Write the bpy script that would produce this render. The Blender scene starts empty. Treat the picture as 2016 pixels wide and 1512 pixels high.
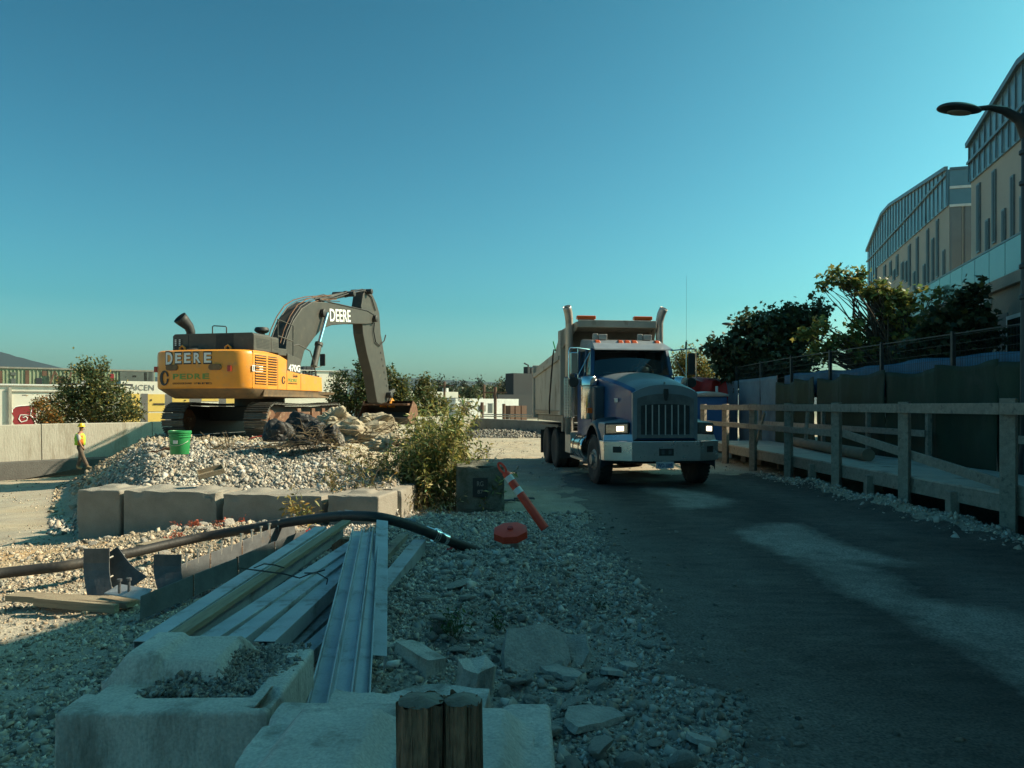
import bpy, bmesh, math, random
import numpy as np
from mathutils import Vector, Matrix, noise as mnoise

# ------------------------------------------------------------------ camera, sky, sun, exposure
SC = bpy.context.scene
COL = SC.collection
F, CX, HY, CH = 1456.0, 1008.0, 800.0, 1.65
cam_d = bpy.data.cameras.new("camera")
cam_d.sensor_width = 36.0
cam_d.lens = 36.0 * F / 2016.0
cam_d.shift_y = (HY - 756.0) / 2016.0
cam_d.clip_start = 0.05
cam_d.clip_end = 20000.0
cam = bpy.data.objects.new("camera", cam_d)
COL.objects.link(cam)
cam.location = (0, 0, CH)
cam.rotation_euler = (math.radians(90), 0, 0)
SC.camera = cam

SUN_AZ = math.radians(78.0)      # clockwise from +Y (view direction) towards +X
SUN_EL = math.radians(37.0)
SUNV = Vector((math.cos(SUN_EL) * math.sin(SUN_AZ), math.cos(SUN_EL) * math.cos(SUN_AZ), math.sin(SUN_EL)))
sl = bpy.data.lights.new("sun", 'SUN')
sl.energy = 5.0
sl.angle = math.radians(0.53)
sl.color = (1.0, 0.84, 0.60)
sun = bpy.data.objects.new("sun", sl)
COL.objects.link(sun)
sun.rotation_euler = SUNV.to_track_quat('Z', 'Y').to_euler()
sun.location = (60, 30, 60)

W = bpy.data.worlds.new("World")
SC.world = W
W.use_nodes = True
wn = W.node_tree
wn.nodes.clear()
sky = wn.nodes.new('ShaderNodeTexSky')
sky.sky_type = 'NISHITA'
sky.sun_disc = False
sky.sun_elevation = SUN_EL
sky.sun_rotation = SUN_AZ
sky.air_density = 1.0
sky.dust_density = 3.2
sky.ozone_density = 2.5
tint = wn.nodes.new('ShaderNodeMix'); tint.data_type = 'RGBA'; tint.blend_type = 'MULTIPLY'
tint.inputs[0].default_value = 1.0
tint.inputs[7].default_value = (0.50, 1.04, 0.90, 1)
gam = wn.nodes.new('ShaderNodeGamma'); gam.inputs[1].default_value = 1.18
bg = wn.nodes.new('ShaderNodeBackground'); bg.inputs[1].default_value = 0.083
wo = wn.nodes.new('ShaderNodeOutputWorld')
wtc = wn.nodes.new('ShaderNodeTexCoord'); wsp = wn.nodes.new('ShaderNodeSeparateXYZ'); wrp = wn.nodes.new('ShaderNodeValToRGB')
wn.links.new(wtc.outputs['Generated'], wsp.inputs[0]); wn.links.new(wsp.outputs[2], wrp.inputs[0])
_e = wrp.color_ramp.elements; _e[0].position = 0.0; _e[0].color = (0.92, 1.32, 1.16, 1); _e[1].position = 0.5; _e[1].color = (0.25, 0.69, 0.63, 1)
_n = _e.new(0.13); _n.color = (0.41, 0.93, 0.83, 1)
wn.links.new(wrp.outputs[0], tint.inputs[7])
wn.links.new(sky.outputs[0], tint.inputs[6])
wn.links.new(tint.outputs[2], gam.inputs[0])
wn.links.new(gam.outputs[0], bg.inputs[0])
wn.links.new(bg.outputs[0], wo.inputs[0])
SC.view_settings.view_transform = 'Standard'
SC.view_settings.look = 'None'
SC.view_settings.exposure = 0.75
SC.view_settings.gamma = 1.0

# ------------------------------------------------------------------ helpers
R = random.Random(7)
RN = np.random.default_rng(11)
rad = math.radians

def PX(px, py, Y):
    return Vector(((px - CX) / F * Y, Y, CH - (py - HY) / F * Y))

def GP(px, py, z=0.0):
    return PX(px, py, F * (CH - z) / (py - HY))

def link(o, parent=None):
    COL.objects.link(o)
    if parent is not None:
        o.parent = parent
    return o

def tag(o, label=None, cat=None, group=None, kind=None):
    if label: o['label'] = label
    if cat: o['category'] = cat
    if group: o['group'] = group
    if kind: o['kind'] = kind
    return o

def thing(name, label, cat, loc=(0, 0, 0), rz=0.0, group=None):
    o = bpy.data.objects.new(name, None)
    o.empty_display_size = 0.2
    link(o)
    o.location = loc
    o.rotation_euler = (0, 0, rz)
    return tag(o, label, cat, group)

def dup(root, loc=None, rot=None, label=None, scale=None):
    r = root.copy(); COL.objects.link(r)
    if loc is not None: r.location = loc
    if rot is not None: r.rotation_euler = rot
    if scale is not None: r.scale = scale
    if label: r['label'] = label
    for ch in list(root.children):
        c = ch.copy(); COL.objects.link(c); c.parent = r
        for g in ch.children:
            d = g.copy(); COL.objects.link(d); d.parent = c
    return r

class MB:
    def __init__(s):
        s.v = []; s.f = []; s.m = []
    def add(s, vs, fs, m=0):
        b = len(s.v)
        s.v.extend([tuple(v) for v in vs])
        s.f.extend([tuple(i + b for i in f) for f in fs])
        s.m.extend([m] * len(fs))
        return s
    def box(s, c, d, rot=None, m=0):
        x, y, z = d[0] / 2, d[1] / 2, d[2] / 2
        vs = [Vector((sx * x, sy * y, sz * z)) for sz in (-1, 1) for sy in (-1, 1) for sx in (-1, 1)]
        if rot is not None:
            vs = [rot @ v for v in vs]
        c = Vector(c)
        return s.add([v + c for v in vs], [(0, 2, 3, 1), (4, 5, 7, 6), (0, 1, 5, 4), (2, 6, 7, 3), (0, 4, 6, 2), (1, 3, 7, 5)], m)
    def bb(s, x0, x1, y0, y1, z0, z1, m=0):
        return s.box(((x0 + x1) / 2, (y0 + y1) / 2, (z0 + z1) / 2), (abs(x1 - x0), abs(y1 - y0), abs(z1 - z0)), None, m)
    def hexa(s, p, m=0):     # 4 bottom, 4 top (same order)
        return s.add(p, [(3, 2, 1, 0), (4, 5, 6, 7), (0, 1, 5, 4), (1, 2, 6, 5), (2, 3, 7, 6), (3, 0, 4, 7)], m)
    def prism(s, pts, off, m=0):
        n = len(pts); off = Vector(off)
        a = [Vector(p) for p in pts]
        return s.add(a + [p + off for p in a],
                     [tuple(range(n - 1, -1, -1)), tuple(range(n, 2 * n))] + [(i, (i + 1) % n, n + (i + 1) % n, n + i) for i in range(n)], m)
    def yz(s, poly, x0, x1, m=0):    # polygon in local YZ extruded along X
        return s.prism([(x0, a, b) for a, b in poly], (x1 - x0, 0, 0), m)
    def xz(s, poly, y0, y1, m=0):
        return s.prism([(a, y0, b) for a, b in poly], (0, y1 - y0, 0), m)
    def xy(s, poly, z0, z1, m=0):
        return s.prism([(a, b, z0) for a, b in poly], (0, 0, z1 - z0), m)
    def tube(s, pts, r, n=8, m=0, cap=True):
        pts = [Vector(p) for p in pts]
        k = len(pts)
        rs = r if isinstance(r, (list, tuple)) else [r] * k
        up = None; vs = []
        for i in range(k):
            t = (pts[min(i + 1, k - 1)] - pts[max(i - 1, 0)])
            if t.length < 1e-9: t = Vector((0, 0, 1))
            t.normalize()
            if up is None:
                up = Vector((0, 0, 1)) if abs(t.z) < 0.9 else Vector((1, 0, 0))
            a = t.cross(up)
            if a.length < 1e-5: a = t.cross(Vector((1, 0, 0)))
            a.normalize(); b = a.cross(t).normalized(); up = b
            for j in range(n):
                q = 2 * math.pi * j / n
                vs.append(pts[i] + a * (math.cos(q) * rs[i]) + b * (math.sin(q) * rs[i]))
        fs = []
        for i in range(k - 1):
            for j in range(n):
                fs.append((i * n + j, i * n + (j + 1) % n, (i + 1) * n + (j + 1) % n, (i + 1) * n + j))
        if cap:
            fs.append(tuple(range(n - 1, -1, -1))); fs.append(tuple(range((k - 1) * n, k * n)))
        return s.add(vs, fs, m)
    def lathe(s, prof, n=24, o=(0, 0, 0), axis='Z', m=0):
        vs = []; o = Vector(o)
        for (r, h) in prof:
            for j in range(n):
                q = 2 * math.pi * j / n
                a, b = math.cos(q) * r, math.sin(q) * r
                v = (a, b, h) if axis == 'Z' else ((h, a, b) if axis == 'X' else (b, h, a))
                vs.append(o + Vector(v))
        fs = []
        for i in range(len(prof) - 1):
            for j in range(n):
                fs.append((i * n + j, i * n + (j + 1) % n, (i + 1) * n + (j + 1) % n, (i + 1) * n + j))
        if prof[0][0] > 1e-6: fs.append(tuple(range(n - 1, -1, -1)))
        if prof[-1][0] > 1e-6: fs.append(tuple(range((len(prof) - 1) * n, len(prof) * n)))
        return s.add(vs, fs, m)
    def beam(s, a, b, w, h, m=0, roll=0.0):      # box from a to b (centre line)
        a = Vector(a); b = Vector(b); t = (b - a); L = t.length; t.normalize()
        side = t.cross(Vector((0, 0, 1)))
        if side.length < 1e-4: side = Vector((1, 0, 0))
        side.normalize(); up = side.cross(t)
        rot = Matrix((side, t, up)).transposed()
        if roll: rot = rot @ Matrix.Rotation(roll, 3, 'Y')
        return s.box((a + b) / 2, (w, L, h), rot, m)
    def grid(s, P, m=0, closed=False):          # P[i][j] points
        a = len(P); b = len(P[0])
        vs = [p for row in P for p in row]
        fs = [(i * b + j, i * b + j + 1, (i + 1) * b + j + 1, (i + 1) * b + j) for i in range(a - 1) for j in range(b - 1)]
        return s.add(vs, fs, m)
    def build(s, name, mats, parent=None, smooth=False, bevel=0.0, solid=0.0, seg=2, fixn=True):
        me = bpy.data.meshes.new(name)
        me.from_pydata([tuple(v) for v in s.v], [], s.f)
        mats = mats if isinstance(mats, (list, tuple)) else [mats]
        for m in mats: me.materials.append(m)
        if len(mats) > 1: me.polygons.foreach_set('material_index', s.m)
        if fixn:
            bm = bmesh.new(); bm.from_mesh(me)
            bmesh.ops.recalc_face_normals(bm, faces=bm.faces)
            bm.to_mesh(me); bm.free()
        if smooth:
            me.polygons.foreach_set('use_smooth', [True] * len(me.polygons))
            me.set_sharp_from_angle(angle=rad(38))
        o = bpy.data.objects.new(name, me); link(o, parent)
        if solid:
            md = o.modifiers.new('solid', 'SOLIDIFY'); md.thickness = solid; md.offset = 0
        if bevel:
            md = o.modifiers.new('bevel', 'BEVEL'); md.width = bevel; md.segments = seg
            md.limit_method = 'ANGLE'; md.angle_limit = rad(40)
        return o

def np_mesh(name, V, Fa, mat, parent=None, col=None, smooth=False):
    me = bpy.data.meshes.new(name)
    n, m, k = len(V), len(Fa), Fa.shape[1]
    me.vertices.add(n); me.vertices.foreach_set('co', np.ascontiguousarray(V, dtype=np.float32).ravel())
    me.loops.add(m * k); me.loops.foreach_set('vertex_index', np.ascontiguousarray(Fa, dtype=np.int32).ravel())
    me.polygons.add(m)
    me.polygons.foreach_set('loop_start', np.arange(0, m * k, k, dtype=np.int32))
    me.polygons.foreach_set('loop_total', np.full(m, k, dtype=np.int32))
    if smooth: me.polygons.foreach_set('use_smooth', np.ones(m, dtype=bool))
    if col is not None:
        at = me.color_attributes.new('col', 'FLOAT_COLOR', 'POINT')
        c4 = np.ones((n, 4), dtype=np.float32); c4[:, :3] = col
        at.data.foreach_set('color', c4.ravel())
    me.update(calc_edges=True); me.validate()
    me.materials.append(mat)
    return link(bpy.data.objects.new(name, me), parent)

# ---- numpy value noise
def _h(ix, iy, s):
    n = (ix.astype(np.int64) * 374761393 + iy.astype(np.int64) * 668265263 + s * 974634777) & 0xffffffff
    n = ((n ^ (n >> 13)) * 1274126177) & 0xffffffff
    return ((n ^ (n >> 16)) & 0xffff) / 65535.0
def vn(x, y, s=0):
    x = np.asarray(x, float); y = np.asarray(y, float)
    ix = np.floor(x); iy = np.floor(y); fx = x - ix; fy = y - iy
    fx = fx * fx * (3 - 2 * fx); fy = fy * fy * (3 - 2 * fy)
    a = _h(ix, iy, s); b = _h(ix + 1, iy, s); c = _h(ix, iy + 1, s); d = _h(ix + 1, iy + 1, s)
    return (a + (b - a) * fx) * (1 - fy) + (c + (d - c) * fx) * fy
def fbm(x, y, s=0, o=4):
    t = 0; a = 0.5; x = np.asarray(x, float); y = np.asarray(y, float)
    for i in range(o):
        t = t + a * vn(x, y, s + i); x = x * 2.03; y = y * 2.03; a *= 0.5
    return t
def ss(a, b, x):
    t = np.clip((np.asarray(x, float) - a) / (b - a), 0, 1); return t * t * (3 - 2 * t)

# ------------------------------------------------------------------ materials
def mat(name, c1, c2=None, rough=0.7, metal=0.0, scale=4.0, bump=0.0, bscale=40.0, attr=False,
        dirt=None, dscale=3.0, damt=0.5, stretch=None, spec=0.5, emit=None, estr=0, alpha=1.0, trans=0.0, coat=0.0,
        rvar=0.0, fine=0.0):
    m = bpy.data.materials.new(name); m.use_nodes = True
    nt = m.node_tree; N = nt.nodes; L = nt.links
    bs = N['Principled BSDF']
    tc = N.new('ShaderNodeTexCoord'); mp = N.new('ShaderNodeMapping')
    L.new(tc.outputs['Object'], mp.inputs[0])
    if stretch: mp.inputs['Scale'].default_value = stretch
    nz = N.new('ShaderNodeTexNoise'); nz.inputs['Scale'].default_value = scale; nz.inputs['Detail'].default_value = 6
    nz.inputs['Roughness'].default_value = 0.6
    L.new(mp.outputs[0], nz.inputs[0])
    c2 = c2 or tuple(x * 0.75 for x in c1)
    rp = N.new('ShaderNodeMapRange'); rp.inputs[1].default_value = 0.3; rp.inputs[2].default_value = 0.7
    L.new(nz.outputs[0], rp.inputs[0])
    mx = N.new('ShaderNodeMix'); mx.data_type = 'RGBA'
    L.new(rp.outputs[0], mx.inputs[0])
    mx.inputs[6].default_value = (*c1, 1); mx.inputs[7].default_value = (*c2, 1)
    out = mx.outputs[2]
    if fine:
        nf = N.new('ShaderNodeTexNoise'); nf.inputs['Scale'].default_value = bscale * 1.7; nf.inputs['Detail'].default_value = 3
        L.new(tc.outputs['Object'], nf.inputs[0])
        mr = N.new('ShaderNodeMapRange'); mr.inputs[1].default_value = 0.25; mr.inputs[2].default_value = 0.75
        mr.inputs[3].default_value = 1 - fine; mr.inputs[4].default_value = 1 + fine
        L.new(nf.outputs[0], mr.inputs[0])
        mm = N.new('ShaderNodeMix'); mm.data_type = 'RGBA'; mm.blend_type = 'MULTIPLY'; mm.inputs[0].default_value = 1
        L.new(out, mm.inputs[6]); L.new(mr.outputs[0], mm.inputs[7]); out = mm.outputs[2]
    if attr:
        at = N.new('ShaderNodeAttribute'); at.attribute_name = 'col'
        ma = N.new('ShaderNodeMix'); ma.data_type = 'RGBA'; ma.blend_type = 'MULTIPLY'; ma.inputs[0].default_value = 1
        L.new(out, ma.inputs[6]); L.new(at.outputs['Color'], ma.inputs[7]); out = ma.outputs[2]
    if dirt:
        nd = N.new('ShaderNodeTexNoise'); nd.inputs['Scale'].default_value = dscale; nd.inputs['Detail'].default_value = 8
        nd.inputs['Roughness'].default_value = 0.7
        L.new(mp.outputs[0], nd.inputs[0])
        rd = N.new('ShaderNodeMapRange'); rd.inputs[1].default_value = 0.66 - damt * 0.3; rd.inputs[2].default_value = 0.78 - damt * 0.2
        L.new(nd.outputs[0], rd.inputs[0])
        md = N.new('ShaderNodeMix'); md.data_type = 'RGBA'
        L.new(rd.outputs[0], md.inputs[0]); L.new(out, md.inputs[6]); md.inputs[7].default_value = (*dirt, 1)
        out = md.outputs[2]
    L.new(out, bs.inputs['Base Color'])
    bs.inputs['Roughness'].default_value = rough
    if rvar:
        rr = N.new('ShaderNodeMapRange'); rr.inputs[3].default_value = max(0.03, rough - rvar); rr.inputs[4].default_value = min(1, rough + rvar)
        L.new(nz.outputs[0], rr.inputs[0]); L.new(rr.outputs[0], bs.inputs['Roughness'])
    bs.inputs['Metallic'].default_value = metal
    bs.inputs['Specular IOR Level'].default_value = spec
    if coat: bs.inputs['Coat Weight'].default_value = coat
    if trans: bs.inputs['Transmission Weight'].default_value = trans
    if alpha < 1: bs.inputs['Alpha'].default_value = alpha
    if emit:
        bs.inputs['Emission Color'].default_value = (*emit, 1); bs.inputs['Emission Strength'].default_value = estr
    if bump:
        nb = N.new('ShaderNodeTexNoise'); nb.inputs['Scale'].default_value = bscale; nb.inputs['Detail'].default_value = 5
        L.new(mp.outputs[0] if stretch else tc.outputs['Object'], nb.inputs[0])
        bp = N.new('ShaderNodeBump'); bp.inputs['Strength'].default_value = min(1, bump); bp.inputs['Distance'].default_value = 0.6 / bscale
        L.new(nb.outputs[0], bp.inputs['Height']); L.new(bp.outputs[0], bs.inputs['Normal'])
    return m

def leafmat(name, c, tr=0.35):
    m = bpy.data.materials.new(name); m.use_nodes = True
    nt = m.node_tree; N = nt.nodes; L = nt.links; bs = N['Principled BSDF']
    at = N.new('ShaderNodeAttribute'); at.attribute_name = 'col'
    ma = N.new('ShaderNodeMix'); ma.data_type = 'RGBA'; ma.blend_type = 'MULTIPLY'; ma.inputs[0].default_value = 1
    ma.inputs[6].default_value = (*c, 1); L.new(at.outputs['Color'], ma.inputs[7])
    L.new(ma.outputs[2], bs.inputs['Base Color']); bs.inputs['Roughness'].default_value = 0.55
    tb = N.new('ShaderNodeBsdfTranslucent'); L.new(ma.outputs[2], tb.inputs[0])
    mi = N.new('ShaderNodeMixShader'); mi.inputs[0].default_value = tr
    L.new(bs.outputs[0], mi.inputs[1]); L.new(tb.outputs[0], mi.inputs[2])
    L.new(mi.outputs[0], N['Material Output'].inputs[0])
    return m

M = {}
M['ground'] = mat('ground', (1, 1, 1), (0.86, 0.85, 0.83), 0.95, scale=1.3, bump=1.0, bscale=38, attr=True, fine=0.42)
M['road'] = mat('road', (1, 1, 1), (0.72, 0.72, 0.72), 0.95, scale=7, bump=1.0, bscale=34, attr=True, fine=0.6)
M['stone'] = mat('stone', (1, 1, 1), (0.8, 0.78, 0.74), 0.9, scale=14, bump=0.6, bscale=70, attr=True)
M['stone_solo'] = mat('stone_solo', (0.50, 0.455, 0.39), (0.33, 0.305, 0.265), 0.9, scale=9, bump=0.9, bscale=45, fine=0.15)
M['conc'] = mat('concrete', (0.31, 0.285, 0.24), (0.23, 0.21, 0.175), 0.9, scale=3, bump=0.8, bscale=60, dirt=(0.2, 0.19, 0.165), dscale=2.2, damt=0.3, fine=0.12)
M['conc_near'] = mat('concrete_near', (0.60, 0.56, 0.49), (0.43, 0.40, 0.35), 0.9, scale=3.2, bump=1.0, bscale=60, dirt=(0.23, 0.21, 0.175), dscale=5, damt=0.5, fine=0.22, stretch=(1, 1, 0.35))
M['conc_mossy'] = mat('concrete_mossy', (0.19, 0.185, 0.15), (0.11, 0.11, 0.085), 0.95, scale=5, bump=0.9, bscale=45, dirt=(0.07, 0.075, 0.045), dscale=6, damt=0.6, fine=0.2)
M['conc_wall'] = mat('concrete_wall', (0.44, 0.41, 0.34), (0.34, 0.31, 0.25), 0.92, scale=1.0, bump=0.5, bscale=20, dirt=(0.25, 0.215, 0.16), dscale=1.6, damt=0.45, stretch=(1, 1, 0.25), fine=0.12)
M['conc_dark'] = mat('concrete_dark', (0.10, 0.095, 0.085), (0.07, 0.066, 0.06), 0.9, scale=1.5, bump=0.5, bscale=20, fine=0.2)
M['yellow'] = mat('yellow_paint', (0.76, 0.295, 0.028), (0.64, 0.24, 0.025), 0.45, scale=1.6, dirt=(0.50, 0.25, 0.085), dscale=2.5, damt=0.45, coat=0.15, rvar=0.12, bump=0.05, bscale=30)
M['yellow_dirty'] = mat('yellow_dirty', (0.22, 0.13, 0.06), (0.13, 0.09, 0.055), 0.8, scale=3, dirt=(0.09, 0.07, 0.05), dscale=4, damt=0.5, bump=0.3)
M['exgrey'] = mat('excavator_grey', (0.085, 0.075, 0.06), (0.055, 0.05, 0.042), 0.55, scale=3, dirt=(0.2, 0.17, 0.12), dscale=5, damt=0.2, rvar=0.1, bump=0.08)
M['boomgrey'] = mat('boom_paint', (0.055, 0.048, 0.038), (0.038, 0.034, 0.028), 0.6, scale=3, dirt=(0.10, 0.08, 0.055), dscale=4, damt=0.25, bump=0.08)
M['black'] = mat('black_part', (0.02, 0.02, 0.02), (0.035, 0.033, 0.03), 0.6, scale=8)
M['track'] = mat('track_steel', (0.17, 0.155, 0.135), (0.09, 0.08, 0.07), 0.6, metal=0.5, scale=7, dirt=(0.20, 0.16, 0.11), dscale=6, damt=0.4, bump=0.4)
M['rust'] = mat('rust', (0.19, 0.085, 0.042), (0.10, 0.05, 0.03), 0.85, scale=8, bump=0.4, dirt=(0.33, 0.24, 0.15), dscale=5, damt=0.35)
M['chrome'] = mat('chrome', (0.75, 0.76, 0.77), (0.6, 0.6, 0.6), 0.14, metal=1.0, scale=6, rvar=0.08)
M['bumper'] = mat('bumper_alu', (0.78, 0.78, 0.78), (0.62, 0.63, 0.64), 0.3, metal=0.9, scale=5, rvar=0.12, dirt=(0.25, 0.23, 0.2), dscale=3, damt=0.25)
M['alu'] = mat('aluminium', (0.5, 0.49, 0.46), (0.38, 0.37, 0.34), 0.5, metal=0.6, scale=3, dirt=(0.3, 0.26, 0.2), dscale=2.5, damt=0.35, bump=0.1)
M['boxpaint'] = mat('dump_box_paint', (0.43, 0.40, 0.345), (0.33, 0.30, 0.25), 0.62, metal=0.2, scale=1.5, dirt=(0.17, 0.14, 0.105), dscale=2.5, damt=0.45, bump=0.15, stretch=(1, 1, 0.45))
M['boxdark'] = mat('dump_box_steel', (0.24, 0.22, 0.19), (0.15, 0.14, 0.12), 0.6, metal=0.3, scale=4, bump=0.15)
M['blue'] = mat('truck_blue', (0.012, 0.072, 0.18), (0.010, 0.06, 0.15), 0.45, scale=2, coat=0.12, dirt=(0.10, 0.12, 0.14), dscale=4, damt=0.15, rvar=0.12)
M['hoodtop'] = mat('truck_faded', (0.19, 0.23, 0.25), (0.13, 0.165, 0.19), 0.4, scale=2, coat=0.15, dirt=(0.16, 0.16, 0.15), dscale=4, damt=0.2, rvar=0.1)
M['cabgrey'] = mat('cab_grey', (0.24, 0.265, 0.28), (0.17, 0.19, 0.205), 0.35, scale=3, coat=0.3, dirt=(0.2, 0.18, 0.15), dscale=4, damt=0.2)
M['fender'] = mat('fender', (0.045, 0.065, 0.085), (0.03, 0.045, 0.06), 0.42, scale=4, dirt=(0.12, 0.11, 0.1), dscale=3, damt=0.25)
M['bar'] = mat('bright_bar', (0.55, 0.55, 0.52), (0.45, 0.45, 0.43), 0.35, metal=0.2)
M['grille'] = mat('grille_shell', (0.20, 0.21, 0.21), (0.13, 0.135, 0.14), 0.45, metal=0.3, scale=6)
M['rubber'] = mat('rubber', (0.028, 0.028, 0.028), (0.045, 0.042, 0.038), 0.85, scale=6, bump=0.3, dirt=(0.10, 0.09, 0.075), dscale=4, damt=0.25)
M['rim'] = mat('rim', (0.34, 0.33, 0.31), (0.22, 0.21, 0.19), 0.5, metal=0.6, scale=9, dirt=(0.13, 0.11, 0.09), dscale=6, damt=0.4)
M['glass'] = mat('dark_glass', (0.012, 0.02, 0.024), (0.02, 0.03, 0.034), 0.06, scale=2, spec=0.9)
def clear_glass(name, c, alpha, rough=0.04):
    m = bpy.data.materials.new(name); m.use_nodes = True
    nt = m.node_tree; N = nt.nodes; L = nt.links; N.remove(N['Principled BSDF'])
    g = N.new('ShaderNodeBsdfGlossy'); g.inputs['Color'].default_value = (0.9, 0.95, 0.95, 1); g.inputs['Roughness'].default_value = rough
    t = N.new('ShaderNodeBsdfTransparent'); t.inputs[0].default_value = (*c, 1)
    f = N.new('ShaderNodeFresnel'); f.inputs[0].default_value = 1.5
    a = N.new('ShaderNodeMath'); a.operation = 'ADD'; a.inputs[1].default_value = alpha; a.use_clamp = True
    L.new(f.outputs[0], a.inputs[0])
    x = N.new('ShaderNodeMixShader'); L.new(a.outputs[0], x.inputs[0]); L.new(t.outputs[0], x.inputs[1]); L.new(g.outputs[0], x.inputs[2])
    L.new(x.outputs[0], N['Material Output'].inputs[0]); return m
M['windshield'] = clear_glass('windshield_glass', (0.35, 0.42, 0.42), 0.05)
M['orange'] = mat('amber_lens', (0.75, 0.13, 0.02), (0.6, 0.09, 0.01), 0.25, scale=5, coat=0.5)
M['redlens'] = mat('red_lens', (0.45, 0.04, 0.02), None, 0.3)
M['lamp'] = mat('lamp', (1, 0.9, 0.7), None, 0.3, emit=(1.0, 0.82, 0.55), estr=2.0)
M['lens'] = mat('headlamp_lens', (0.35, 0.35, 0.34), (0.2, 0.2, 0.2), 0.1, metal=0.7, scale=12)
M['white'] = mat('white_paint', (0.75, 0.74, 0.70), (0.62, 0.6, 0.56), 0.6, scale=3, dirt=(0.4, 0.37, 0.3), damt=0.2)
M['letter'] = mat('letter_white', (0.78, 0.77, 0.74), (0.7, 0.69, 0.66), 0.5)
M['letter_black'] = mat('letter_black', (0.025, 0.025, 0.025), None, 0.6)
M['letter_green'] = mat('letter_green', (0.10, 0.28, 0.06), (0.2, 0.27, 0.06), 0.6, scale=10)
M['plate'] = mat('plate_white', (0.6, 0.63, 0.66), None, 0.5)
M['plate_blue'] = mat('plate_blue', (0.03, 0.06, 0.2), None, 0.5)
M['galv'] = mat('galvanised', (0.50, 0.53, 0.54), (0.34, 0.365, 0.38), 0.5, metal=0.3, scale=3.5, dirt=(0.20, 0.185, 0.155), dscale=6, damt=0.42, bump=0.12, fine=0.08, bscale=60)
M['steel_dark'] = mat('steel_plate', (0.13, 0.14, 0.145), (0.07, 0.075, 0.08), 0.6, metal=0.3, scale=7, dirt=(0.17, 0.12, 0.08), dscale=5, damt=0.2, bump=0.15, fine=0.1)
M['stud'] = mat('stud', (0.45, 0.43, 0.38), None, 0.5, metal=0.5)
M['wood'] = mat('wood', (0.34, 0.28, 0.19), (0.22, 0.175, 0.115), 0.85, scale=3, stretch=(14, 1.2, 14), bump=0.4, dirt=(0.14, 0.12, 0.09), dscale=4, damt=0.3)
M['wood_grey'] = mat('wood_grey', (0.33, 0.29, 0.235), (0.21, 0.185, 0.15), 0.9, scale=2.5, stretch=(5, 5, 5), bump=0.4, dirt=(0.10, 0.09, 0.075), dscale=2, damt=0.35, fine=0.15)
M['plywood'] = mat('plywood', (0.48, 0.45, 0.38), (0.36, 0.335, 0.28), 0.9, scale=1.5, dirt=(0.19, 0.17, 0.14), dscale=2, damt=0.4, fine=0.15, bump=0.3)
M['timber_old'] = mat('old_timber', (0.42, 0.25, 0.15), (0.12, 0.075, 0.05), 0.95, scale=4, stretch=(5, 5, 0.6), bump=1.0, bscale=14, dirt=(0.22, 0.15, 0.085), dscale=5, damt=0.25, fine=0.3)
M['timber_end'] = mat('timber_end', (0.30, 0.27, 0.21), (0.12, 0.10, 0.08), 0.95, scale=14, bump=0.8, bscale=50)
M['hose'] = mat('hose', (0.02, 0.02, 0.02), (0.035, 0.033, 0.03), 0.6, scale=5, bump=0.2, dirt=(0.10, 0.085, 0.065), dscale=3, damt=0.3)
M['safety'] = mat('safety_orange', (0.80, 0.055, 0.02), (0.65, 0.04, 0.015), 0.5, scale=6, dirt=(0.3, 0.12, 0.08), dscale=9, damt=0.2)
M['reflect'] = mat('reflective', (0.65, 0.65, 0.63), (0.5, 0.5, 0.48), 0.4, scale=10)
M['tarp_green'] = mat('tarp_green', (0.018, 0.040, 0.020), (0.012, 0.026, 0.014), 0.8, scale=2, bump=0.15, bscale=12, dirt=(0.035, 0.045, 0.03), dscale=2, damt=0.3)
M['tarp_blue'] = mat('tarp_blue', (0.045, 0.17, 0.29), (0.03, 0.11, 0.2), 0.6, scale=2, bump=0.2, bscale=10)
M['tarp_pale'] = mat('tarp_pale', (0.13, 0.19, 0.23), (0.09, 0.135, 0.17), 0.7, scale=2, bump=0.2, bscale=8)
M['tarp_red'] = mat('tarp_red', (0.48, 0.025, 0.02), (0.35, 0.02, 0.015), 0.6, scale=2, bump=0.3, bscale=6)
M['fence'] = mat('fence_wire', (0.05, 0.06, 0.06), None, 0.5, metal=0.5)
M['bag'] = mat('bag_black', (0.013, 0.012, 0.011), (0.022, 0.02, 0.018), 0.6, scale=6, bump=0.35, bscale=12)
M['cloth'] = mat('cloth_beige', (0.45, 0.39, 0.28), (0.3, 0.25, 0.175), 0.9, scale=4, bump=0.4, bscale=14, dirt=(0.2, 0.15, 0.09), damt=0.35)
M['green_plastic'] = mat('bucket_green', (0.03, 0.30, 0.09), (0.025, 0.24, 0.075), 0.45, scale=6, dirt=(0.2, 0.24, 0.14), dscale=6, damt=0.15)
M['branch'] = mat('branch', (0.22, 0.16, 0.09), (0.13, 0.095, 0.06), 0.9, scale=9)
M['bark'] = mat('bark', (0.11, 0.09, 0.065), (0.06, 0.05, 0.038), 0.95, scale=9, bump=0.6)
M['facade'] = mat('facade_panel', (0.44, 0.42, 0.365), (0.39, 0.37, 0.32), 0.85, scale=0.5, bump=0.15, bscale=15, fine=0.05)
M['podium'] = mat('podium_concrete', (0.30, 0.28, 0.235), (0.235, 0.22, 0.185), 0.9, scale=0.7, bump=0.3, bscale=15, dirt=(0.18, 0.165, 0.135), dscale=1.2, damt=0.4)
M['metal_clad'] = mat('metal_cladding', (0.22, 0.22, 0.21), (0.17, 0.17, 0.165), 0.5, metal=0.3, scale=1)
M['curtain'] = mat('curtain_glass', (0.18, 0.28, 0.31), (0.13, 0.21, 0.24), 0.22, scale=0.8, spec=0.8, metal=0.15)
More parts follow.
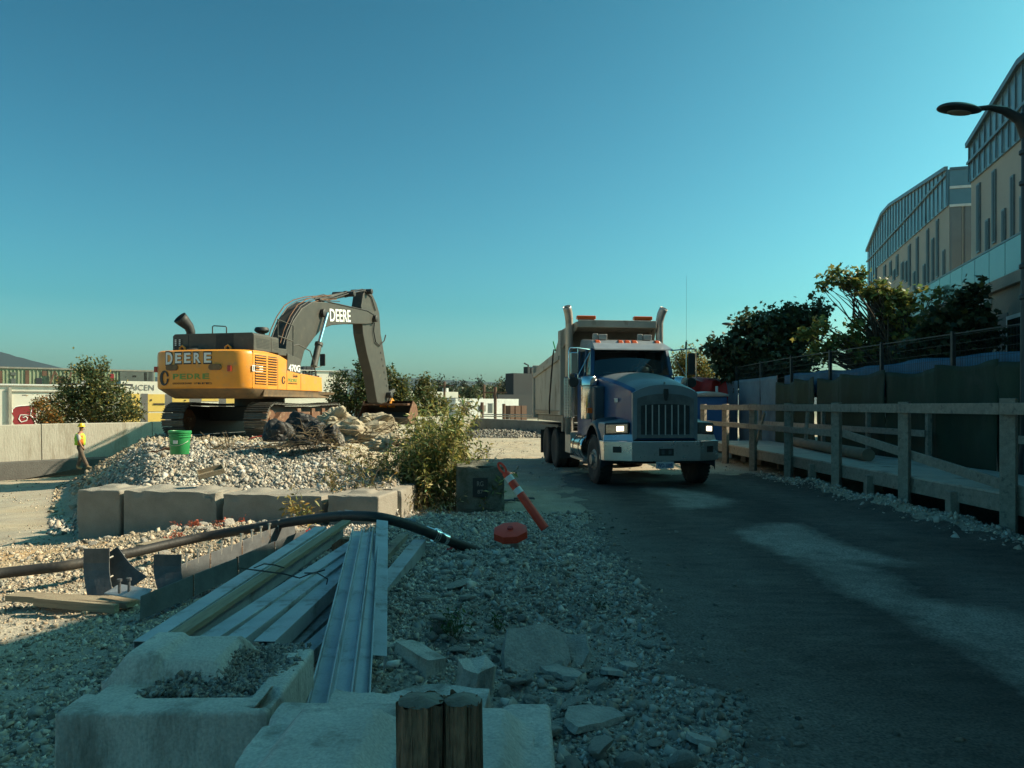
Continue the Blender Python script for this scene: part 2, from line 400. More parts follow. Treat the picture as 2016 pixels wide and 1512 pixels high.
M['mullion'] = mat('mullion', (0.19, 0.25, 0.27), None, 0.4, metal=0.5)
M['slit'] = mat('slit_glass', (0.03, 0.04, 0.045), (0.045, 0.055, 0.06), 0.45, scale=2)
M['balglass'] = mat('balustrade_glass', (0.23, 0.47, 0.47), (0.19, 0.41, 0.41), 0.12, scale=0.7, spec=0.7, alpha=0.85)
M['lamp_grey'] = mat('lamp_dark', (0.025, 0.035, 0.038), (0.035, 0.045, 0.05), 0.45, scale=5, metal=0.3)
M['lamp_glass'] = mat('lamp_glass', (0.22, 0.22, 0.18), (0.16, 0.16, 0.14), 0.3)
M['wallwhite'] = mat('rendered_white', (0.72, 0.68, 0.58), (0.62, 0.58, 0.49), 0.85, scale=0.6, dirt=(0.40, 0.35, 0.27), dscale=1.4, damt=0.25, stretch=(1, 1, 0.5))
M['corr'] = mat('corrugated_green', (0.30, 0.33, 0.21), (0.22, 0.25, 0.16), 0.7, scale=0.4, dirt=(0.2, 0.15, 0.1), dscale=1.1, damt=0.3, stretch=(1, 1, 0.4))
M['corr2'] = mat('corrugated_grey', (0.13, 0.15, 0.13), (0.08, 0.09, 0.08), 0.7, scale=0.5)
M['mural_yellow'] = mat('mural_yellow', (0.72, 0.50, 0.12), (0.62, 0.42, 0.11), 0.85, scale=1.5, dirt=(0.3, 0.26, 0.18), damt=0.15)
M['mural_grey'] = mat('mural_grey', (0.17, 0.16, 0.15), (0.12, 0.115, 0.11), 0.85, scale=1.5)
M['mural_red'] = mat('mural_red', (0.30, 0.025, 0.03), (0.22, 0.02, 0.025), 0.8, scale=1.5)
M['bldark'] = mat('building_dark', (0.035, 0.04, 0.045), (0.028, 0.03, 0.034), 0.8, scale=0.3)
M['brown'] = mat('brown_wood', (0.16, 0.085, 0.055), (0.11, 0.06, 0.04), 0.85, scale=2)
M['hill'] = mat('hill_forest_hazed', (0.016, 0.03, 0.036), (0.012, 0.024, 0.03), 0.95, scale=0.004)  # forest tone with distance haze mixed in as a blue cast
M['hill_far'] = mat('hill_far_forest_hazed', (0.05, 0.085, 0.095), (0.04, 0.07, 0.08), 0.95, scale=0.002)  # paler and bluer, haze of distance put into the base colour
M['skin'] = mat('skin', (0.42, 0.20, 0.12), None, 0.6)
M['vest'] = mat('hi_vis', (0.45, 0.75, 0.05), (0.35, 0.62, 0.04), 0.7, scale=8)
M['vest_orange'] = mat('hi_vis_orange', (0.75, 0.22, 0.03), None, 0.7)
M['shirt'] = mat('shirt', (0.5, 0.48, 0.44), (0.4, 0.38, 0.34), 0.8, scale=8)
M['pants'] = mat('work_trousers', (0.16, 0.12, 0.085), (0.11, 0.08, 0.06), 0.9, scale=8)
M['hardhat'] = mat('hard_hat', (0.75, 0.55, 0.03), None, 0.35)
M['boot'] = mat('boot', (0.35, 0.25, 0.14), None, 0.8)
M['leaf'] = leafmat('leaf', (1, 1, 1))
M['cardboard'] = mat('cardboard_tube', (0.24, 0.19, 0.13), (0.17, 0.135, 0.095), 0.85, scale=4)
M['toilet'] = mat('toilet_blue', (0.03, 0.12, 0.30), (0.025, 0.1, 0.25), 0.5, scale=3)
M['toilet_roof'] = mat('toilet_roof', (0.5, 0.52, 0.52), None, 0.5)

def text(s, w, h, mt, parent, mtx, name='lettering', depth=0.006, bold=0.0, align=0):
    cu = bpy.data.curves.new(name, 'FONT'); cu.body = s; cu.extrude = depth / 2; cu.offset = bold; cu.resolution_u = 4
    o = bpy.data.objects.new(name, cu)
    me = bpy.data.meshes.new_from_object(o)
    me.name = name
    V = np.zeros(len(me.vertices) * 3, dtype=np.float32); me.vertices.foreach_get('co', V); V = V.reshape(-1, 3)
    mn = V.min(0); mxx = V.max(0)
    V[:, 0] = (V[:, 0] - (mn[0] + mxx[0]) / 2) * (w / (mxx[0] - mn[0])); V[:, 1] = (V[:, 1] - (mn[1] + mxx[1]) / 2) * (h / (mxx[1] - mn[1]))
    me.vertices.foreach_set('co', V.ravel()); me.update()
    me.materials.clear(); me.materials.append(mt)
    bpy.data.objects.remove(o); bpy.data.curves.remove(cu)
    r = bpy.data.objects.new(name, me); link(r, parent); r.matrix_local = mtx
    return r
def frame(o, xd, zd):     # matrix: text x along xd, text y along zd, text normal = x × y
    x = Vector(xd).normalized(); y = Vector(zd).normalized(); z = x.cross(y).normalized(); y = z.cross(x)
    m = Matrix((x, y, z)).transposed().to_4x4(); m.translation = Vector(o); return m
# ------------------------------------------------------------------ terrain
def seg_x(y, pts):      # piecewise-linear x(y)
    ys = [p[1] for p in pts]; xs = [p[0] for p in pts]
    return np.interp(y, ys, xs)
MOUND_L = [(-6.25, 10.0), (-6.6, 11.2), (-9.6, 16), (-13.2, 22), (-16.5, 30), (-17, 40)]
MOUND_R = [(-1.65, 9.4), (-1.55, 11.6), (-2.2, 13.5), (-3.6, 18), (-4.2, 26), (-4.0, 40)]
def blockline(x):       # y of the front face of the lock-block row
    return np.interp(x, [-6.3, -1.7], [10.75, 9.85])
def H(x, y):
    x = np.asarray(x, float); y = np.asarray(y, float)
    base = -0.068 * np.clip(-2.2 - x, 0, 13) * ss(1.0, 8.0, y)
    base = base * (1 - ss(60, 90, y)) * (1 - ss(30, 60, -x))
    base = base * (1 - ss(33, 46, y) * 0.7 * ss(-14, -6, x))
    # road-side berm and heaps of rubble
    base = base + 0.30 * np.exp(-(((x + 0.05) / 1.0) ** 2 + ((y - 6.6) / 1.2) ** 2))
    base = base + 0.16 * np.exp(-(((x + 0.9) / 0.9) ** 2 + ((y - 5.0) / 1.2) ** 2))
    base = base + 0.22 * np.exp(-(((x + 0.9) / 0.8) ** 2 + ((y - 9.3) / 1.0) ** 2))
    base = base + 0.20 * np.exp(-(((x + 4.0) / 1.7) ** 2 + ((y - 9.6) / 0.7) ** 2))
    base = base + 0.10 * np.exp(-(((x - 0.6) / 0.7) ** 2 + ((y - 3.4) / 0.9) ** 2))
    base = base + 0.16 * np.exp(-((x - 6.05) / 0.28) ** 2) * ss(5, 8, y) * (1 - ss(15.5, 17, y)) * (0.5 + fbm(x * 1.5, y * 1.5, 5))
    # mound behind the block row
    lx = seg_x(y, MOUND_L); rx = seg_x(y, MOUND_R)
    wl = np.interp(y, [10, 12, 22], [0.25, 1.3, 2.3])
    wr = np.interp(y, [10, 11.4, 12.5, 20], [0.15, 0.2, 0.9, 1.6])
    a = np.clip((x - lx) / wl, 0, 1) * np.clip((rx - x) / wr, 0, 1)
    fr = y - (blockline(x) + 0.62)
    top = np.interp(fr, [-0.1, 0.0, 1.5, 3.0, 8, 12, 26], [0.0, 0.36, 0.66, 0.86, 0.78, 0.60, 0.55])
    top = np.where(fr < -0.1, -5, top)
    top = top + 0.10 * (fbm(x * 0.8, y * 0.8, 3) - 0.45) * ss(0.3, 2.0, fr)
    top = top * (1 - ss(36, 41, y))
    a = a ** 0.9
    z = np.where(fr > -0.1, base * (1 - a) + np.maximum(top, base) * a, base)
    # trench under the boardwalk
    pit = ss(6.12, 6.5, x + 0.25 * (fbm(x * 2, y * 2, 9) - 0.5)) * (1 - ss(8.3, 8.5, x)) * ss(4, 5.5, y) * (1 - ss(14.6, 16.6, y))
    z = z - 1.5 * pit
    # small relief
    road = ss(0.9, 1.6, x) * (1 - ss(5.4, 6.0, x))
    z = z + (fbm(x * 1.7, y * 1.7, 21) - 0.47) * (0.10 - 0.07 * road) + (fbm(x * 7, y * 7, 31, 3) - 0.44) * (0.045 - 0.03 * road)
    return z
def Hs(x, y): return float(H(np.array([x]), np.array([y]))[0])

def inpoly_px(x, y, poly):    # soft test of ground points against a ground polygon
    poly = np.array(poly); inside = np.zeros(x.shape, bool); n = len(poly)
    for i in range(n):
        x0, y0 = poly[i]; x1, y1 = poly[(i + 1) % n]
        c = ((y0 > y) != (y1 > y)) & (x < (x1 - x0) * (y - y0) / (y1 - y0 + 1e-12) + x0)
        inside ^= c
    return inside
def gpoly(pts): return [(GP(a, b).x, GP(a, b).y) for a, b in pts]
DUST = [gpoly(p) for p in (
    [(1262, 960), (1330, 962), (1440, 985), (1430, 996), (1325, 1002), (1335, 985)],
    [(1490, 1034), (1570, 1030), (1625, 1060), (1720, 1085), (1785, 1110), (1640, 1114), (1560, 1095), (1480, 1065), (1455, 1050)],
    [(1560, 1098), (1700, 1112), (1830, 1180), (2016, 1210), (2150, 1240), (2300, 1500), (2016, 1350), (1880, 1270), (1800, 1220), (1720, 1185), (1640, 1150)],
    [(1500, 1345), (1560, 1370), (1640, 1440), (1660, 1512), (1560, 1512), (1510, 1430)],
    [(1180, 1270), (1340, 1300), (1420, 1380), (1350, 1400), (1180, 1340)])]
def ground_col(x, y):
    n1 = fbm(x * 0.5, y * 0.5, 41); n2 = fbm(x * 2.3, y * 2.3, 47); n3 = fbm(x * 0.25, y * 1.6, 53)
    tan = np.stack([0.40 + 0 * x, 0.335 + 0 * x, 0.235 + 0 * x], -1)
    gry = np.stack([0.33 + 0 * x, 0.32 + 0 * x, 0.285 + 0 * x], -1)
    k = ss(0.3, 0.62, n1 * 0.5 + n3 * 0.5)[..., None]
    c = tan * (1 - 0.45 * k) + gry * 0.45 * k
    near = (ss(3.0, 1.0, np.abs(x + 0.5) / 3) * 0 + (1 - ss(8, 12, y)) * ss(-4, -2.5, x))[..., None]
    c = c * (1 - near * 0.85) + gry * 0.8 * near * 0.85
    # orange silt at the far left
    o = np.exp(-(((x + 6.9) / 1.8) ** 2 + ((y - 9.4) / 0.7) ** 2))[..., None]
    c = c * (1 - o) + np.array([0.46, 0.29, 0.14]) * o
    c = c * (0.75 + 0.5 * n2)[..., None]
    far = ss(60, 160, y)[..., None]
    c = c * (1 - far) + np.array([0.16, 0.17, 0.11]) * far
    # compacted strip reaching to both sides of the road sheet
    r = road_mask(x, y)[..., None]
    return c * (1 - r) + np.array([0.075, 0.066, 0.055]) * (0.7 + 0.6 * n2)[..., None] * r
def road_mask(x, y):
    w = 0.55 * (fbm(x * 1.3, y * 1.3, 61) - 0.45) * 2
    return ss(0.95, 1.5, x + w) * (1 - ss(5.6, 6.0, x + w * 0.5)) * (1 - ss(17.3, 18.6, y + w * 2))
def dust_mask(x, y):
    wx = x + 0.22 * (fbm(x * 3, y * 3, 71) - 0.45) + 0.16 * (fbm(x * 11, y * 7, 74) - 0.45) + 0.3 * (fbm(x * 1.1, y * 1.1, 72) - 0.45)
    wy = y + 0.5 * (fbm(x * 1.1 + 9, y * 1.1, 73) - 0.45)
    d = np.zeros(x.shape)
    for i, p in enumerate(DUST):
        v = 0
        for ox in (-0.10, 0.0, 0.10):
            for oy in (-0.16, 0.0, 0.16):
                v = v + inpoly_px(wx + ox, wy + oy, p) / 9.0
        d = np.maximum(d, v * (0.95, 1.0, 0.8, 0.45, 0.5)[i])
    return np.clip(d * (0.55 + 0.9 * fbm(x * 6, y * 4, 79, 3)) + 0.22 * d * (fbm(x * 25, y * 18, 80, 2) - 0.4), 0, 1)

def axis(segs):
    out = []
    for a, b, st in segs:
        out.extend(np.arange(a, b - 1e-6, st))
    out.append(segs[-1][1])
    return np.array(out)
def sheet(name, xs, ys, zf, cf, mt):
    X, Y = np.meshgrid(xs, ys)
    V = np.stack([X, Y, zf(X, Y)], -1).reshape(-1, 3)
    c = cf(X, Y).reshape(-1, 3)
    a, b = len(ys), len(xs)
    i = np.arange(a - 1)[:, None] * b + np.arange(b - 1)[None, :]
    Fa = np.stack([i, i + 1, i + b + 1, i + b], -1).reshape(-1, 4)
    return np_mesh(name, V, Fa, mt, None, c, True)
gx = axis([(-3500, -400, 300), (-400, -60, 20), (-60, -20, 1.2), (-20, -8, 0.3), (-8, 9, 0.06), (9, 30, 0.6), (30, 100, 7), (100, 3500, 200)])
gy = axis([(-60, 0, 6), (0, 2.4, 0.3), (2.4, 13.5, 0.06), (13.5, 45, 0.22), (45, 110, 3), (110, 400, 25), (400, 4500, 250)])
g = sheet('ground', gx, gy, H, ground_col, M['ground'])
tag(g, kind='structure')

def road_z(x, y):
    return H(x, y) + 0.012 + 0.022 * (fbm(x * 3.0, y * 16, 93, 3) - 0.45) + 0.008 * (fbm(x * 14, y * 14, 95, 2) - 0.4) - 0.05 * (1 - ss(0.12, 0.4, road_mask(x, y)))
def road_col(x, y):
    n2 = fbm(x * 2.3, y * 2.3, 47); n3 = fbm(x * 0.9, y * 0.5, 77)
    n4 = fbm(x * 9, y * 4, 78, 3)
    dark = np.array([0.088, 0.073, 0.058]) * (0.65 + 0.7 * n2 + 0.35 * (n4 - 0.4))[..., None]
    gl = (0.35 * ss(0.45, 0.7, n3))[..., None]
    dark = dark * (1 - gl) + np.array([0.12, 0.115, 0.10]) * gl
    band = np.sin(x * 3.1 + 1.2 * np.sin(y * 0.35) + 2.0 * (fbm(x * 0.7, y * 0.25, 91) - 0.5))
    rip = fbm(x * 3.0, y * 22, 93, 3) - 0.45
    dark = dark * (1 + 0.28 * band + 0.9 * rip)[..., None]
    d = dust_mask(x, y)[..., None]
    left = (1 - ss(1.3, 2.2, x))[..., None] * 0.35
    d = np.maximum(d, left)
    return dark * (1 - d) + np.array([0.33, 0.30, 0.25]) * (0.75 + 0.5 * n2)[..., None] * d
rd = sheet('road', axis([(0.6, 6.3, 0.045)]), axis([(0.3, 2.4, 0.15), (2.4, 9, 0.045), (9, 18.8, 0.09)]), road_z, road_col, M['road'])
tag(rd, kind='structure')

# ------------------------------------------------------------------ stones
_t = (1 + 5 ** 0.5) / 2
ICO_V = np.array([(-1, _t, 0), (1, _t, 0), (-1, -_t, 0), (1, -_t, 0), (0, -1, _t), (0, 1, _t), (0, -1, -_t), (0, 1, -_t), (_t, 0, -1), (_t, 0, 1), (-_t, 0, -1), (-_t, 0, 1)], float)
ICO_V /= np.linalg.norm(ICO_V[0])
ICO_F = np.array([(0, 11, 5), (0, 5, 1), (0, 1, 7), (0, 7, 10), (0, 10, 11), (1, 5, 9), (5, 11, 4), (11, 10, 2), (10, 7, 6), (7, 1, 8), (3, 9, 4), (3, 4, 2), (3, 2, 6), (3, 6, 8), (3, 8, 9), (4, 9, 5), (2, 4, 11), (6, 2, 10), (8, 6, 7), (9, 8, 1)])
def rand_rot(n, tilt=1.0):
    q = RN.normal(size=(n, 4)); q[:, 1:3] *= tilt
    q /= np.linalg.norm(q, axis=1)[:, None]
    w, x, y, z = q.T
    return np.stack([np.stack([1 - 2 * (y * y + z * z), 2 * (x * y - z * w), 2 * (x * z + y * w)], -1),
                     np.stack([2 * (x * y + z * w), 1 - 2 * (x * x + z * z), 2 * (y * z - x * w)], -1),
                     np.stack([2 * (x * z - y * w), 2 * (y * z + x * w), 1 - 2 * (x * x + y * y)], -1)], 1)
CUB_V = np.array([(x, y, z) for z in (-1, 1) for y in (-1, 1) for x in (-1, 1)], float) * 0.72
CUB_F = np.array([(0, 2, 3), (0, 3, 1), (4, 5, 7), (4, 7, 6), (0, 1, 5), (0, 5, 4), (2, 6, 7), (2, 7, 3), (0, 4, 6), (0, 6, 2), (1, 3, 7), (1, 7, 5)])
NV = 8
def rocks(P, S, flat=0.6, tilt=0.6, jit=0.27):
    n = len(P)
    v = CUB_V[None] * (1 + RN.normal(size=(n, 8, 1)) * 0.12) + RN.normal(size=(n, 8, 3)) * jit
    sc = np.stack([RN.uniform(0.8, 1.35, n), RN.uniform(0.55, 1.0, n), RN.uniform(flat * 0.6, flat * 1.2, n)], -1)
    v = v * sc[:, None, :] * (S * 0.5)[:, None, None]
    v = np.einsum('nij,nkj->nki', rand_rot(n, tilt), v) + P[:, None, :]
    Fa = (CUB_F[None] + (np.arange(n) * 8)[:, None, None]).reshape(-1, 3)
    return v.reshape(-1, 3), Fa
def stone_cols(n, base=(0.50, 0.45, 0.38), var=0.36, warm=0.06):
    b = np.clip(RN.normal(1, var, n), 0.35, 1.9); w = RN.normal(0, warm, n)
    base = np.array(base); base = base if base.ndim == 2 else np.repeat(base[None], n, 0)
    c = np.stack([base[:, 0] * b * (1 + w), base[:, 1] * b, base[:, 2] * b * (1 - w)], -1)
    return np.repeat(c, NV, 0)
def scatter(name, x, y, s, sink=0.15, parent=None, base=(0.50, 0.45, 0.38), zf=H, flat=0.6, lift=0.0, var=0.36):
    P = np.stack([x, y, zf(x, y) + s * (0.28 - sink) + lift], -1)
    V, Fa = rocks(P, s, flat)
    o = np_mesh(name, V, Fa, M['stone'], parent, stone_cols(len(x), base, var))
    o['kind'] = 'stuff'
    return o
def lognorm(n, m, sd, lo, hi): return np.clip(np.exp(RN.normal(math.log(m), sd, n)), lo, hi)

parts = []
def put(n, fx, dens=None, m=0.03, sd=0.4, lo=0.012, hi=0.09, base=(0.50, 0.45, 0.38)):
    x, y = fx(n)
    if dens is not None:
        k = RN.random(len(x)) < dens(x, y); x = x[k]; y = y[k]
    s = lognorm(len(x), m * 0.86, sd, lo, hi * 0.85)
    parts.append((x, y, s))
def rect(x0, x1, y0, y1, pw=1.0):
    return lambda n: (RN.uniform(x0, x1, n), y0 + (y1 - y0) * RN.random(n) ** pw)
def offblocks(x, y):
    a = (x > -1.6) & (x < -0.75) & (y > 2.2) & (y < 3.4); b = (x > -0.85) & (x < 0.2) & (y > 1.7) & (y < 2.6)
    return ~(a | b)
def d_right(x, y):
    d = 1 - ss(0.8, 1.55, x + 0.7 * (fbm(x * 1.3, y * 1.3, 61) - 0.45)) * 0.97
    return d * offblocks(x, y) * np.where(fbm(x * 1.2, y * 1.2, 85) > 0.33, 1, 0.45)
put(52000, rect(-2.6, 2.2, 2.3, 11.5, 1.1), d_right, 0.025, 0.5, 0.010, 0.10)
put(26000, rect(-2.6, 2.6, 2.3, 8.5), d_right, 0.019, 0.35, 0.008, 0.035)
put(46000, rect(-5.5, -0.6, 2.6, 9.3), lambda x, y: offblocks(x, y) * (0.35 + 0.65 * ss(0.35, 0.55, fbm(x, y, 87))), 0.018, 0.5, 0.007, 0.07)
put(16000, rect(-9, -1.5, 7.5, 10.6), lambda x, y: 0.2 + 0.8 * np.exp(-((x + 4.0) / 2.2) ** 2) , 0.024, 0.5, 0.010, 0.10)
put(12000, rect(-26, -4, 9.5, 30), lambda x, y: (x > -0.75 * y - 1) * (0.1 + ss(0.42, 0.6, fbm(x * 0.7, y * 0.9, 88))), 0.03, 0.45, 0.015, 0.12)
put(7000, rect(-3, 7, 14, 42), lambda x, y: (0.12 + 0.6 * ss(0.4, 0.6, fbm(x * 0.7, y * 0.7, 89))) * (1 - road_mask(x, y)), 0.035, 0.4, 0.02, 0.11)
put(9000, rect(5.3, 6.5, 5, 18), lambda x, y: np.exp(-((x - 6.0) / 0.22) ** 2), 0.03, 0.55, 0.012, 0.12)
put(9000, rect(0.9, 6.0, 2.2, 17, 1.6), lambda x, y: 0.25 + 0.7 * (x < 2.6), 0.012, 0.4, 0.006, 0.045)
x = np.concatenate([p[0] for p in parts]); y = np.concatenate([p[1] for p in parts]); s = np.concatenate([p[2] for p in parts])
tl = ss(-1.6, -3.2, x)[:, None] if False else (1 - ss(-3.4, -1.8, x))[:, None]; tr_ = (ss(0.9, 1.5, x) * (1 - ss(5.3, 5.6, x)) * (1 - ss(16, 18, y)))[:, None]
bc = np.array([0.46, 0.415, 0.355]) * (1 - tl) + np.array([0.43, 0.365, 0.28]) * tl; bc = bc * (1 - tr_) + np.array([0.17, 0.15, 0.125]) * tr_
gr = scatter('gravel', x, y, s, base=bc)
tag(gr, 'loose grey crushed gravel scattered over the whole site', 'gravel', kind='stuff')
parts = []
# stones on the mound (its own heap)
mound = thing('gravel_mound', 'sunlit heap of grey crushed stone behind the row of concrete blocks', 'gravel heap', (-4, 12, 0.5))
def inmound(x, y):
    fr = y - (blockline(x) + 0.62)
    return ((fr > 0.02) & (x > seg_x(y, MOUND_L) - 0.4) & (x < seg_x(y, MOUND_R) + 0.5)).astype(float)
n = 44000
x = RN.uniform(-8.5, -1, n); y = 10.2 + 6.5 * RN.random(n) ** 1.15
k = RN.random(n) < inmound(x, y); x = x[k]; y = y[k]
s = lognorm(len(x), 0.035, 0.48, 0.015, 0.14)
ms = scatter('stone_cover', x, y, s, base=(0.40, 0.37, 0.32), parent=mound)
ms.matrix_parent_inverse = Matrix.Translation((4, -12, -0.5))
n = 9000
x = RN.uniform(-15, -3, n); y = 14 + 14 * RN.random(n); k = RN.random(n) < inmound(x, y); x = x[k]; y = y[k]
ms = scatter('dirt_clods', x, y, lognorm(len(x), 0.06, 0.4, 0.02, 0.16), base=(0.33, 0.27, 0.19), parent=mound)
ms.matrix_parent_inverse = Matrix.Translation((4, -12, -0.5))

# individually built stones (the largest ones in view)
def stone_mesh(seed, flat=0.6):
    r = np.random.default_rng(seed)
    bm = bmesh.new(); bmesh.ops.create_icosphere(bm, subdivisions=2, radius=1)
    planes = [(Vector(r.normal(size=3)).normalized(), r.uniform(0.5, 0.8)) for _ in range(9)]
    for v in bm.verts:
        for nrm, d in planes:
            t = v.co.dot(nrm)
            if t > d: v.co -= nrm * (t - d)
        v.co.z *= flat; v.co.y *= 0.8
    me = bpy.data.meshes.new('stone'); bm.to_mesh(me); bm.free()
    me.materials.append(M['stone_solo']); return me
SM = [stone_mesh(i, 0.45 + 0.06 * (i % 5)) for i in range(12)]
rub = thing('rubble_heap', 'heap of broken grey rock and concrete between steel scrap and the road', 'rubble', (0, 6, 0))
def put_stone(x, y, sz, lift=0.2, par=rub, zz=None, k=None, sc=None):
    o = bpy.data.objects.new('stone', SM[R.randrange(12) if k is None else k]); link(o, par)
    z = (Hs(x, y) + sz * lift * 0.5) if zz is None else zz
    o.location = Vector((x, y, z)) - Vector(par.location)
    o.rotation_euler = (R.gauss(0, 0.35), R.gauss(0, 0.35), R.uniform(0, 6.28))
    q = sz / 2
    o.scale = sc or (q * R.uniform(0.85, 1.25), q * R.uniform(0.8, 1.15), q * R.uniform(0.7, 1.2))
    return o
c = 0
while c < 215:
    x = R.gauss(0.0, 0.75); y = R.uniform(3.0, 8.6)
    if x > 1.5 - 0.1 * (y - 3) or x < -1.6 or (x < 0.35 and y < 3.4): continue
    if y > 5 and x < -1.1: continue
    put_stone(x, y, min(0.24, math.exp(R.gauss(math.log(0.078), 0.34)))); c += 1
for i in range(26):      # chips along the bottom of the view
    x = R.uniform(0.22, 1.1); y = R.uniform(2.35, 3.3); put_stone(x, y, R.uniform(0.07, 0.17), 0.3)
for px_, py_, w_ in ((1130, 1405, .13), (1180, 1500, .17), (1290, 1480, .09), (1110, 1300, .14), (1150, 1325, .10), (1215, 1310, .09), (1260, 1355, .07), (905, 1300, .12), (950, 1340, .13), (870, 1260, .12), (920, 1225, .11), (985, 1290, .10), (1080, 1460, .16), (1235, 1425, .08), (1120, 1360, .09), (840, 1230, .12), (1010, 1360, .12), (960, 1215, .13), (1040, 1200, .09), (900, 1205, .16)):
    q_ = GP(px_, py_, 0.06); o = put_stone(q_.x, q_.y, w_, 0.5, sc=(w_ * 0.72, w_ * 0.55, w_ * R.uniform(0.22, 0.4))); o.rotation_euler = (R.uniform(-.1, .35), R.uniform(-.25, .25), R.uniform(0, 6.28))
heap2 = thing('rubble_heap', 'sunlit strip of pale rubble lying in front of the concrete blocks', 'rubble', (-4, 9.6, 0))
for i in range(60):
    x = R.gauss(-3.9, 1.1); y = R.gauss(9.5, 0.35)
    if y > float(blockline(x)) - 0.1: continue
    put_stone(x, y, min(0.24, math.exp(R.gauss(math.log(0.11), 0.35))), 0.25, heap2)

def slab(name, label, cen, outline, thick, tilt, seed=0, cat='broken slab', mt='stone_solo'):
    bm = bmesh.new(); rr = random.Random(seed)
    vs = [bm.verts.new((a, b, 0)) for a, b in outline]; f = bm.faces.new(vs)
    e = bmesh.ops.extrude_face_region(bm, geom=[f])
    for v in e['geom']:
        if isinstance(v, bmesh.types.BMVert):
            v.co.z += thick * rr.uniform(0.8, 1.1); v.co.x *= rr.uniform(0.9, 0.99); v.co.y *= rr.uniform(0.9, 0.99)
    bmesh.ops.recalc_face_normals(bm, faces=bm.faces)
    bmesh.ops.triangulate(bm, faces=bm.faces)
    bmesh.ops.subdivide_edges(bm, edges=bm.edges, cuts=3, use_grid_fill=True)
    for v in bm.verts:
        v.co += Vector(mnoise.noise_vector(v.co * 9 + Vector((seed, 0, 0)))) * 0.012 + Vector(mnoise.noise_vector(v.co * 30)) * 0.004
    me = bpy.data.meshes.new(name); bm.to_mesh(me); bm.free(); me.materials.append(M[mt])
    o = link(bpy.data.objects.new(name, me)); o.location = cen; o.rotation_euler = tilt
    return tag(o, label, cat)
p = GP(1058, 1328, 0.02)
slab('stone_slab', 'large flat grey stone slab propped up beside the gravel edge of the road', (p.x, p.y, 0.05), [(-0.21, -0.06), (-0.16, -0.14), (0.02, -0.17), (0.12, -0.12), (0.22, 0.04), (0.20, 0.22), (0.06, 0.30), (-0.18, 0.24), (-0.23, 0.08)], 0.06, (rad(48), rad(6), rad(12)), 1)
slab('stone_slab', 'smaller pale stone slab leaning behind the large flat slab', (p.x + 0.22, p.y + 0.12, 0.04), [(-0.13, -0.12), (0.05, -0.1), (0.13, 0.05), (0.1, 0.2), (-0.06, 0.22), (-0.14, 0.05)], 0.035, (rad(40), rad(-14), rad(-15)), 2)
for i, (a, b, w, lab) in enumerate([(1165, 1447, 0.2, 'flat pale stone chip lying right of the front concrete block near the frame edge'),
                                 (1205, 1335, 0.11, 'small flat stone in front of the propped slabs at its right'),
                                 (1240, 1320, 0.1, 'light angular stone at the road side right of the slabs'),
                                 (1375, 1490, 0.09, 'lone pale stone chip on the dark road surface near bottom'),
                                 (1110, 1345, 0.15, 'flat stone lying at the foot of the large slab')]):
    q = GP(a, b, 0.03)
    slab('stone_slab', lab, (q.x, q.y, Hs(q.x, q.y) + 0.015), [(w * math.cos(t) * R.uniform(0.7, 1.1), 0.65 * w * math.sin(t) * R.uniform(0.7, 1.1)) for t in np.linspace(0, 5.4, 7)], 0.03, (R.uniform(-.1, .25), R.uniform(-.2, .2), R.uniform(0, 3)), 10 + i)
q = GP(820, 1330, 0.08)
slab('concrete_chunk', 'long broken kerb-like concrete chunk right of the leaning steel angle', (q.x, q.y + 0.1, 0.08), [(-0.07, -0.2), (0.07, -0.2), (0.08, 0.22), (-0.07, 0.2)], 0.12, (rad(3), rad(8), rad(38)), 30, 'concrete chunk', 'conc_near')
q = GP(760, 1300, 0.05)
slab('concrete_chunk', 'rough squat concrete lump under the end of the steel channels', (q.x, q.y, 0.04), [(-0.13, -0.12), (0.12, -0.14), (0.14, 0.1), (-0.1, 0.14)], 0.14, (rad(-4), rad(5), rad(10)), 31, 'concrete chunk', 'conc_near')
q = GP(935, 1370, 0.05)
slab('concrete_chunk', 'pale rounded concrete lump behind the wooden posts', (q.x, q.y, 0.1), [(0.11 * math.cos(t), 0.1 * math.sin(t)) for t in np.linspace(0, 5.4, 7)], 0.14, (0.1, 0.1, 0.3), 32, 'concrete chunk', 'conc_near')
q = GP(850, 1395, 0.4)
slab('concrete_chunk', 'ragged spill of pale concrete along the back edge of the block with the posts', (-0.36, 2.62, 0.38), [(-0.3, -0.12), (0.25, -0.1), (0.3, 0.1), (0.05, 0.2), (-0.12, 0.1), (-0.32, 0.12)], 0.22, (0.02, 0.02, 0.0), 33, 'concrete chunk', 'conc_near')

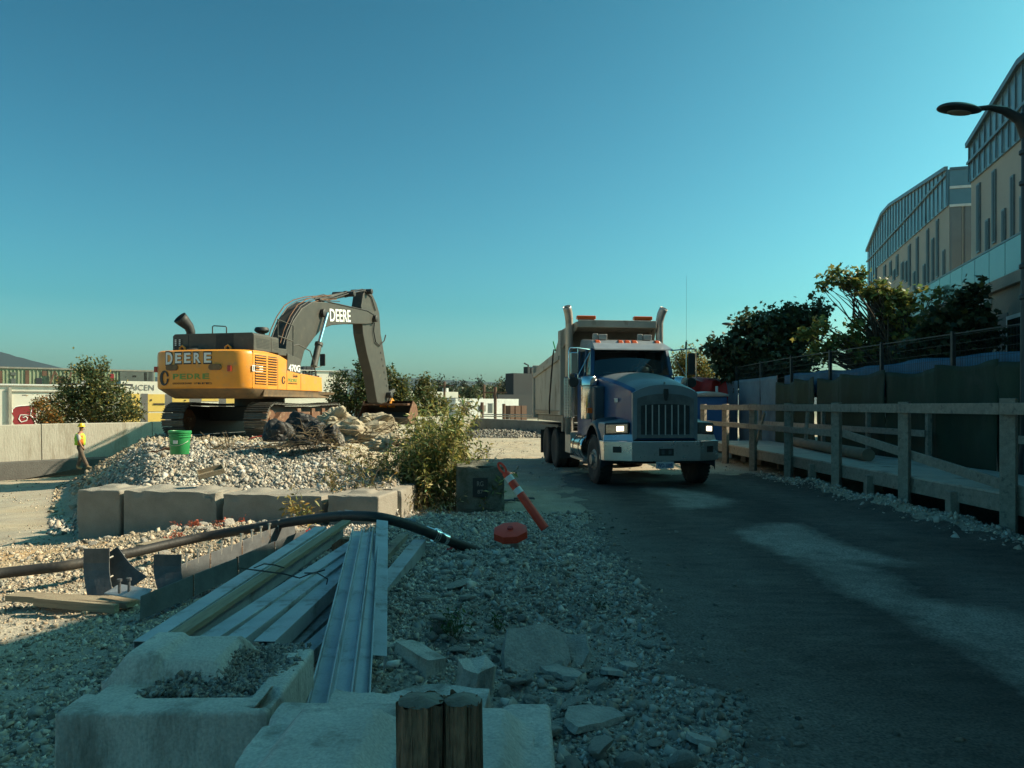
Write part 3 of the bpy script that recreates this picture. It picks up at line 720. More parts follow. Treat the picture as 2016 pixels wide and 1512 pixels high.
# ------------------------------------------------------------------ concrete lock blocks
def lock_block(name, w, d, h, mt, n=22, knobs=((0, 0, 0.42, 0.42),), kh=0.09, seed=0, parent=None, rough=0.003, r=0.022, chips=0.02, hollow=None):
    P = []; Fs = []
    bm = bmesh.new()
    nx = max(6, int(n * w / max(w, d))); ny = max(6, int(n * d / max(w, d))); nz = max(6, int(n * h / max(w, d)))
    cache = {}
    def vert(i, j, k):
        key = (i, j, k)
        if key in cache: return cache[key]
        def e(t, m):     # finer near the edges
            u = t / m * 2 - 1; return math.copysign(abs(u) ** 0.75, u)
        p = Vector((e(i, nx) * w / 2, e(j, ny) * d / 2, e(k, nz) * h / 2))
        q = Vector((max(-w / 2 + r, min(w / 2 - r, p.x)), max(-d / 2 + r, min(d / 2 - r, p.y)), max(-h / 2 + r, min(h / 2 - r, p.z))))
        dd = p - q
        if dd.length > 1e-7:
            cnt = (abs(dd.x) > 1e-7) + (abs(dd.y) > 1e-7) + (abs(dd.z) > 1e-7)
            if cnt > 1: p = q + dd.normalized() * r
        if k == nz:
            for (kx, ky, kw, kd) in knobs:
                s = min((kw / 2 - abs(p.x - kx)), (kd / 2 - abs(p.y - ky)))
                p.z += kh * max(0, min(1, s / 0.06))
            if hollow:
                hx0, hx1, hy0, hy1, hd = hollow
                s = min(p.x - hx0, hx1 - p.x, p.y - hy0, hy1 - p.y); p.z -= hd * max(0, min(1, s / 0.03))
        nn = Vector((seed * 3.1, seed, 0))
        ed = sum(1 for a, b in ((abs(p.x), w / 2), (abs(p.y), d / 2), (abs(p.z), h / 2)) if a > b - 0.05)
        c = max(0, mnoise.noise(p * 5 + nn) - 0.05) * chips * 4 if ed >= 2 else 0
        p = p * (1 - c) + Vector(mnoise.noise_vector(p * 7 + nn)) * rough + Vector(mnoise.noise_vector(p * 25 + nn)) * rough * 0.5
        cache[key] = bm.verts.new(p + Vector((0, 0, h / 2))); return cache[key]
    for i in range(nx):
        for j in range(ny):
            for k in (0, nz): bm.faces.new([vert(i, j, k), vert(i + 1, j, k), vert(i + 1, j + 1, k), vert(i, j + 1, k)])
    for i in range(nx):
        for k in range(nz):
            for j in (0, ny): bm.faces.new([vert(i, j, k), vert(i + 1, j, k), vert(i + 1, j, k + 1), vert(i, j, k + 1)])
    for j in range(ny):
        for k in range(nz):
            for i in (0, nx): bm.faces.new([vert(i, j, k), vert(i, j + 1, k), vert(i, j + 1, k + 1), vert(i, j, k + 1)])
    bmesh.ops.recalc_face_normals(bm, faces=bm.faces)
    me = bpy.data.meshes.new(name); bm.to_mesh(me); bm.free(); me.materials.append(mt)
    me.polygons.foreach_set('use_smooth', [True] * len(me.polygons)); me.set_sharp_from_angle(angle=rad(50))
    return link(bpy.data.objects.new(name, me), parent)

GB = 'concrete blocks walling in the gravel mound'
# front row: ends at given x, following blockline
ang = math.atan2(-0.9, 4.6)
defs = [(-6.28, 0.72, 'leftmost short concrete block at the free end of the row'),
        (-5.52, 1.50, 'long concrete block second from the left in the row'),
        (-3.98, 1.50, 'long concrete block third from the left behind the black hose'),
        (-2.44, 0.76, 'short concrete block at the right corner of the row')]
for i, (x0, L, lab) in enumerate(defs):
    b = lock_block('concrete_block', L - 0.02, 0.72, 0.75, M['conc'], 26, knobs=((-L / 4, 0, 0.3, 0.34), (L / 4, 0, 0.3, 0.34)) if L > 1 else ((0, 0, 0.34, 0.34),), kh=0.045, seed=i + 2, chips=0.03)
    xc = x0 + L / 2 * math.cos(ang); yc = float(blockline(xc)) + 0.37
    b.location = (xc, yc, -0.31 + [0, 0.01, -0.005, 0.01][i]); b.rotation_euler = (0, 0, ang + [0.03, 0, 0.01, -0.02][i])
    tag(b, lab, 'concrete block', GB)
b = lock_block('concrete_block', 0.72, 1.48, 0.75, M['conc'], 24, knobs=((0, -0.35, 0.34, 0.3), (0, 0.35, 0.34, 0.3)), kh=0.045, seed=9, chips=0.03)
b.location = (-1.86, 11.38, -0.30); b.rotation_euler = (0, 0, rad(-6)); tag(b, 'long concrete block returning along the right side of the mound', 'concrete block', GB)

# foreground block A
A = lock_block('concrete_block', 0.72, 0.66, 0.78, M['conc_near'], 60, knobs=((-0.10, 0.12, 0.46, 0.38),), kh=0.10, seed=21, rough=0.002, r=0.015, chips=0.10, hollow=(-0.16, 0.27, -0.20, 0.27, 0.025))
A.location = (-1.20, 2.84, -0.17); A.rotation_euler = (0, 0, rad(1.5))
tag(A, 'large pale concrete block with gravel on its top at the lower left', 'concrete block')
n = 1500
x = RN.uniform(-1, 1, n); y = RN.uniform(-1, 1, n)
gx_, gy_ = [], []
ap = [(275, 1370), (330, 1352), (410, 1338), (455, 1312), (505, 1278), (530, 1268), (598, 1274), (578, 1305), (530, 1348), (450, 1372)]
poly = []
for a, b_ in ap:
    Y = F * (CH - 0.595) / (b_ - HY); poly.append(((a - CX) / F * Y, Y))
px = RN.uniform(-1.55, -0.8, 14000); py = RN.uniform(2.4, 3.25, 14000)
k = inpoly_px(px + 0.02 * RN.normal(size=14000), py + 0.02 * RN.normal(size=14000), poly); px = px[k][:3600]; py = py[k][:3600]
gb = scatter('gravel_patch', px, py, lognorm(len(px), 0.0165, 0.3, 0.008, 0.03), zf=lambda a, b: np.full(a.shape, 0.588) + 0.025 * vn(a * 9, b * 9, 4) + 0.05 * np.clip(np.minimum(0.22 - np.abs(a + 1.28), 0.18 - np.abs(b - 2.95)) / 0.06, 0, 1), base=(0.27, 0.25, 0.22))
tag(gb, 'dark pea gravel heaped on top of the large concrete block', 'gravel', kind='stuff')
# foreground block B
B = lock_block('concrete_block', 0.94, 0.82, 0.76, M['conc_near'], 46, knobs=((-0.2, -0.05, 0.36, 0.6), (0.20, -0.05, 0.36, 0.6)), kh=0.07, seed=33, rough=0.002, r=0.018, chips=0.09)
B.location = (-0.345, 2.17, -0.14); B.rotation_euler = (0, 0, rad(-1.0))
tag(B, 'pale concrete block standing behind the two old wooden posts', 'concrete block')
# marked block
D = thing('concrete_block', 'mossy dark concrete block with a recessed panel of letters by the road', 'concrete block', (-0.52, 11.85, -0.02), rad(4))
bd = lock_block('body', 0.75, 0.72, 0.74, M['conc_mossy'], 26, knobs=((0, 0, 0.34, 0.34),), kh=0.06, seed=44, parent=D, rough=0.008, chips=0.04)
m = MB(); m.bb(-0.115, 0.115, -0.384, -0.372, 0.26, 0.56); m.build('panel', M['black'], D)
text('RG', 0.10, 0.075, M['conc'], D, frame((0.0, -0.388, 0.47), (1, 0, 0), (0, 0, 1)), bold=0.01)
text('87', 0.085, 0.06, M['conc'], D, frame((0.0, -0.388, 0.345), (1, 0, 0), (0, 0, 1)), bold=0.01)

# wooden posts in front
for i, (cx, w, lab, ht) in enumerate([(829, 0.094, 'left of two old weathered wooden posts at the bottom centre', 1.375), (911, 0.077, 'right and narrower of two old weathered wooden posts', 1.372)]):
    Y = 1.58; xx = (cx - CX) / F * Y; zt = CH - (1378 - HY) / F * Y
    t = thing('wooden_post', lab, 'wooden post', (xx, Y, -0.1), 0, 'pair of old posts')
    bm = bmesh.new(); N_ = 64; K = 60; rings = []
    for k in range(K + 1):
        z = (zt + 0.1) * k / K; ring = []
        for j in range(N_):
            q = 2 * math.pi * j / N_; cq, sq = math.cos(q), math.sin(q)
            e = 0.8
            x_ = math.copysign(abs(cq) ** e, cq) * w / 2; y_ = math.copysign(abs(sq) ** e, sq) * w / 2
            nn = mnoise.noise(Vector((j * 0.4 + i * 30, z * 1.2, 3))) * 0.006 + mnoise.noise(Vector((j * 1.3, z * 2, 7 + i))) * 0.004 - max(0, mnoise.noise(Vector((j * 0.75 + 9, z * 0.8, i)) ) - 0.3) * 0.015
            zz = z + (mnoise.noise(Vector((cq * 3, sq * 3, i))) * 0.012 if k == K else 0)
            ring.append(bm.verts.new((x_ * (1 + nn / w * 4), y_ * (1 + nn / w * 4), zz)))
        rings.append(ring)
    for k in range(K):
        for j in range(N_): bm.faces.new([rings[k][j], rings[k][(j + 1) % N_], rings[k + 1][(j + 1) % N_], rings[k + 1][j]])
    me = bpy.data.meshes.new('shaft'); bm.to_mesh(me); bm.free(); me.materials.append(M['timber_old'])
    link(bpy.data.objects.new('shaft', me), t)
    tp = MB(); ring = [(math.copysign(abs(math.cos(q)) ** .8, math.cos(q)) * w * .51, math.copysign(abs(math.sin(q)) ** .8, math.sin(q)) * w * .51, zt + 0.1 + 0.008 * mnoise.noise(Vector((q, i, 1)))) for q in np.linspace(0, 2 * math.pi, 65)[:-1]]
    tp.add(ring + [(0, 0, zt + 0.108)], [(a, (a + 1) % 64, 64) for a in range(64)]); tp.build('end_grain', M['timber_end'], t)
# ------------------------------------------------------------------ excavator
EX_RZ = rad(-13); EXO = Vector((-8.96, 26.28, 0.60))
ex_h = Vector((0.225, 0.974, 0)); ex_r = Vector((0.974, -0.225, 0))
ex = thing('excavator', 'large yellow and grey tracked excavator parked on the gravel mound, seen from behind', 'excavator', EXO, EX_RZ)
def ebp(zx, zy, xo=0.1):      # point of the photograph (crop coordinates) in the vertical boom plane -> local (y, z)
    px = 280 + zx / 3.733; py = 550 + zy / 3.733
    d = Vector(((px - CX) / F, 1, -(py - HY) / F))
    o = EXO + ex_r * xo; nrm = ex_r
    t = ((o.x) * nrm.x + (o.y) * nrm.y) / (d.x * nrm.x + d.y * nrm.y)
    p = Vector((0, 0, CH)) + d * t - o
    return (p.x * ex_h.x + p.y * ex_h.y, p.z + 0)
# tracks
shoe = MB()
shoe.box((0, 0, 0.02), (0.80, 0.205, 0.035))
for yy in (-0.085, 0.0, 0.085): shoe.box((0, yy, 0.055), (0.80, 0.022, 0.05))
shoe_o = None
def track_path():
    pts = []; L = 4.25; r = 0.52
    n = 52
    total = 2 * L + 2 * math.pi * r
    for i in range(n):
        s = total * i / n
        if s < L: y = -L / 2 + s; z = 2 * r; a = 0; z -= 0.05 * math.sin(math.pi * s / L)
        elif s < L + math.pi * r:
            q = (s - L) / r; y = L / 2 + r * math.sin(q); z = r + r * math.cos(q); a = -q
        elif s < 2 * L + math.pi * r: y = L / 2 - (s - L - math.pi * r); z = 0; a = math.pi
        else:
            q = (s - 2 * L - math.pi * r) / r; y = -L / 2 - r * math.sin(q); z = r - r * math.cos(q); a = math.pi - q
        pts.append((y, z + 0.07, a))
    return pts
for sx in (-1, 1):
    x0 = 1.50 * sx
    tr = MB()
    pr = [(y, z) for y, z, a in track_path()]
    tr.yz([(y * 0.975, 0.59 + (z - 0.59) * 0.93) for y, z in pr], x0 - 0.13, x0 + 0.13)
    # hollow look: side frame proud of the link chain
    trk = tr.build('track', M['black'], ex)
    for y, z, a in track_path():
        if shoe_o is None:
            shoe_o = shoe.build('track_shoe', M['track'], trk)
            o = shoe_o
        else:
            o = shoe_o.copy(); link(o, trk)
        o.location = (x0, y, z); o.rotation_euler = (a, 0, 0)
    fr = MB()
    fr.yz([(-1.9, 0.42), (1.9, 0.42), (2.0, 0.62), (1.7, 0.86), (-1.7, 0.86), (-2.0, 0.62)], x0 + (0.14 if sx > 0 else -0.36), x0 + (0.36 if sx > 0 else -0.14))
    fo = fr.build('track_frame', M['rust'], ex, bevel=0.02)
    for k in range(8):
        w = MB(); w.lathe([(0.0, 0), (0.13, 0), (0.15, 0.02), (0.15, 0.16), (0.13, 0.18), (0, 0.18)], 14, (x0 + 0.15 * sx - (0.09), -1.6 + k * 0.46, 0.26), 'X'); w.build('roller', M['track'], fo, True)
    for yy in (-2.12, 2.12):
        w = MB(); w.lathe([(0.0, -.19), (0.36, -.19), (0.42, -.12), (0.42, .12), (0.36, .19), (0, .19)], 22, (x0, yy, 0.59), 'X')
        w.lathe([(0, -.24), (0.12, -.24), (0.12, .24), (0, .24)], 14, (x0, yy, 0.59), 'X')
        w.build('idler' if yy > 0 else 'sprocket', M['rust'], ex, True)
    for yy in (-0.8, 0.2, 0.95):
        w = MB(); w.bb(x0 + 0.36 * sx, x0 + 0.42 * sx, yy, yy + 0.24, 0.55, 0.98); w.build('track_bracket', M['rust'], ex, bevel=0.01)
m = MB(); m.xy([(-1.4, -0.95), (1.4, -0.95), (1.4, -0.4), (0.9, 0), (1.4, 0.4), (1.4, 1.0), (-1.4, 1.0), (-1.4, 0.4), (-0.9, 0), (-1.4, -0.4)], 0.55, 1.05); m.build('car_body', M['black'], ex, bevel=0.03)
m = MB(); m.lathe([(0, 1.0), (0.85, 1.0), (0.85, 1.38), (0, 1.38)], 36); m.build('swing_ring', M['black'], ex, True)
# platform
m = MB()
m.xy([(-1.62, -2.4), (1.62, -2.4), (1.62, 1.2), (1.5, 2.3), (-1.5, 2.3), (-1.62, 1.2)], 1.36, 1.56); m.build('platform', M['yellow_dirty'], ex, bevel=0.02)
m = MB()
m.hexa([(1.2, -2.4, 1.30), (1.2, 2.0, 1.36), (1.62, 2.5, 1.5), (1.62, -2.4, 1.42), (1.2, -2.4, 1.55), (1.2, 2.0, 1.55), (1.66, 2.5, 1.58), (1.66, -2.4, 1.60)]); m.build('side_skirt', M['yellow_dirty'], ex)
# counterweight: curved rear, tapered bottom
def cwt_ring(z, inset, yb):
    pts = []
    for q in np.linspace(-1, 1, 25):
        x = 1.66 * q; ed = max(0, abs(q) - 0.82) / 0.18
        y = yb - 0.30 * (1 - q * q) + 0.36 * (1 - math.sqrt(max(0, 1 - ed * ed)))
        pts.append((x * (1 - inset * 0.05), y + inset * 0.22, z))
    pts += [(1.66 * (1 - inset * 0.05), -2.2, z), (-1.66 * (1 - inset * 0.05), -2.2, z)]
    return pts
m = MB()
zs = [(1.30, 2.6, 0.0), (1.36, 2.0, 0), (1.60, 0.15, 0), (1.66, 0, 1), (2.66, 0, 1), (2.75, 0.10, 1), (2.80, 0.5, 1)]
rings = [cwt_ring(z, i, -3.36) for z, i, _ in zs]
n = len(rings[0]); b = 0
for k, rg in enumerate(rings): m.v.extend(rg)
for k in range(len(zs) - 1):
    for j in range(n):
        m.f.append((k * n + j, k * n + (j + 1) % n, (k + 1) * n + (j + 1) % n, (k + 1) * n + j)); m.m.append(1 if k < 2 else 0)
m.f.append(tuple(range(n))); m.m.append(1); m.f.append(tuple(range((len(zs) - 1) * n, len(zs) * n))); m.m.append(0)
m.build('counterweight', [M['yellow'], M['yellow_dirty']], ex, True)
for xx in (-0.85, 0.78):
    m = MB(); m.tube([(xx - 0.09, -3.05, 2.78), (xx - 0.09, -3.05, 2.9), (xx, -3.05, 2.97), (xx + 0.09, -3.05, 2.9), (xx + 0.09, -3.05, 2.78)], 0.035, 8); m.build('lifting_eye', M['yellow'], ex, True)
for xx in (-0.78, 0.72):     # recessed slots at the rear
    m = MB()
    m.prism([(xx + 0.2 * math.copysign(1, math.cos(q)) * 0.6 + 0.09 * math.cos(q), -3.655, 2.25 + 0.09 * math.sin(q)) for q in np.linspace(0, 2 * math.pi, 20)[:-1]], (0, 0.08, 0)); m.build('rear_slot', M['yellow_dirty'], ex)
def rear_y(x): q = x / 1.66; return -3.36 - 0.30 * (1 - q * q)
# lettering on the rear: each letter follows the curved back
word = 'DEERE'
for i, ch in enumerate(word):
    xx = -0.95 + i * 0.345 + (0.03 if i == 0 else 0.05); yy = rear_y(xx); sl_ = 2 * 0.30 * xx / 1.66 ** 2
    h_ = 0.40 if i == 0 else 0.33
    text(ch, 0.335 if i == 0 else 0.285, h_ + 0.06, M['letter_black'], ex, frame((xx, yy - 0.005, 2.54), (1, sl_, 0), (0, 0, 1)), bold=0.05)
    text(ch, 0.285 if i == 0 else 0.235, h_ - 0.02, M['letter'], ex, frame((xx, yy - 0.012, 2.54), (1, sl_, 0), (0, 0, 1)), bold=0.03)
def ring_logo(cx, cy, cz, r, xd, nm='ring_logo'):
    m = MB(); xd = Vector(xd).normalized(); up = Vector((0, 0, 1)); nn = xd.cross(up)
    a = []; b_ = []
    for q in np.linspace(0.25, 2 * math.pi - 0.1, 26):
        a.append(Vector((cx, cy, cz)) + xd * (r * math.cos(q)) * 0.85 + up * (r * math.sin(q)))
        b_.append(Vector((cx, cy, cz)) + xd * (r * 0.12 + r * 0.52 * math.cos(q) * 0.85) + up * (r * 0.78 * math.sin(q)))
    m.grid([a, b_]); return m.build(nm, M['letter_black'], ex, fixn=False, solid=0.006)
ring_logo(-1.13, rear_y(-1.13) - 0.02, 1.93, 0.235, (1, -0.25, 0))
for i, ch in enumerate('PEDRE'):
    xx = -0.66 + i * 0.27; yy = rear_y(xx); sl_ = 2 * 0.30 * xx / 1.66 ** 2
    text(ch, 0.22, 0.17, M['letter_green'], ex, frame((xx, yy - 0.008, 1.97), (1, sl_, 0), (0, 0, 1)), bold=0.025)
for i, ch in enumerate('UNDERGROUND UTILITIES'):
    if ch == ' ': continue
    xx = -0.75 + i * 0.067; yy = rear_y(xx); sl_ = 2 * 0.30 * xx / 1.66 ** 2
    text(ch, 0.045, 0.055, M['letter_black'], ex, frame((xx, yy - 0.008, 1.755), (1, sl_, 0), (0, 0, 1)))
m = MB(); m.bb(1.10, 1.22, -3.56, -3.52, 2.12, 2.30); m.build('red_reflector', M['redlens'], ex)
m = MB(); m.bb(-1.58, -1.48, -3.44, -3.40, 2.12, 2.30); m.build('red_reflector', M['redlens'], ex)
m = MB(); m.bb(-1.668, -1.664, -3.0, -2.8, 2.1, 2.3); m.build('warning_sticker', M['white'], ex)
m = MB(); m.bb(1.661, 1.668, -3.1, -2.5, 2.14, 2.33); so = m.build('warning_sticker', M['white'], ex)
m = MB(); m.bb(1.668, 1.672, -2.98, -2.72, 2.16, 2.31); m.bb(1.668, 1.672, -3.06, -3.03, 2.16, 2.3); m.build('sticker_print', M['letter_black'], so)
# hood (grey)
m = MB(); m.xz([(-1.28, 2.80), (1.62, 2.80), (1.62, 3.30), (1.55, 3.36), (-1.2, 3.36), (-1.28, 3.30)], -2.95, -1.95); m.build('hood', M['exgrey'], ex, bevel=0.02)
m = MB(); m.xz([(-1.28, 2.80), (1.62, 2.80), (1.62, 3.27), (1.55, 3.33), (-1.2, 3.33), (-1.28, 3.27)], -1.94, -1.48); m.build('hood', M['exgrey'], ex, bevel=0.02)
m = MB(); m.bb(-1.28, 1.60, -1.47, -0.95, 2.75, 2.98); m.build('hood', M['exgrey'], ex, bevel=0.02)
for xx in (-0.7, 0.3, 0.9):
    m = MB(); m.bb(xx - 0.006, xx + 0.006, -2.956, -2.95, 2.82, 3.34); m.build('hood_seam', M['black'], ex)
m = MB(); m.bb(0.30, 0.9, -2.957, -2.951, 2.84, 3.33); m.build('rear_panel', M['black'], ex)
for (x0, x1, z0, z1) in ((-1.2, -0.9, 2.88, 3.22), (-0.6, -0.34, 2.88, 3.02)):      # rear mesh grilles
    for i in range(4):
        for j in range(int((z1 - z0) / 0.055)):
            if i % 2 == 0 and x0 < -1 and j > 1 and j < 6: mt_ = M['letter']
            else: mt_ = M['black']
            m = MB(); a = x0 + i * (x1 - x0) / 4; m.bb(a, a + 0.055, -2.956, -2.95, z0 + j * 0.055, z0 + j * 0.055 + 0.035)
            m.build('vent_slot', mt_, ex)
for k in range(7):
    m = MB(); m.bb(1.62, 1.626, -2.8, -2.05, 2.90 + k * 0.045, 2.915 + k * 0.045); m.build('vent_slot', M['black'], ex)
for k in range(5):
    m = MB(); m.bb(1.62, 1.626, -1.85, -1.55 , 2.92 + k * 0.05, 2.932 + k * 0.05); m.build('vent_slot', M['black'], ex)
# yellow side with louvres
m = MB(); m.yz([(-2.2, 1.60), (1.55, 1.60), (1.50, 2.12), (-0.05, 2.20), (-0.06, 2.32), (-0.98, 2.62), (-1.45, 2.74), (-2.2, 2.80)], 1.50, 1.62)
m.yz([(-3.05, 1.62), (-2.2, 1.62), (-2.2, 2.79), (-3.05, 2.79)], 1.60, 1.655)
m.build('side_panel', M['yellow'], ex, bevel=0.015)
for (y0, y1) in ((-2.95, -2.30), (-2.18, -1.62)):
    m = MB(); m.bb(1.655 if y0 < -2.2 else 1.62, 1.662 if y0 < -2.2 else 1.628, y0, y1, 1.74, 2.66); lv = m.build('louvre_panel', M['black'], ex)
    xo = 1.662 if y0 < -2.2 else 1.628
    for k in range(11):
        s_ = MB(); s_.box((xo + 0.012, (y0 + y1) / 2, 1.785 + k * 0.082), (0.05, y1 - y0 - 0.02, 0.018), Matrix.Rotation(rad(38), 3, 'Y')); s_.build('louvre_slat', M['yellow'], lv)
for yy in (-2.24, -1.55, -0.98, -0.04):
    m = MB(); m.bb(1.62, 1.625, yy - 0.008, yy + 0.008, 1.62, 2.15 if yy > -0.5 else 2.6); m.build('panel_seam', M['black'], ex)
m = MB(); m.yz([(-0.95, 2.27), (-0.06, 2.18), (-0.06, 2.70), (-0.95, 2.84)], 1.3, 1.632); m.build('model_panel', M['exgrey'], ex, bevel=0.01)
text('470G', 0.78, 0.24, M['letter'], ex, frame((1.637, -0.50, 2.36), (0, 1, 0), (0, 0, 1)), bold=0.03)
text('Grade', 0.3, 0.1, M['letter_black'], ex, frame((1.627, -0.42, 2.10), (0, 1, 0), (0, 0, 1)))
ring_logo(1.63, -1.20, 1.93, 0.13, (0, 1, 0))
text('PEDRE', 0.62, 0.12, M['letter_green'], ex, frame((1.626, -0.60, 1.94), (0, 1, 0), (0, 0, 1)), bold=0.02)
text('UNDERGROUND', 0.6, 0.035, M['letter_black'], ex, frame((1.626, -0.60, 1.83), (0, 1, 0), (0, 0, 1)))
# upper deck right: engine bay, tank, cab on the left side
m = MB(); m.bb(-1.5, 1.50, -2.2, -0.95, 1.56, 2.78); m.bb(0.55, 1.5, -0.95, 1.5, 1.56, 2.12); m.build('deck_housing', M['exgrey'], ex, bevel=0.02)
cab = MB(); cab.yz([(0.2, 1.56), (2.2, 1.56), (2.25, 2.4), (1.95, 3.25), (0.3, 3.3), (0.2, 2.4)], -1.55, -0.55); co = cab.build('cab', M['exgrey'], ex, bevel=0.04)
m = MB(); m.yz([(0.45, 2.3), (1.9, 2.3), (1.75, 3.1), (0.5, 3.12)], -1.56, -0.54); m.build('cab_window', M['glass'], ex)
# exhaust and pre-cleaner
m = MB()
P = [(-1.10, -2.3, 3.32), (-1.10, -2.3, 3.50), (-1.14, -2.34, 3.66), (-1.24, -2.50, 3.84), (-1.29, -2.60, 3.94)]
m.tube(P, [0.13, 0.13, 0.15, 0.20, 0.22], 18, cap=False)
eo = m.build('exhaust_stack', M['black'], ex, True, solid=0.02)
m = MB(); m.tube([(-1.235, -2.49, 3.83), (-1.26, -2.54, 3.87)], 0.19, 18); m.build('stack_opening', M['black'], ex)
m = MB(); m.lathe([(0.0, 3.0), (0.10, 3.0), (0.10, 3.5), (0.17, 3.52), (0.24, 3.58), (0.24, 3.64), (0.2, 3.7), (0, 3.72)], 24, (0.85, -1.25, 0)); m.build('air_precleaner', M['black'], ex, True)
m = MB(); m.tube([(-0.15, -2.5, 3.35), (-0.15, -2.5, 3.62), (-0.1, -2.5, 3.65), (0.32, -2.5, 3.62), (0.36, -2.5, 3.58), (0.36, -2.5, 3.35)], 0.02, 6); m.build('handrail', M['exgrey'], ex, True)
m = MB(); m.lathe([(0, 0), (0.26, 0), (0.22, 0.06), (0, 0.09)], 20, (-0.35, -3.1, 2.80)); m.build('filler_cap', M['exgrey'], ex, True)
# guard rails beside the boom foot and mirror mast
for P in ([(1.5, -1.35, 2.98), (1.5, -1.35, 3.95), (1.5, -0.35, 3.85), (1.5, -0.35, 2.8)], [(1.5, -1.35, 3.4), (1.5, -0.35, 3.3)],
          [(1.5, -0.35, 3.15), (1.5, 0.0, 3.22), (1.5, 0.85, 3.05), (1.52, 1.0, 2.8), (1.54, 1.40, 1.75), (1.54, 1.36, 1.62)]):
    m = MB(); m.tube(P, 0.022, 6); m.build('guard_rail', M['exgrey'], ex, True)
m = MB(); m.tube([(1.52, 1.12, 2.45), (1.55, 1.5, 2.52), (1.6, 1.62, 2.6)], 0.018, 6); m.build('mirror_arm', M['exgrey'], ex, True)
m = MB(); m.bb(1.5, 1.72, 1.56, 1.62, 2.55, 3.0); m.build('mirror', M['black'], ex, bevel=0.03)
# boom
def prof(lst, xo=0.1): return [ebp(a, b, xo) for a, b in lst]
boom = prof([(985, 600), (1000, 430), (1045, 310), (1110, 215), (1190, 165), (1330, 172), (1480, 205), (1610, 232), (1662, 262), (1662, 322), (1600, 330), (1480, 328), (1340, 338), (1262, 366), (1205, 430), (1130, 530), (1105, 620)])
m = MB(); m.yz(boom, -0.24, 0.46); m.build('boom', M['boomgrey'], ex, bevel=0.03)
l0 = ebp(1378, 262, 0.46); l1 = ebp(1530, 270, 0.46)
d_ = Vector((0, l1[0] - l0[0], (l1[1] - l0[1]))); Lw = abs(d_.length)
text('DEERE', 1.9 * 0 + Lw, 0.52, M['letter'], ex, frame((0.468, (l0[0] + l1[0]) / 2, (l0[1] + l1[1]) / 2), (0, d_.y, d_.z), (0, -d_.z * 0, 1)), bold=0.018)
arm = prof([(1600, 75), (1640, 78), (1685, 175), (1708, 250), (1718, 400), (1752, 600), (1772, 760), (1782, 860), (1765, 905), (1720, 915), (1690, 905), (1655, 700), (1612, 540), (1585, 400), (1578, 300), (1572, 200), (1585, 120)])
m = MB(); m.yz(arm, -0.14, 0.36); m.build('arm', M['boomgrey'], ex, bevel=0.03)
for (a, b_, r_) in ((1650, 290, 0.16), (1612, 92, 0.12), (1258, 250, 0.17), (1762, 850, 0.15), (1480, 110, 0.12)):
    y_, z_ = ebp(a, b_)
    m = MB(); m.lathe([(0, -0.4), (r_, -0.4), (r_, 0.62), (r_ * 0.8, 0.64), (0, 0.64)], 18, (0, y_, z_), 'X'); m.build('pivot_pin', M['black'], ex, True)
def cyl(a, b_, c_, x_, r1=0.13, r2=0.07, n1='cylinder_barrel'):
    A_, B_, C_ = (ebp(*q) for q in (a, b_, c_))
    m = MB(); m.tube([(x_, *A_), (x_, *B_)], r1, 16)
    t = (Vector((x_, *B_)) - Vector((x_, *A_))).normalized()
    m.tube([Vector((x_, *B_)) - t * 0.12, Vector((x_, *B_))], r1 * 1.25, 16); m.build('cylinder_barrel', M['exgrey'], ex, True)
    m = MB(); m.tube([(x_, *B_), (x_, *C_)], r2, 12); m.build('cylinder_rod', M['chrome'], ex, True)
cyl((1165, 640), (1205, 470), (1268, 252), 0.66)
cyl((1165, 640), (1205, 470), (1268, 252), -0.44)
cyl((1290, 152), (1500, 108), (1608, 90), 0.1, 0.12, 0.06)
# hydraulic hoses on the boom
for k, off in enumerate((0, 22, 46, 70)):
    for xx in (-0.12, 0.42):
        if k > 1 and xx < 0: continue
        P = [ebp(a + off, b_ + off * 0.45) for a, b_ in ((955, 470), (985, 370), (1030, 270), (1085, 190), (1150, 150), (1230, 128), (1330, 120 + k * 4))]
        m = MB(); m.tube([(xx, y_, z_) for y_, z_ in P], 0.022, 6); m.build('hydraulic_hose', M['hose'] if k % 2 else M['rust'], ex, True)
for off in (0, 10):
    P = [ebp(a, b_ + off, 0.3) for a, b_ in ((1250, 130), (1330, 112), (1400, 128), (1500, 95), (1620, 72), (1670, 120), (1700, 220))]
    m = MB(); m.tube([(0.3 + off * .01, y_, z_) for y_, z_ in P], 0.025, 6); m.build('hydraulic_hose', M['hose'], ex, True)
P = [ebp(a, b_) for a, b_ in ((1240, 150), (1330, 172), (1480, 205), (1600, 232), (1650, 262))]
m = MB(); m.tube([(0.47, y_, z_) for y_, z_ in P], 0.025, 6); m.build('hydraulic_hose', M['black'], ex, True)
P = [ebp(a, b_) for a, b_ in ((1665, 290), (1655, 380), (1670, 460), (1700, 490), (1735, 450), (1745, 410))]
m = MB(); m.tube([(0.42, y_, z_) for y_, z_ in P], 0.03, 6); m.build('hydraulic_hose', M['black'], ex, True)
for t_ in np.linspace(0, 1, 6):      # bolt plates down the arm
    y_, z_ = ebp(1718 + 42 * t_, 540 + 240 * t_)
    m = MB(); m.bb(0.36, 0.375, y_ - 0.06, y_ + 0.06, z_ - 0.05, z_ + 0.05); m.build('arm_bracket', M['black'], ex)
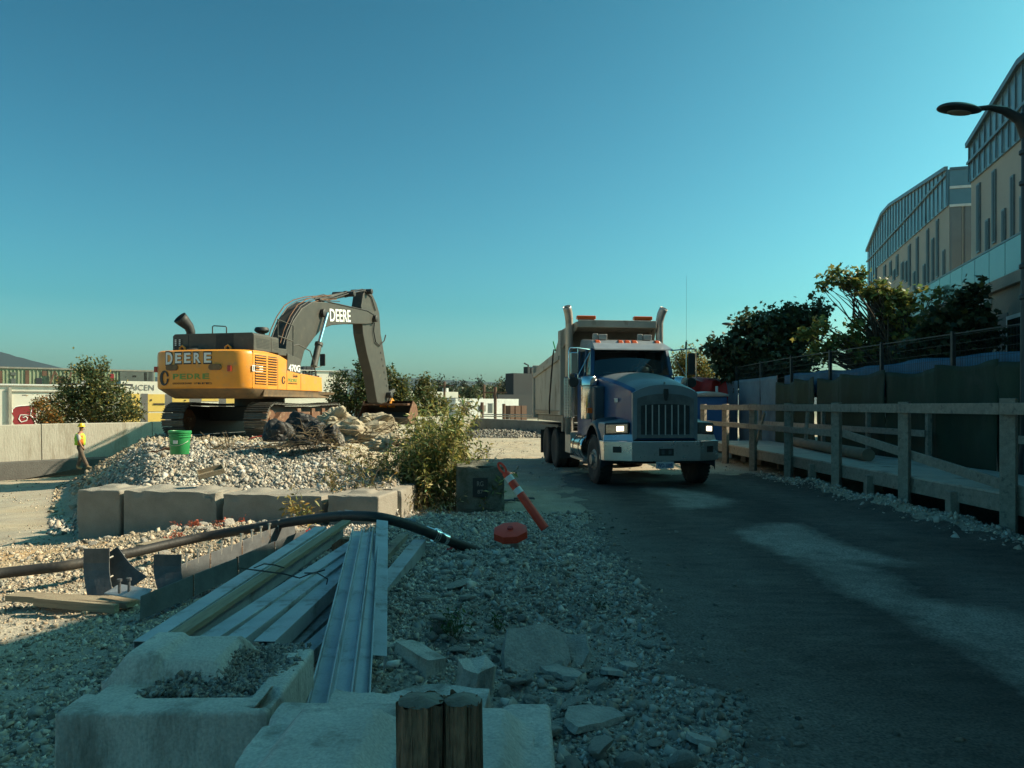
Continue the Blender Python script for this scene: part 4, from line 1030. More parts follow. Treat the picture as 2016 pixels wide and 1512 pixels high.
# linkage and bucket
a_ = ebp(1765, 850); b_ = ebp(1825, 815); 
m = MB(); m.beam((0.3, *a_), (0.3, *b_), 0.12, 0.16); m.beam((-0.1, *a_), (-0.1, *b_), 0.12, 0.16); m.beam((0.1, *b_), (0.1, *ebp(1800, 905)), 0.3, 0.14); m.build('bucket_link', M['exgrey'], ex, bevel=0.02)
by, bz = ebp(1775, 900)
m = MB()
shell = [(0.1, 0.05), (0.55, -0.15), (0.8, -0.55), (0.7, -0.95), (0.35, -1.15), (-0.15, -1.1), (-0.65, -0.8)]
inner = [(y_ * 0.93, z_ * 0.93 + 0.0) for y_, z_ in shell]
for k in range(len(shell) - 1):
    (y0, z0), (y1, z1) = shell[k], shell[k + 1]; (y2, z2), (y3, z3) = inner[k + 1], inner[k]
    m.prism([(-1.0, by + y0, bz + z0), (-1.0, by + y1, bz + z1), (-1.0, by + y2, bz + z2), (-1.0, by + y3, bz + z3)], (2.6, 0, 0))
m.build('bucket', M['boomgrey'], ex, bevel=0.01)
for xx in (-1.02, 1.58):
    m = MB(); m.prism([(xx, by + y_, bz + z_) for y_, z_ in shell], (0.05, 0, 0)); m.build('bucket_side', M['rust'], ex, bevel=0.01)
for xx in (0.0, 0.45):
    m = MB(); m.prism([(xx, by - 0.3, bz - 0.25), (xx, by + 0.1, bz + 0.2), (xx, by + 0.5, bz + 0.02), (xx, by + 0.5, bz - 0.3)], (0.06, 0, 0)); m.build('bucket_ear', M['yellow'], ex)
m = MB(); m.bb(-0.9, 1.5, by - 0.35, by + 0.1, bz - 0.18, bz - 0.08); m.build('bucket_top_bar', M['rust'], ex, bevel=0.02)

# ------------------------------------------------------------------ dump truck
PSI = rad(7)
tk = thing('dump_truck', 'blue heavy dump truck with grey box and lit headlights facing the camera', 'dump truck', (3.06, 14.66, 0.0), PSI)
def T(m_, *a, **k): return m_.build(*a, **k)
# wheels
def wheel(x, y, side, dual=False, par=tk, r=0.52, w=0.30):
    wo = bpy.data.objects.new('wheel', None); link(wo, par); wo.location = (x, y, r)
    n = 1
    for q in ([0] if not dual else [0, 1]):
        xx = -side * q * 0.34
        m = MB(); h = w / 2
        m.lathe([(0.30, -h * 0.8), (0.36, -h), (0.46, -h * 1.02), (r - 0.025, -h * 0.86), (r, -h * 0.7), (r, h * 0.7), (r - 0.025, h * 0.86), (0.46, h * 1.02), (0.36, h), (0.30, h * 0.8)], 40, (xx, 0, 0), 'X')
        for k in range(40):
            a = 2 * math.pi * k / 40
            for sx in (-1, 1):
                m.box((xx + sx * h * 0.62, math.sin(a) * (r + 0.004), math.cos(a) * (r + 0.004)), (h * 0.5, 0.05, 0.02), Matrix.Rotation(-a, 3, 'X'))
        m.build('tyre', M['rubber'], wo, True)
    m = MB(); h = w / 2 * side
    if not dual:
        m.lathe([(0.305, h * 0.75), (0.27, h * 0.6), (0.24, h * 0.7), (0.2, h * 0.95), (0.12, h * 1.0), (0.11, h * 1.35), (0.0, h * 1.4)], 28, (0, 0, 0), 'X')
    else:
        m.lathe([(0.305, h * 0.75), (0.28, h * 0.2), (0.22, -h * 0.5), (0.14, -h * 0.5), (0.13, h * 0.7), (0.0, h * 0.75)], 28, (0, 0, 0), 'X')
    for k in range(10):
        a = 2 * math.pi * k / 10; m.lathe([(0, 0), (0.018, 0), (0.018, 0.03 * side), (0, 0.03 * side)], 6, ((h * 0.95 if not dual else -h * 0.5), 0.165 * math.sin(a), 0.165 * math.cos(a)), 'X')
    m.build('rim', M['rim'], wo, True)
    return wo
for s_ in (-1, 1):
    w_ = wheel(1.05 * s_, 1.22, s_); w_.rotation_euler = (0, 0, rad(2))
    wheel(1.06 * s_, 5.75, s_, True); wheel(1.06 * s_, 7.15, s_, True)
m = MB(); m.tube([(-0.95, 1.22, 0.48), (0.95, 1.22, 0.48)], 0.06, 10); m.build('front_axle', M['black'], tk, True)
for yy in (5.75, 7.15):
    m = MB(); m.tube([(-0.9, yy, 0.52), (0.9, yy, 0.52)], 0.10, 12); m.lathe([(0, -.22), (.2, -.15), (.24, 0), (.2, .15), (0, .22)], 16, (0, yy, 0.52)); m.build('rear_axle', M['black'], tk, True)
m = MB()
for xx in (-0.43, 0.43): m.bb(xx - 0.04, xx + 0.04, 0.25, 9.0, 0.78, 1.06)
m.bb(-0.4, 0.4, 1.4, 1.6, 0.8, 1.0); m.bb(-0.4, 0.4, 4.4, 4.6, 0.8, 1.0); m.bb(-0.42, 0.42, 1.9, 3.2, 0.55, 1.2)
m.build('chassis', M['black'], tk)
for s_ in (-1, 1):
    m = MB(); m.bb(s_ * 0.85, s_ * 1.22, 8.0, 8.02, 0.25, 0.95); m.build('mud_flap', M['rubber'], tk)
    m = MB(); m.bb(s_ * 0.72, s_ * 1.22, 4.85, 4.87, 0.3, 0.95); m.build('mud_flap', M['rubber'], tk)
# bumper
m = MB()
bp = [(-0.70, 0.0), (0.70, 0.0), (1.20, 0.30), (1.21, 0.62), (1.17, 0.62), (1.15, 0.34), (0.68, 0.06), (-0.68, 0.06), (-1.15, 0.34), (-1.17, 0.62), (-1.21, 0.62), (-1.20, 0.30)]
m.xy(bp, 0.56, 0.96)
bo = m.build('bumper', M['bumper'], tk, bevel=0.015)
for (xx, w2, z0, z1) in ((0.0, 0.15, 0.67, 0.81),):
    m = MB(); m.bb(xx - w2, xx + w2, -0.008, 0.03, z0, z1); m.build('tow_opening', M['black'], bo)
    m = MB(); m.bb(-0.10, -0.04, -0.02, 0.0, 0.70, 0.78); m.bb(0.04, 0.10, -0.02, 0, 0.70, 0.78); m.build('tow_pin', M['steel_dark'], bo)
for s_ in (-1, 1):
    m = MB(); rot = Matrix.Rotation(s_ * math.atan2(0.30, 0.50), 3, 'Z'); m.box((s_ * 0.96, 0.148, 0.79), (0.17, 0.03, 0.12), rot); m.build('fog_lamp_hole', M['black'], bo)
m = MB(); m.bb(-0.20, 0.16, 0.02, 0.04, 0.415, 0.555); po = m.build('licence_plate', M['plate'], tk)
text('WD-1009', 0.30, 0.085, M['plate_blue'], po, frame((-0.02, 0.016, 0.475), (1, 0, 0), (0, 0, 1)), bold=0.01)
m = MB(); m.bb(-0.8, 0.8, 0.25, 0.9, 0.50, 0.56); m.build('lower_valance', M['black'], tk)
# hood shell
def hoodsec(y, wt, wb, zt, zb, arch):
    pts = []
    for q in np.linspace(-1, 1, 17):
        e = abs(q)
        pts.append((wt * math.copysign(min(1, e * 1.0), q), y, zt + arch * (1 - e ** 2.6)))
    return [(-wb, y, zb)] + pts + [(wb, y, zb)]
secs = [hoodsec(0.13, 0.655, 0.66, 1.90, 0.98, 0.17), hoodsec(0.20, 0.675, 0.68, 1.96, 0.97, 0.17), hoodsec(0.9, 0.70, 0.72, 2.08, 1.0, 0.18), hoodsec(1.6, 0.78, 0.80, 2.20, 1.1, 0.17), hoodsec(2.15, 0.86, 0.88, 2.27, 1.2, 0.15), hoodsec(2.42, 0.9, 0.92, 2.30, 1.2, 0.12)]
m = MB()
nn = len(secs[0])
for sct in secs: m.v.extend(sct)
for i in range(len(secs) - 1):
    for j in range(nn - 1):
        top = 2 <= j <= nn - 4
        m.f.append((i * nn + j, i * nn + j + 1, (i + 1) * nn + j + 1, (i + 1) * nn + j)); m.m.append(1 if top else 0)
m.f.append(tuple(range(nn))); m.m.append(0)
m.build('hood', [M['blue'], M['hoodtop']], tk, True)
m = MB(); m.prism([(-0.03, 0.3, 2.13), (0, 0.3, 2.155), (0.03, 0.3, 2.13)], (0, 2.1, 0.20)); m.build('hood_crease', M['hoodtop'], tk)
# chrome-grey hood surround arch + grille
def arch(w, zt, ar, zb, y):
    return [(-w, y, zb)] + [(w * q, y, zt + ar * (1 - abs(q) ** 2.6)) for q in np.linspace(-1, 1, 17)] + [(w, y, zb)]
o1 = arch(0.665, 1.915, 0.165, 0.96, 0.0); i1 = arch(0.585, 1.80, 0.10, 1.02, 0.0)
m = MB(); yy = 0.06
n_ = len(o1)
V = [(x_, yy, z_) for x_, _, z_ in o1] + [(x_, yy - 0.015, z_) for x_, _, z_ in i1] + [(x_, 0.2, z_) for x_, _, z_ in o1]
m.add(V, [(j, j + 1, n_ + j + 1, n_ + j) for j in range(n_ - 1)] + [(2 * n_ + j, 2 * n_ + j + 1, j + 1, j) for j in range(n_ - 1)])
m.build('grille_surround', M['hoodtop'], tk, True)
m = MB(); i2 = arch(0.50, 1.66, 0.035, 1.09, 0); V = [(x_, yy - 0.018, z_) for x_, _, z_ in i1] + [(x_, yy + 0.0, z_) for x_, _, z_ in i2]
m.add(V, [(j, j + 1, n_ + j + 1, n_ + j) for j in range(n_ - 1)] + [(n_ - 1, 0, n_, 2 * n_ - 1)]); m.build('grille_frame', M['grille'], tk, True)
m = MB(); m.bb(-0.5, 0.5, 0.085, 0.10, 1.07, 1.71); gl = m.build('grille', M['black'], tk)
for k in range(7):
    xx = -0.40 + k * 0.1333; m = MB(); m.bb(xx - 0.009, xx + 0.009, 0.045, 0.075, 1.08, 1.68); m.build('grille_bar', M['bar'], gl)
m = MB()
for k in range(30): z_ = 1.09 + k * 0.02; m.bb(-0.49, 0.49, 0.078, 0.084, z_, z_ + 0.006)
for k in range(48): x_ = -0.49 + k * 0.0208; m.bb(x_, x_ + 0.004, 0.074, 0.077, 1.085, 1.69)
mo = m.build('grille_mesh', M['steel_dark'], gl)
m = MB(); m.prism([(-0.045, 0.0, 2.0), (0.045, 0.0, 2.0), (0.05, 0.0, 1.90), (0.02, 0.0, 1.76), (-0.02, 0.0, 1.76), (-0.05, 0.0, 1.90)], (0, 0.04, 0)); m.build('badge', M['black'], tk, bevel=0.008)
m = MB(); m.bb(-0.012, 0.012, 0.1, 0.16, 2.09, 2.14); m.build('hood_ornament', M['chrome'], tk)
# fenders
for s_ in (-1, 1):
    m = MB(); rows = []
    for a in np.linspace(-62, 100, 15):
        q = rad(a); rr = 0.70
        y_ = 1.22 - rr * math.sin(-q) * -1; z_ = 0.56 + rr * math.cos(q)
        y_ = 1.22 - rr * math.sin(rad(-a)) if False else 1.22 + rr * math.sin(-q)
        z_ = 0.58 + rr * 1.12 * math.cos(q)
        rows.append([(s_ * 0.66, y_, z_ + 0.06), (s_ * 0.95, y_, z_ + 0.04), (s_ * 1.10, y_, z_ + 0.01), (s_ * 1.19, y_ * 1.0, z_ - 0.04), (s_ * 1.22, y_, z_ - 0.11)])
    m.grid(rows); m.build('fender', M['fender'], tk, True, solid=0.02, fixn=False)
    # nose of the fender with headlight
    m = MB()
    m.hexa([(s_ * 0.66, 0.10, 0.97), (s_ * 1.14, 0.42, 0.97), (s_ * 1.20, 0.85, 0.97), (s_ * 0.66, 0.85, 0.97),
            (s_ * 0.66, 0.36, 1.36), (s_ * 1.12, 0.50, 1.33), (s_ * 1.18, 0.85, 1.32), (s_ * 0.66, 0.85, 1.40)])
    m.build('fender_nose', M['cabgrey'], tk, bevel=0.03)
    A_ = Vector((s_ * 0.69, 0.24, 1.21)); B_ = Vector((s_ * 1.12, 0.45, 1.19))
    c_ = (A_ + B_) / 2; dx = (B_ - A_).normalized(); rot = Matrix((dx, Vector((0, 0, 1)).cross(dx), Vector((0, 0, 1)))).transposed()
    m = MB(); m.box(c_, (0.50, 0.10, 0.24), rot); ho = m.build('headlight', M['black'], tk, bevel=0.02)
    m = MB(); fw = rot @ Vector((0, -0.055 if s_ > 0 else 0.055, 0)); fw = Vector((fw.x, -abs(fw.y), 0)); m.box(c_ + fw, (0.44, 0.012, 0.18), rot); m.build('headlight_lens', M['lens'], ho, bevel=0.005)
    m = MB(); m.box(c_ + fw * 1.25 + dx * (-0.07 * 1 if s_ < 0 else 0.09) * (1), (0.15, 0.01, 0.10), rot); m.build('bulb', M['lamp'], ho, bevel=0.03)
    m = MB(); m.hexa([(s_ * 0.66, 0.06, 0.965), (s_ * 1.18, 0.38, 0.965), (s_ * 1.18, 0.42, 0.965), (s_ * 0.66, 0.1, 0.965), (s_ * 0.66, 0.13, 1.09), (s_ * 1.16, 0.43, 1.07), (s_ * 1.16, 0.47, 1.07), (s_ * 0.66, 0.17, 1.09)]); m.build('chrome_trim', M['bumper'], tk)
    m = MB(); m.bb(s_ * 1.13, s_ * 1.24, 1.55, 1.62, 1.50, 1.62); m.build('turn_signal', M['orange'], tk, bevel=0.01)
    # air cleaner
    m = MB(); m.lathe([(0, 1.36), (0.17, 1.36), (0.18, 1.38), (0.18, 2.10), (0.2, 2.12), (0.2, 2.26), (0.17, 2.32), (0.0, 2.34)], 26, (s_ * 1.06, 2.2, 0)); m.build('air_cleaner', M['chrome'], tk, True)
    m = MB(); m.bb(s_ * 0.80, s_ * 1.05, 1.75, 2.05, 1.35, 2.10); m.build('intake_duct', M['fender'], tk, bevel=0.04)
    # cowl side
    m = MB(); m.yz([(2.0, 1.15), (2.5, 1.15), (2.5, 2.3), (2.15, 2.28)], s_ * 0.84, s_ * 0.95); m.build('cowl', M['blue'], tk)
# emblem letters on the hood side
text('T800', 0.3, 0.09, M['letter'], tk, frame((-0.745, 1.05, 1.78), (0, -1, 0), (0, 0.02, 1)), bold=0.02)
# cab
def cabbox(y0, y1, w0, w1, z0, z1): return None
m = MB()
m.hexa([(-0.97, 2.38, 0.95), (0.97, 2.38, 0.95), (1.0, 3.75, 0.95), (-1.0, 3.75, 0.95), (-0.96, 2.40, 2.38), (0.96, 2.40, 2.38), (1.0, 3.75, 2.38), (-1.0, 3.75, 2.38)]); m.build('cab', M['blue'], tk, bevel=0.03)
m = MB()       # roof
m.hexa([(-0.90, 2.56, 2.98), (0.90, 2.56, 2.98), (0.97, 3.75, 2.98), (-0.97, 3.75, 2.98), (-0.84, 2.85, 3.20), (0.84, 2.85, 3.20), (0.93, 3.70, 3.30), (-0.93, 3.70, 3.30)]); m.build('roof', M['cabgrey'], tk, bevel=0.05)
m = MB(); m.hexa([(-0.93, 2.22, 2.93), (0.93, 2.22, 2.93), (0.90, 2.62, 3.0), (-0.90, 2.62, 3.0), (-0.93, 2.25, 2.965), (0.93, 2.25, 2.965), (0.86, 2.72, 3.14), (-0.86, 2.72, 3.14)]); m.build('sun_visor', M['cabgrey'], tk, bevel=0.015)
m = MB(); m.bb(-0.97, 0.97, 3.70, 3.75, 2.36, 3.0); m.build('cab_rear_wall', M['cabgrey'], tk)
for s_ in (-1, 1):
    m = MB(); m.beam((s_ * 0.93, 2.42, 2.36), (s_ * 0.87, 2.62, 3.0), 0.09, 0.08); m.build('windshield_pillar', M['blue'], tk, bevel=0.01)
    m = MB(); m.beam((s_ * 0.96, 3.05, 2.36), (s_ * 0.92, 3.05, 3.0), 0.05, 0.06); m.build('door_pillar', M['blue'], tk)
    m = MB(); m.beam((s_ * 0.98, 3.66, 2.36), (s_ * 0.95, 3.66, 3.0), 0.05, 0.2); m.build('door_pillar', M['blue'], tk)
    m = MB(); m.hexa([(s_ * 0.955, 2.5, 2.38), (s_ * 0.975, 3.6, 2.38), (s_ * 0.965, 3.6, 2.38), (s_ * 0.945, 2.5, 2.38), (s_ * 0.90, 2.66, 2.98), (s_ * 0.93, 3.6, 2.98), (s_ * 0.92, 3.6, 2.98), (s_ * 0.89, 2.66, 2.98)]); m.build('side_window', M['windshield'], tk)
    # mirrors
    m = MB(); m.tube([(s_ * 0.95, 2.5, 2.95), (s_ * 1.3, 2.35, 2.98), (s_ * 1.47, 2.32, 2.98), (s_ * 1.50, 2.32, 2.9), (s_ * 1.50, 2.32, 2.3), (s_ * 1.45, 2.33, 2.26), (s_ * 0.95, 2.5, 2.30)], 0.016, 6)
    m.tube([(s_ * 1.28, 2.36, 2.98), (s_ * 1.28, 2.36, 2.28)], 0.014, 6); m.tube([(s_ * 0.97, 2.5, 2.9), (s_ * 1.28, 2.36, 2.34)], 0.01, 6)
    m.build('mirror_bracket', M['chrome'], tk, True)
    m = MB(); m.bb(s_ * 1.31, s_ * 1.47, 2.28, 2.36, 2.38, 2.88); mo = m.build('mirror', M['black'] if s_ > 0 else M['chrome'], tk, bevel=0.02)
    m = MB(); m.bb(s_ * 1.325, s_ * 1.455, 2.362, 2.366, 2.4, 2.86); m.build('mirror_glass', M['chrome'], mo)
    m = MB(); m.lathe([(0, -0.03), (0.10, -0.03), (0.12, 0.0), (0.1, 0.03), (0, 0.035)], 20, (s_ * 1.39, 2.32, 2.2), 'Y'); m.build('convex_mirror', M['black'], tk, True)
    # exhaust stacks
    m = MB(); xx = s_ * 1.16
    m.tube([(xx, 3.95, 0.95), (xx, 3.95, 3.75), (xx + s_ * 0.01, 3.93, 3.85), (xx + s_ * 0.035, 3.9, 3.98), (xx + s_ * 0.07, 3.86, 4.08), (xx + s_ * 0.085, 3.84, 4.12)], [0.09, 0.09, 0.095, 0.1, 0.1, 0.1], 20, cap=False)
    st = m.build('exhaust_stack', M['alu'], tk, True, solid=0.01)
    m = MB()
    cols, rows_ = 10, 26
    for i in range(cols + 1):
        q = math.pi * (1.05 + 0.95 * i / cols); m.tube([(xx + 0.14 * math.cos(q), 3.92 + 0.14 * math.sin(q), 1.38), (xx + 0.14 * math.cos(q), 3.92 + 0.14 * math.sin(q), 2.35)], 0.0065, 4, cap=False)
    for k in range(rows_):
        z_ = 1.38 + k * 0.0388; m.tube([(xx + 0.14 * math.cos(q), 3.92 + 0.14 * math.sin(q), z_) for q in np.linspace(math.pi * 1.05, math.pi * 2.0, 9)], 0.008, 4, cap=False)
    m.build('heat_shield', M['chrome'], tk)
    m = MB(); m.tube([(xx, 3.95, 1.36), (xx, 3.95, 2.38)], 0.115, 18); m.build('muffler', M['steel_dark'], tk, True)
    # steps and tank
    m = MB(); m.lathe([(0, 0), (0.29, 0), (0.31, 0.02), (0.31, 1.1), (0.29, 1.12), (0, 1.12)], 30, (s_ * 0.88, 2.55, 0.70), 'Y'); ft = m.build('fuel_tank', M['chrome'], tk, True)
    for yy in (2.75, 3.35):
        m = MB(); m.lathe([(0.318, 0), (0.318, 0.05), (0.31, 0.05), (0.31, 0)], 30, (s_ * 0.88, yy, 0.70), 'Y'); m.build('tank_strap', M['steel_dark'], ft, True)
    m = MB(); m.bb(s_ * 0.62, s_ * 1.16, 2.35, 3.85, 0.40, 0.45); m.build('running_board', M['alu'], tk)
    m = MB(); m.bb(s_ * 0.7, s_ * 1.16, 3.85, 4.5, 0.48, 1.02); m.build('tool_box', M['alu'], tk, bevel=0.02)
    m = MB(); m.bb(s_ * 0.985, s_ * 1.01, 2.9, 2.92, 2.45, 2.75); m.build('grab_handle', M['chrome'], tk)
# windshield with wipers, dash, driver
m = MB()
ws = []
for i, (z_, y_, w_) in enumerate(((2.37, 2.40, 0.90), (2.68, 2.49, 0.875), (2.99, 2.60, 0.85))):
    ws.append([(w_ * q, y_ - 0.10 * (1 - q * q), z_) for q in np.linspace(-1, 1, 13)])
m.grid(ws); m.build('windshield', M['windshield'], tk, True, fixn=False)
m = MB(); m.bb(-0.88, 0.88, 2.5, 2.8, 2.25, 2.42); m.build('dashboard', M['black'], tk, bevel=0.03)
m = MB(); m.bb(-0.6, -0.2, 2.52, 2.75, 2.425, 2.44); m.build('paper', M['white'], tk)
m = MB(); m.bb(-0.95, 0.95, 3.60, 3.68, 2.38, 2.98); m.build('cab_lining', M['black'], tk)
for (a, b_) in (((0.1, 2.27, 2.40), (0.55, 2.31, 2.50)), ((-0.45, 2.27, 2.40), (0.05, 2.27, 2.46))):
    m = MB(); m.tube([a, b_], 0.012, 5); m.build('wiper', M['black'], tk)
for xx in (-0.72, -0.17, 0.0, 0.17, 0.72):
    m = MB(); m.hexa([(xx - 0.07, 2.72, 3.12), (xx + 0.07, 2.72, 3.12), (xx + 0.07, 2.9, 3.16), (xx - 0.07, 2.9, 3.16), (xx - 0.05, 2.76, 3.20), (xx + 0.05, 2.76, 3.20), (xx + 0.05, 2.88, 3.22), (xx - 0.05, 2.88, 3.22)]); m.build('marker_light', M['orange'], tk, bevel=0.015)
for xx in (-0.68, 0.42):
    m = MB(); m.bb(xx - 0.07, xx + 0.05, 3.12, 3.2, 3.25, 3.39); m.build('horn_bracket', M['alu'], tk, bevel=0.01)
    m = MB(); m.bb(xx + 0.06, xx + 0.26, 3.05, 3.2, 3.24, 3.37); m.build('work_light', M['alu'], tk, bevel=0.01)
m = MB(); m.tube([(1.27, 2.36, 2.98), (1.28, 2.36, 3.15)], 0.022, 6); m.tube([(1.28, 2.36, 3.15), (1.30, 2.4, 4.7)], [0.003, 0.002], 5); m.build('antenna', M['black'], tk)
# dump box
bx = MB()
for s_ in (-1, 1):
    m = MB()
    m.yz([(4.75, 1.42), (9.0, 1.42), (9.15, 2.62), (4.75, 2.95)], s_ * 1.16, s_ * 1.24); sd = m.build('box_side', M['boxpaint'], tk, bevel=0.01)
    m = MB(); m.yz([(5.55, 2.90), (9.15, 2.64), (9.15, 2.86), (5.55, 3.12)], s_ * 1.17, s_ * 1.21); m.build('side_board', M['boxpaint'], tk)
    m = MB(); m.yz([(4.62, 1.42), (4.95, 1.42), (4.95, 3.62), (4.62, 3.62)], s_ * 1.10, s_ * 1.26); m.build('corner_post', M['boxpaint'], tk, bevel=0.01)
    m = MB(); m.yz([(4.95, 2.85), (5.55, 2.85), (5.55, 3.15), (4.95, 3.5)], s_ * 1.16, s_ * 1.22); m.build('front_gusset', M['boxpaint'], tk)
    m = MB(); m.bb(s_ * 1.14, s_ * 1.29, 4.75, 9.1, 2.60, 2.70) if False else None
    m.add(*((lambda P: (P, [(3, 2, 1, 0), (4, 5, 6, 7), (0, 1, 5, 4), (1, 2, 6, 5), (2, 3, 7, 6), (3, 0, 4, 7)]))([(s_ * 1.24, 4.75, 2.86), (s_ * 1.24, 9.15, 2.55), (s_ * 1.30, 9.15, 2.55), (s_ * 1.30, 4.75, 2.86), (s_ * 1.24, 4.75, 2.97), (s_ * 1.24, 9.15, 2.66), (s_ * 1.30, 9.15, 2.66), (s_ * 1.30, 4.75, 2.97)]))); m.build('top_rail', M['boxpaint'], tk)
    m = MB(); m.hexa([(s_ * 1.02, 4.75, 1.34), (s_ * 1.02, 9.0, 1.34), (s_ * 1.24, 9.0, 1.44), (s_ * 1.24, 4.75, 1.44), (s_ * 1.16, 4.75, 1.56), (s_ * 1.16, 9.0, 1.56), (s_ * 1.27, 9.0, 1.54), (s_ * 1.27, 4.75, 1.54)]); m.build('bottom_rail', M['boxdark'], tk)
    for yy in (9.02,):
        m = MB(); m.hexa([(s_ * 1.12, yy - 0.05, 1.30), (s_ * 1.12, yy + 0.12, 1.30), (s_ * 1.30, yy + 0.12, 1.30), (s_ * 1.30, yy - 0.05, 1.30), (s_ * 1.12, yy - 0.0, 2.95), (s_ * 1.12, yy + 0.17, 2.95), (s_ * 1.30, yy + 0.17, 2.95), (s_ * 1.30, yy - 0.0, 2.95)]); m.build('rear_post', M['boxpaint'], tk, bevel=0.01)
    m = MB(); m.bb(s_ * 0.6, s_ * 1.24, 5.0, 8.0, 1.12, 1.16) ; m.build('rear_fender', M['black'], tk)
m = MB(); m.bb(-1.16, 1.16, 4.70, 9.05, 1.24, 1.40); m.build('box_floor', M['boxdark'], tk)
m = MB(); m.bb(-1.14, 1.14, 9.06, 9.14, 1.40, 2.85); m.build('tailgate', M['boxpaint'], tk)
m = MB(); m.bb(-1.12, 1.12, 4.64, 4.74, 1.42, 3.62); m.build('box_headboard', M['boxdark'], tk)
m = MB(); m.hexa([(-1.15, 4.70, 3.56), (1.15, 4.70, 3.56), (1.15, 4.95, 3.62), (-1.15, 4.95, 3.62), (-1.0, 3.75, 3.70), (1.0, 3.75, 3.70), (1.15, 4.95, 3.68), (-1.15, 4.95, 3.68)])
m.v = []; m.f = []; m.m = []
m.hexa([(-0.98, 3.70, 3.66), (0.98, 3.70, 3.66), (1.2, 4.95, 3.56), (-1.2, 4.95, 3.56), (-0.98, 3.70, 3.72), (0.98, 3.70, 3.72), (1.2, 4.95, 3.64), (-1.2, 4.95, 3.64)]); m.build('cab_guard', M['boxpaint'], tk, bevel=0.01)
m = MB(); m.bb(-0.99, 0.99, 3.66, 3.70, 3.60, 3.78); m.build('cab_guard_lip', M['boxpaint'], tk, bevel=0.01)
for s_ in (-1, 1):
    m = MB(); m.prism([(s_ * 0.97, 3.70, 3.62), (s_ * 0.99, 3.70, 3.74), (s_ * 1.2, 4.95, 3.62), (s_ * 1.2, 4.95, 3.1), (s_ * 1.2, 4.7, 3.1)], (s_ * 0.03, 0, 0)); m.build('cab_guard_side', M['boxpaint'], tk)
for xx in (-0.78, 0.66):
    m = MB(); m.bb(xx - 0.24, xx + 0.24, 3.68, 3.82, 3.80, 3.89); m.build('beacon_bar', M['orange'], tk, bevel=0.02)
    m = MB(); m.bb(xx - 0.2, xx + 0.2, 3.70, 3.80, 3.78, 3.80); m.build('beacon_base', M['black'], tk)
m = MB(); m.tube([(-1.30, 5.0, 3.12), (-1.36, 4.98, 3.14), (-1.38, 5.0, 3.0), (-1.38, 5.3, 2.4), (-1.34, 5.8, 1.75), (-1.30, 6.0, 1.45)], 0.022, 6); m.build('tarp_arm', M['black'], tk, True)
m = MB(); m.bb(-1.2, -0.9, 4.6, 4.8, 1.0, 1.42); m.bb(0.9, 1.2, 4.6, 4.8, 1.0, 1.42); m.build('box_support', M['boxdark'], tk)
# ------------------------------------------------------------------ building at the right
FO = Vector((12.07, 17.71, 0)); fd = Vector((0.2598, 0.9657, 0)).normalized(); fn = Vector((-fd.y, fd.x, 0))   # fn points to the road
def fac(px, py, off=0.0):
    o = FO - fn * off; d = Vector(((px - CX) / F, 1, -(py - HY) / F))
    t = (o.dot(fn)) / (d.dot(fn)); p = Vector((0, 0, CH)) + d * t
    return ((p - o).dot(fd), p.z)
def fp(s, z, off=0.0, out=0.0):
    p = FO - fn * off + fd * s + fn * out; return Vector((p.x, p.y, z))
def fslab(m, sz, off, t0, t1, mi=0):      # polygon in (s,z) on plane, thickness from out=t0 to t1
    return m.prism([fp(s, z, off, t0) for s, z in sz], fn * (t1 - t0), mi)
def z4(x, y): return (1600 + x / 2.44, 100 + y / 2.44)
bl = thing('apartment_building', 'beige and glass building with slit windows and balcony glazing behind the fence', 'building', (0, 0, 0))
NO, FOF = 0.16, 1.35
# --- podium
s_l = fac(1727, 650, 0)[0]; s_near = -28
zb = 4.83
m = MB(); fslab(m, [(s_near, -0.5), (s_l, -0.5), (s_l, zb), (s_near, zb)], 0, -0.5, 0.0); m.build('podium_wall', M['podium'], bl)
m = MB(); fslab(m, [(s_near, zb - 0.28), (s_l + 0.2, zb - 0.28), (s_l + 0.2, zb), (s_near, zb)], 0, 0.003, 0.16); m.build('slab_edge', M['podium'], bl, bevel=0.01)
m = MB(); fslab(m, [(s_near, zb - 0.2), (s_l, zb - 0.2), (s_l, zb - 0.02), (s_near, zb - 0.02)], 0, -15, -0.5); m.build('terrace', M['podium'], bl)
s = -6.0; 
while s < s_l - 0.2:
    m = MB(); fslab(m, [(s + 0.02, zb + 0.04), (min(s + 1.08, s_l) - 0.02, zb + 0.04), (min(s + 1.08, s_l) - 0.02, zb + 0.85), (s + 0.02, zb + 0.85)], 0, 0.05, 0.07); m.build('balustrade_panel', M['balglass'], bl)
    m = MB(); m.beam(fp(s, zb, 0, 0.04), fp(s, zb + 0.88, 0, 0.04), 0.03, 0.04); m.build('balustrade_post', M['mullion'], bl)
    s += 1.08
m = MB(); m.beam(fp(-6, zb + 0.88, 0, 0.06), fp(s_l, zb + 0.88, 0, 0.06), 0.05, 0.04); m.build('balustrade_rail', M['mullion'], bl)
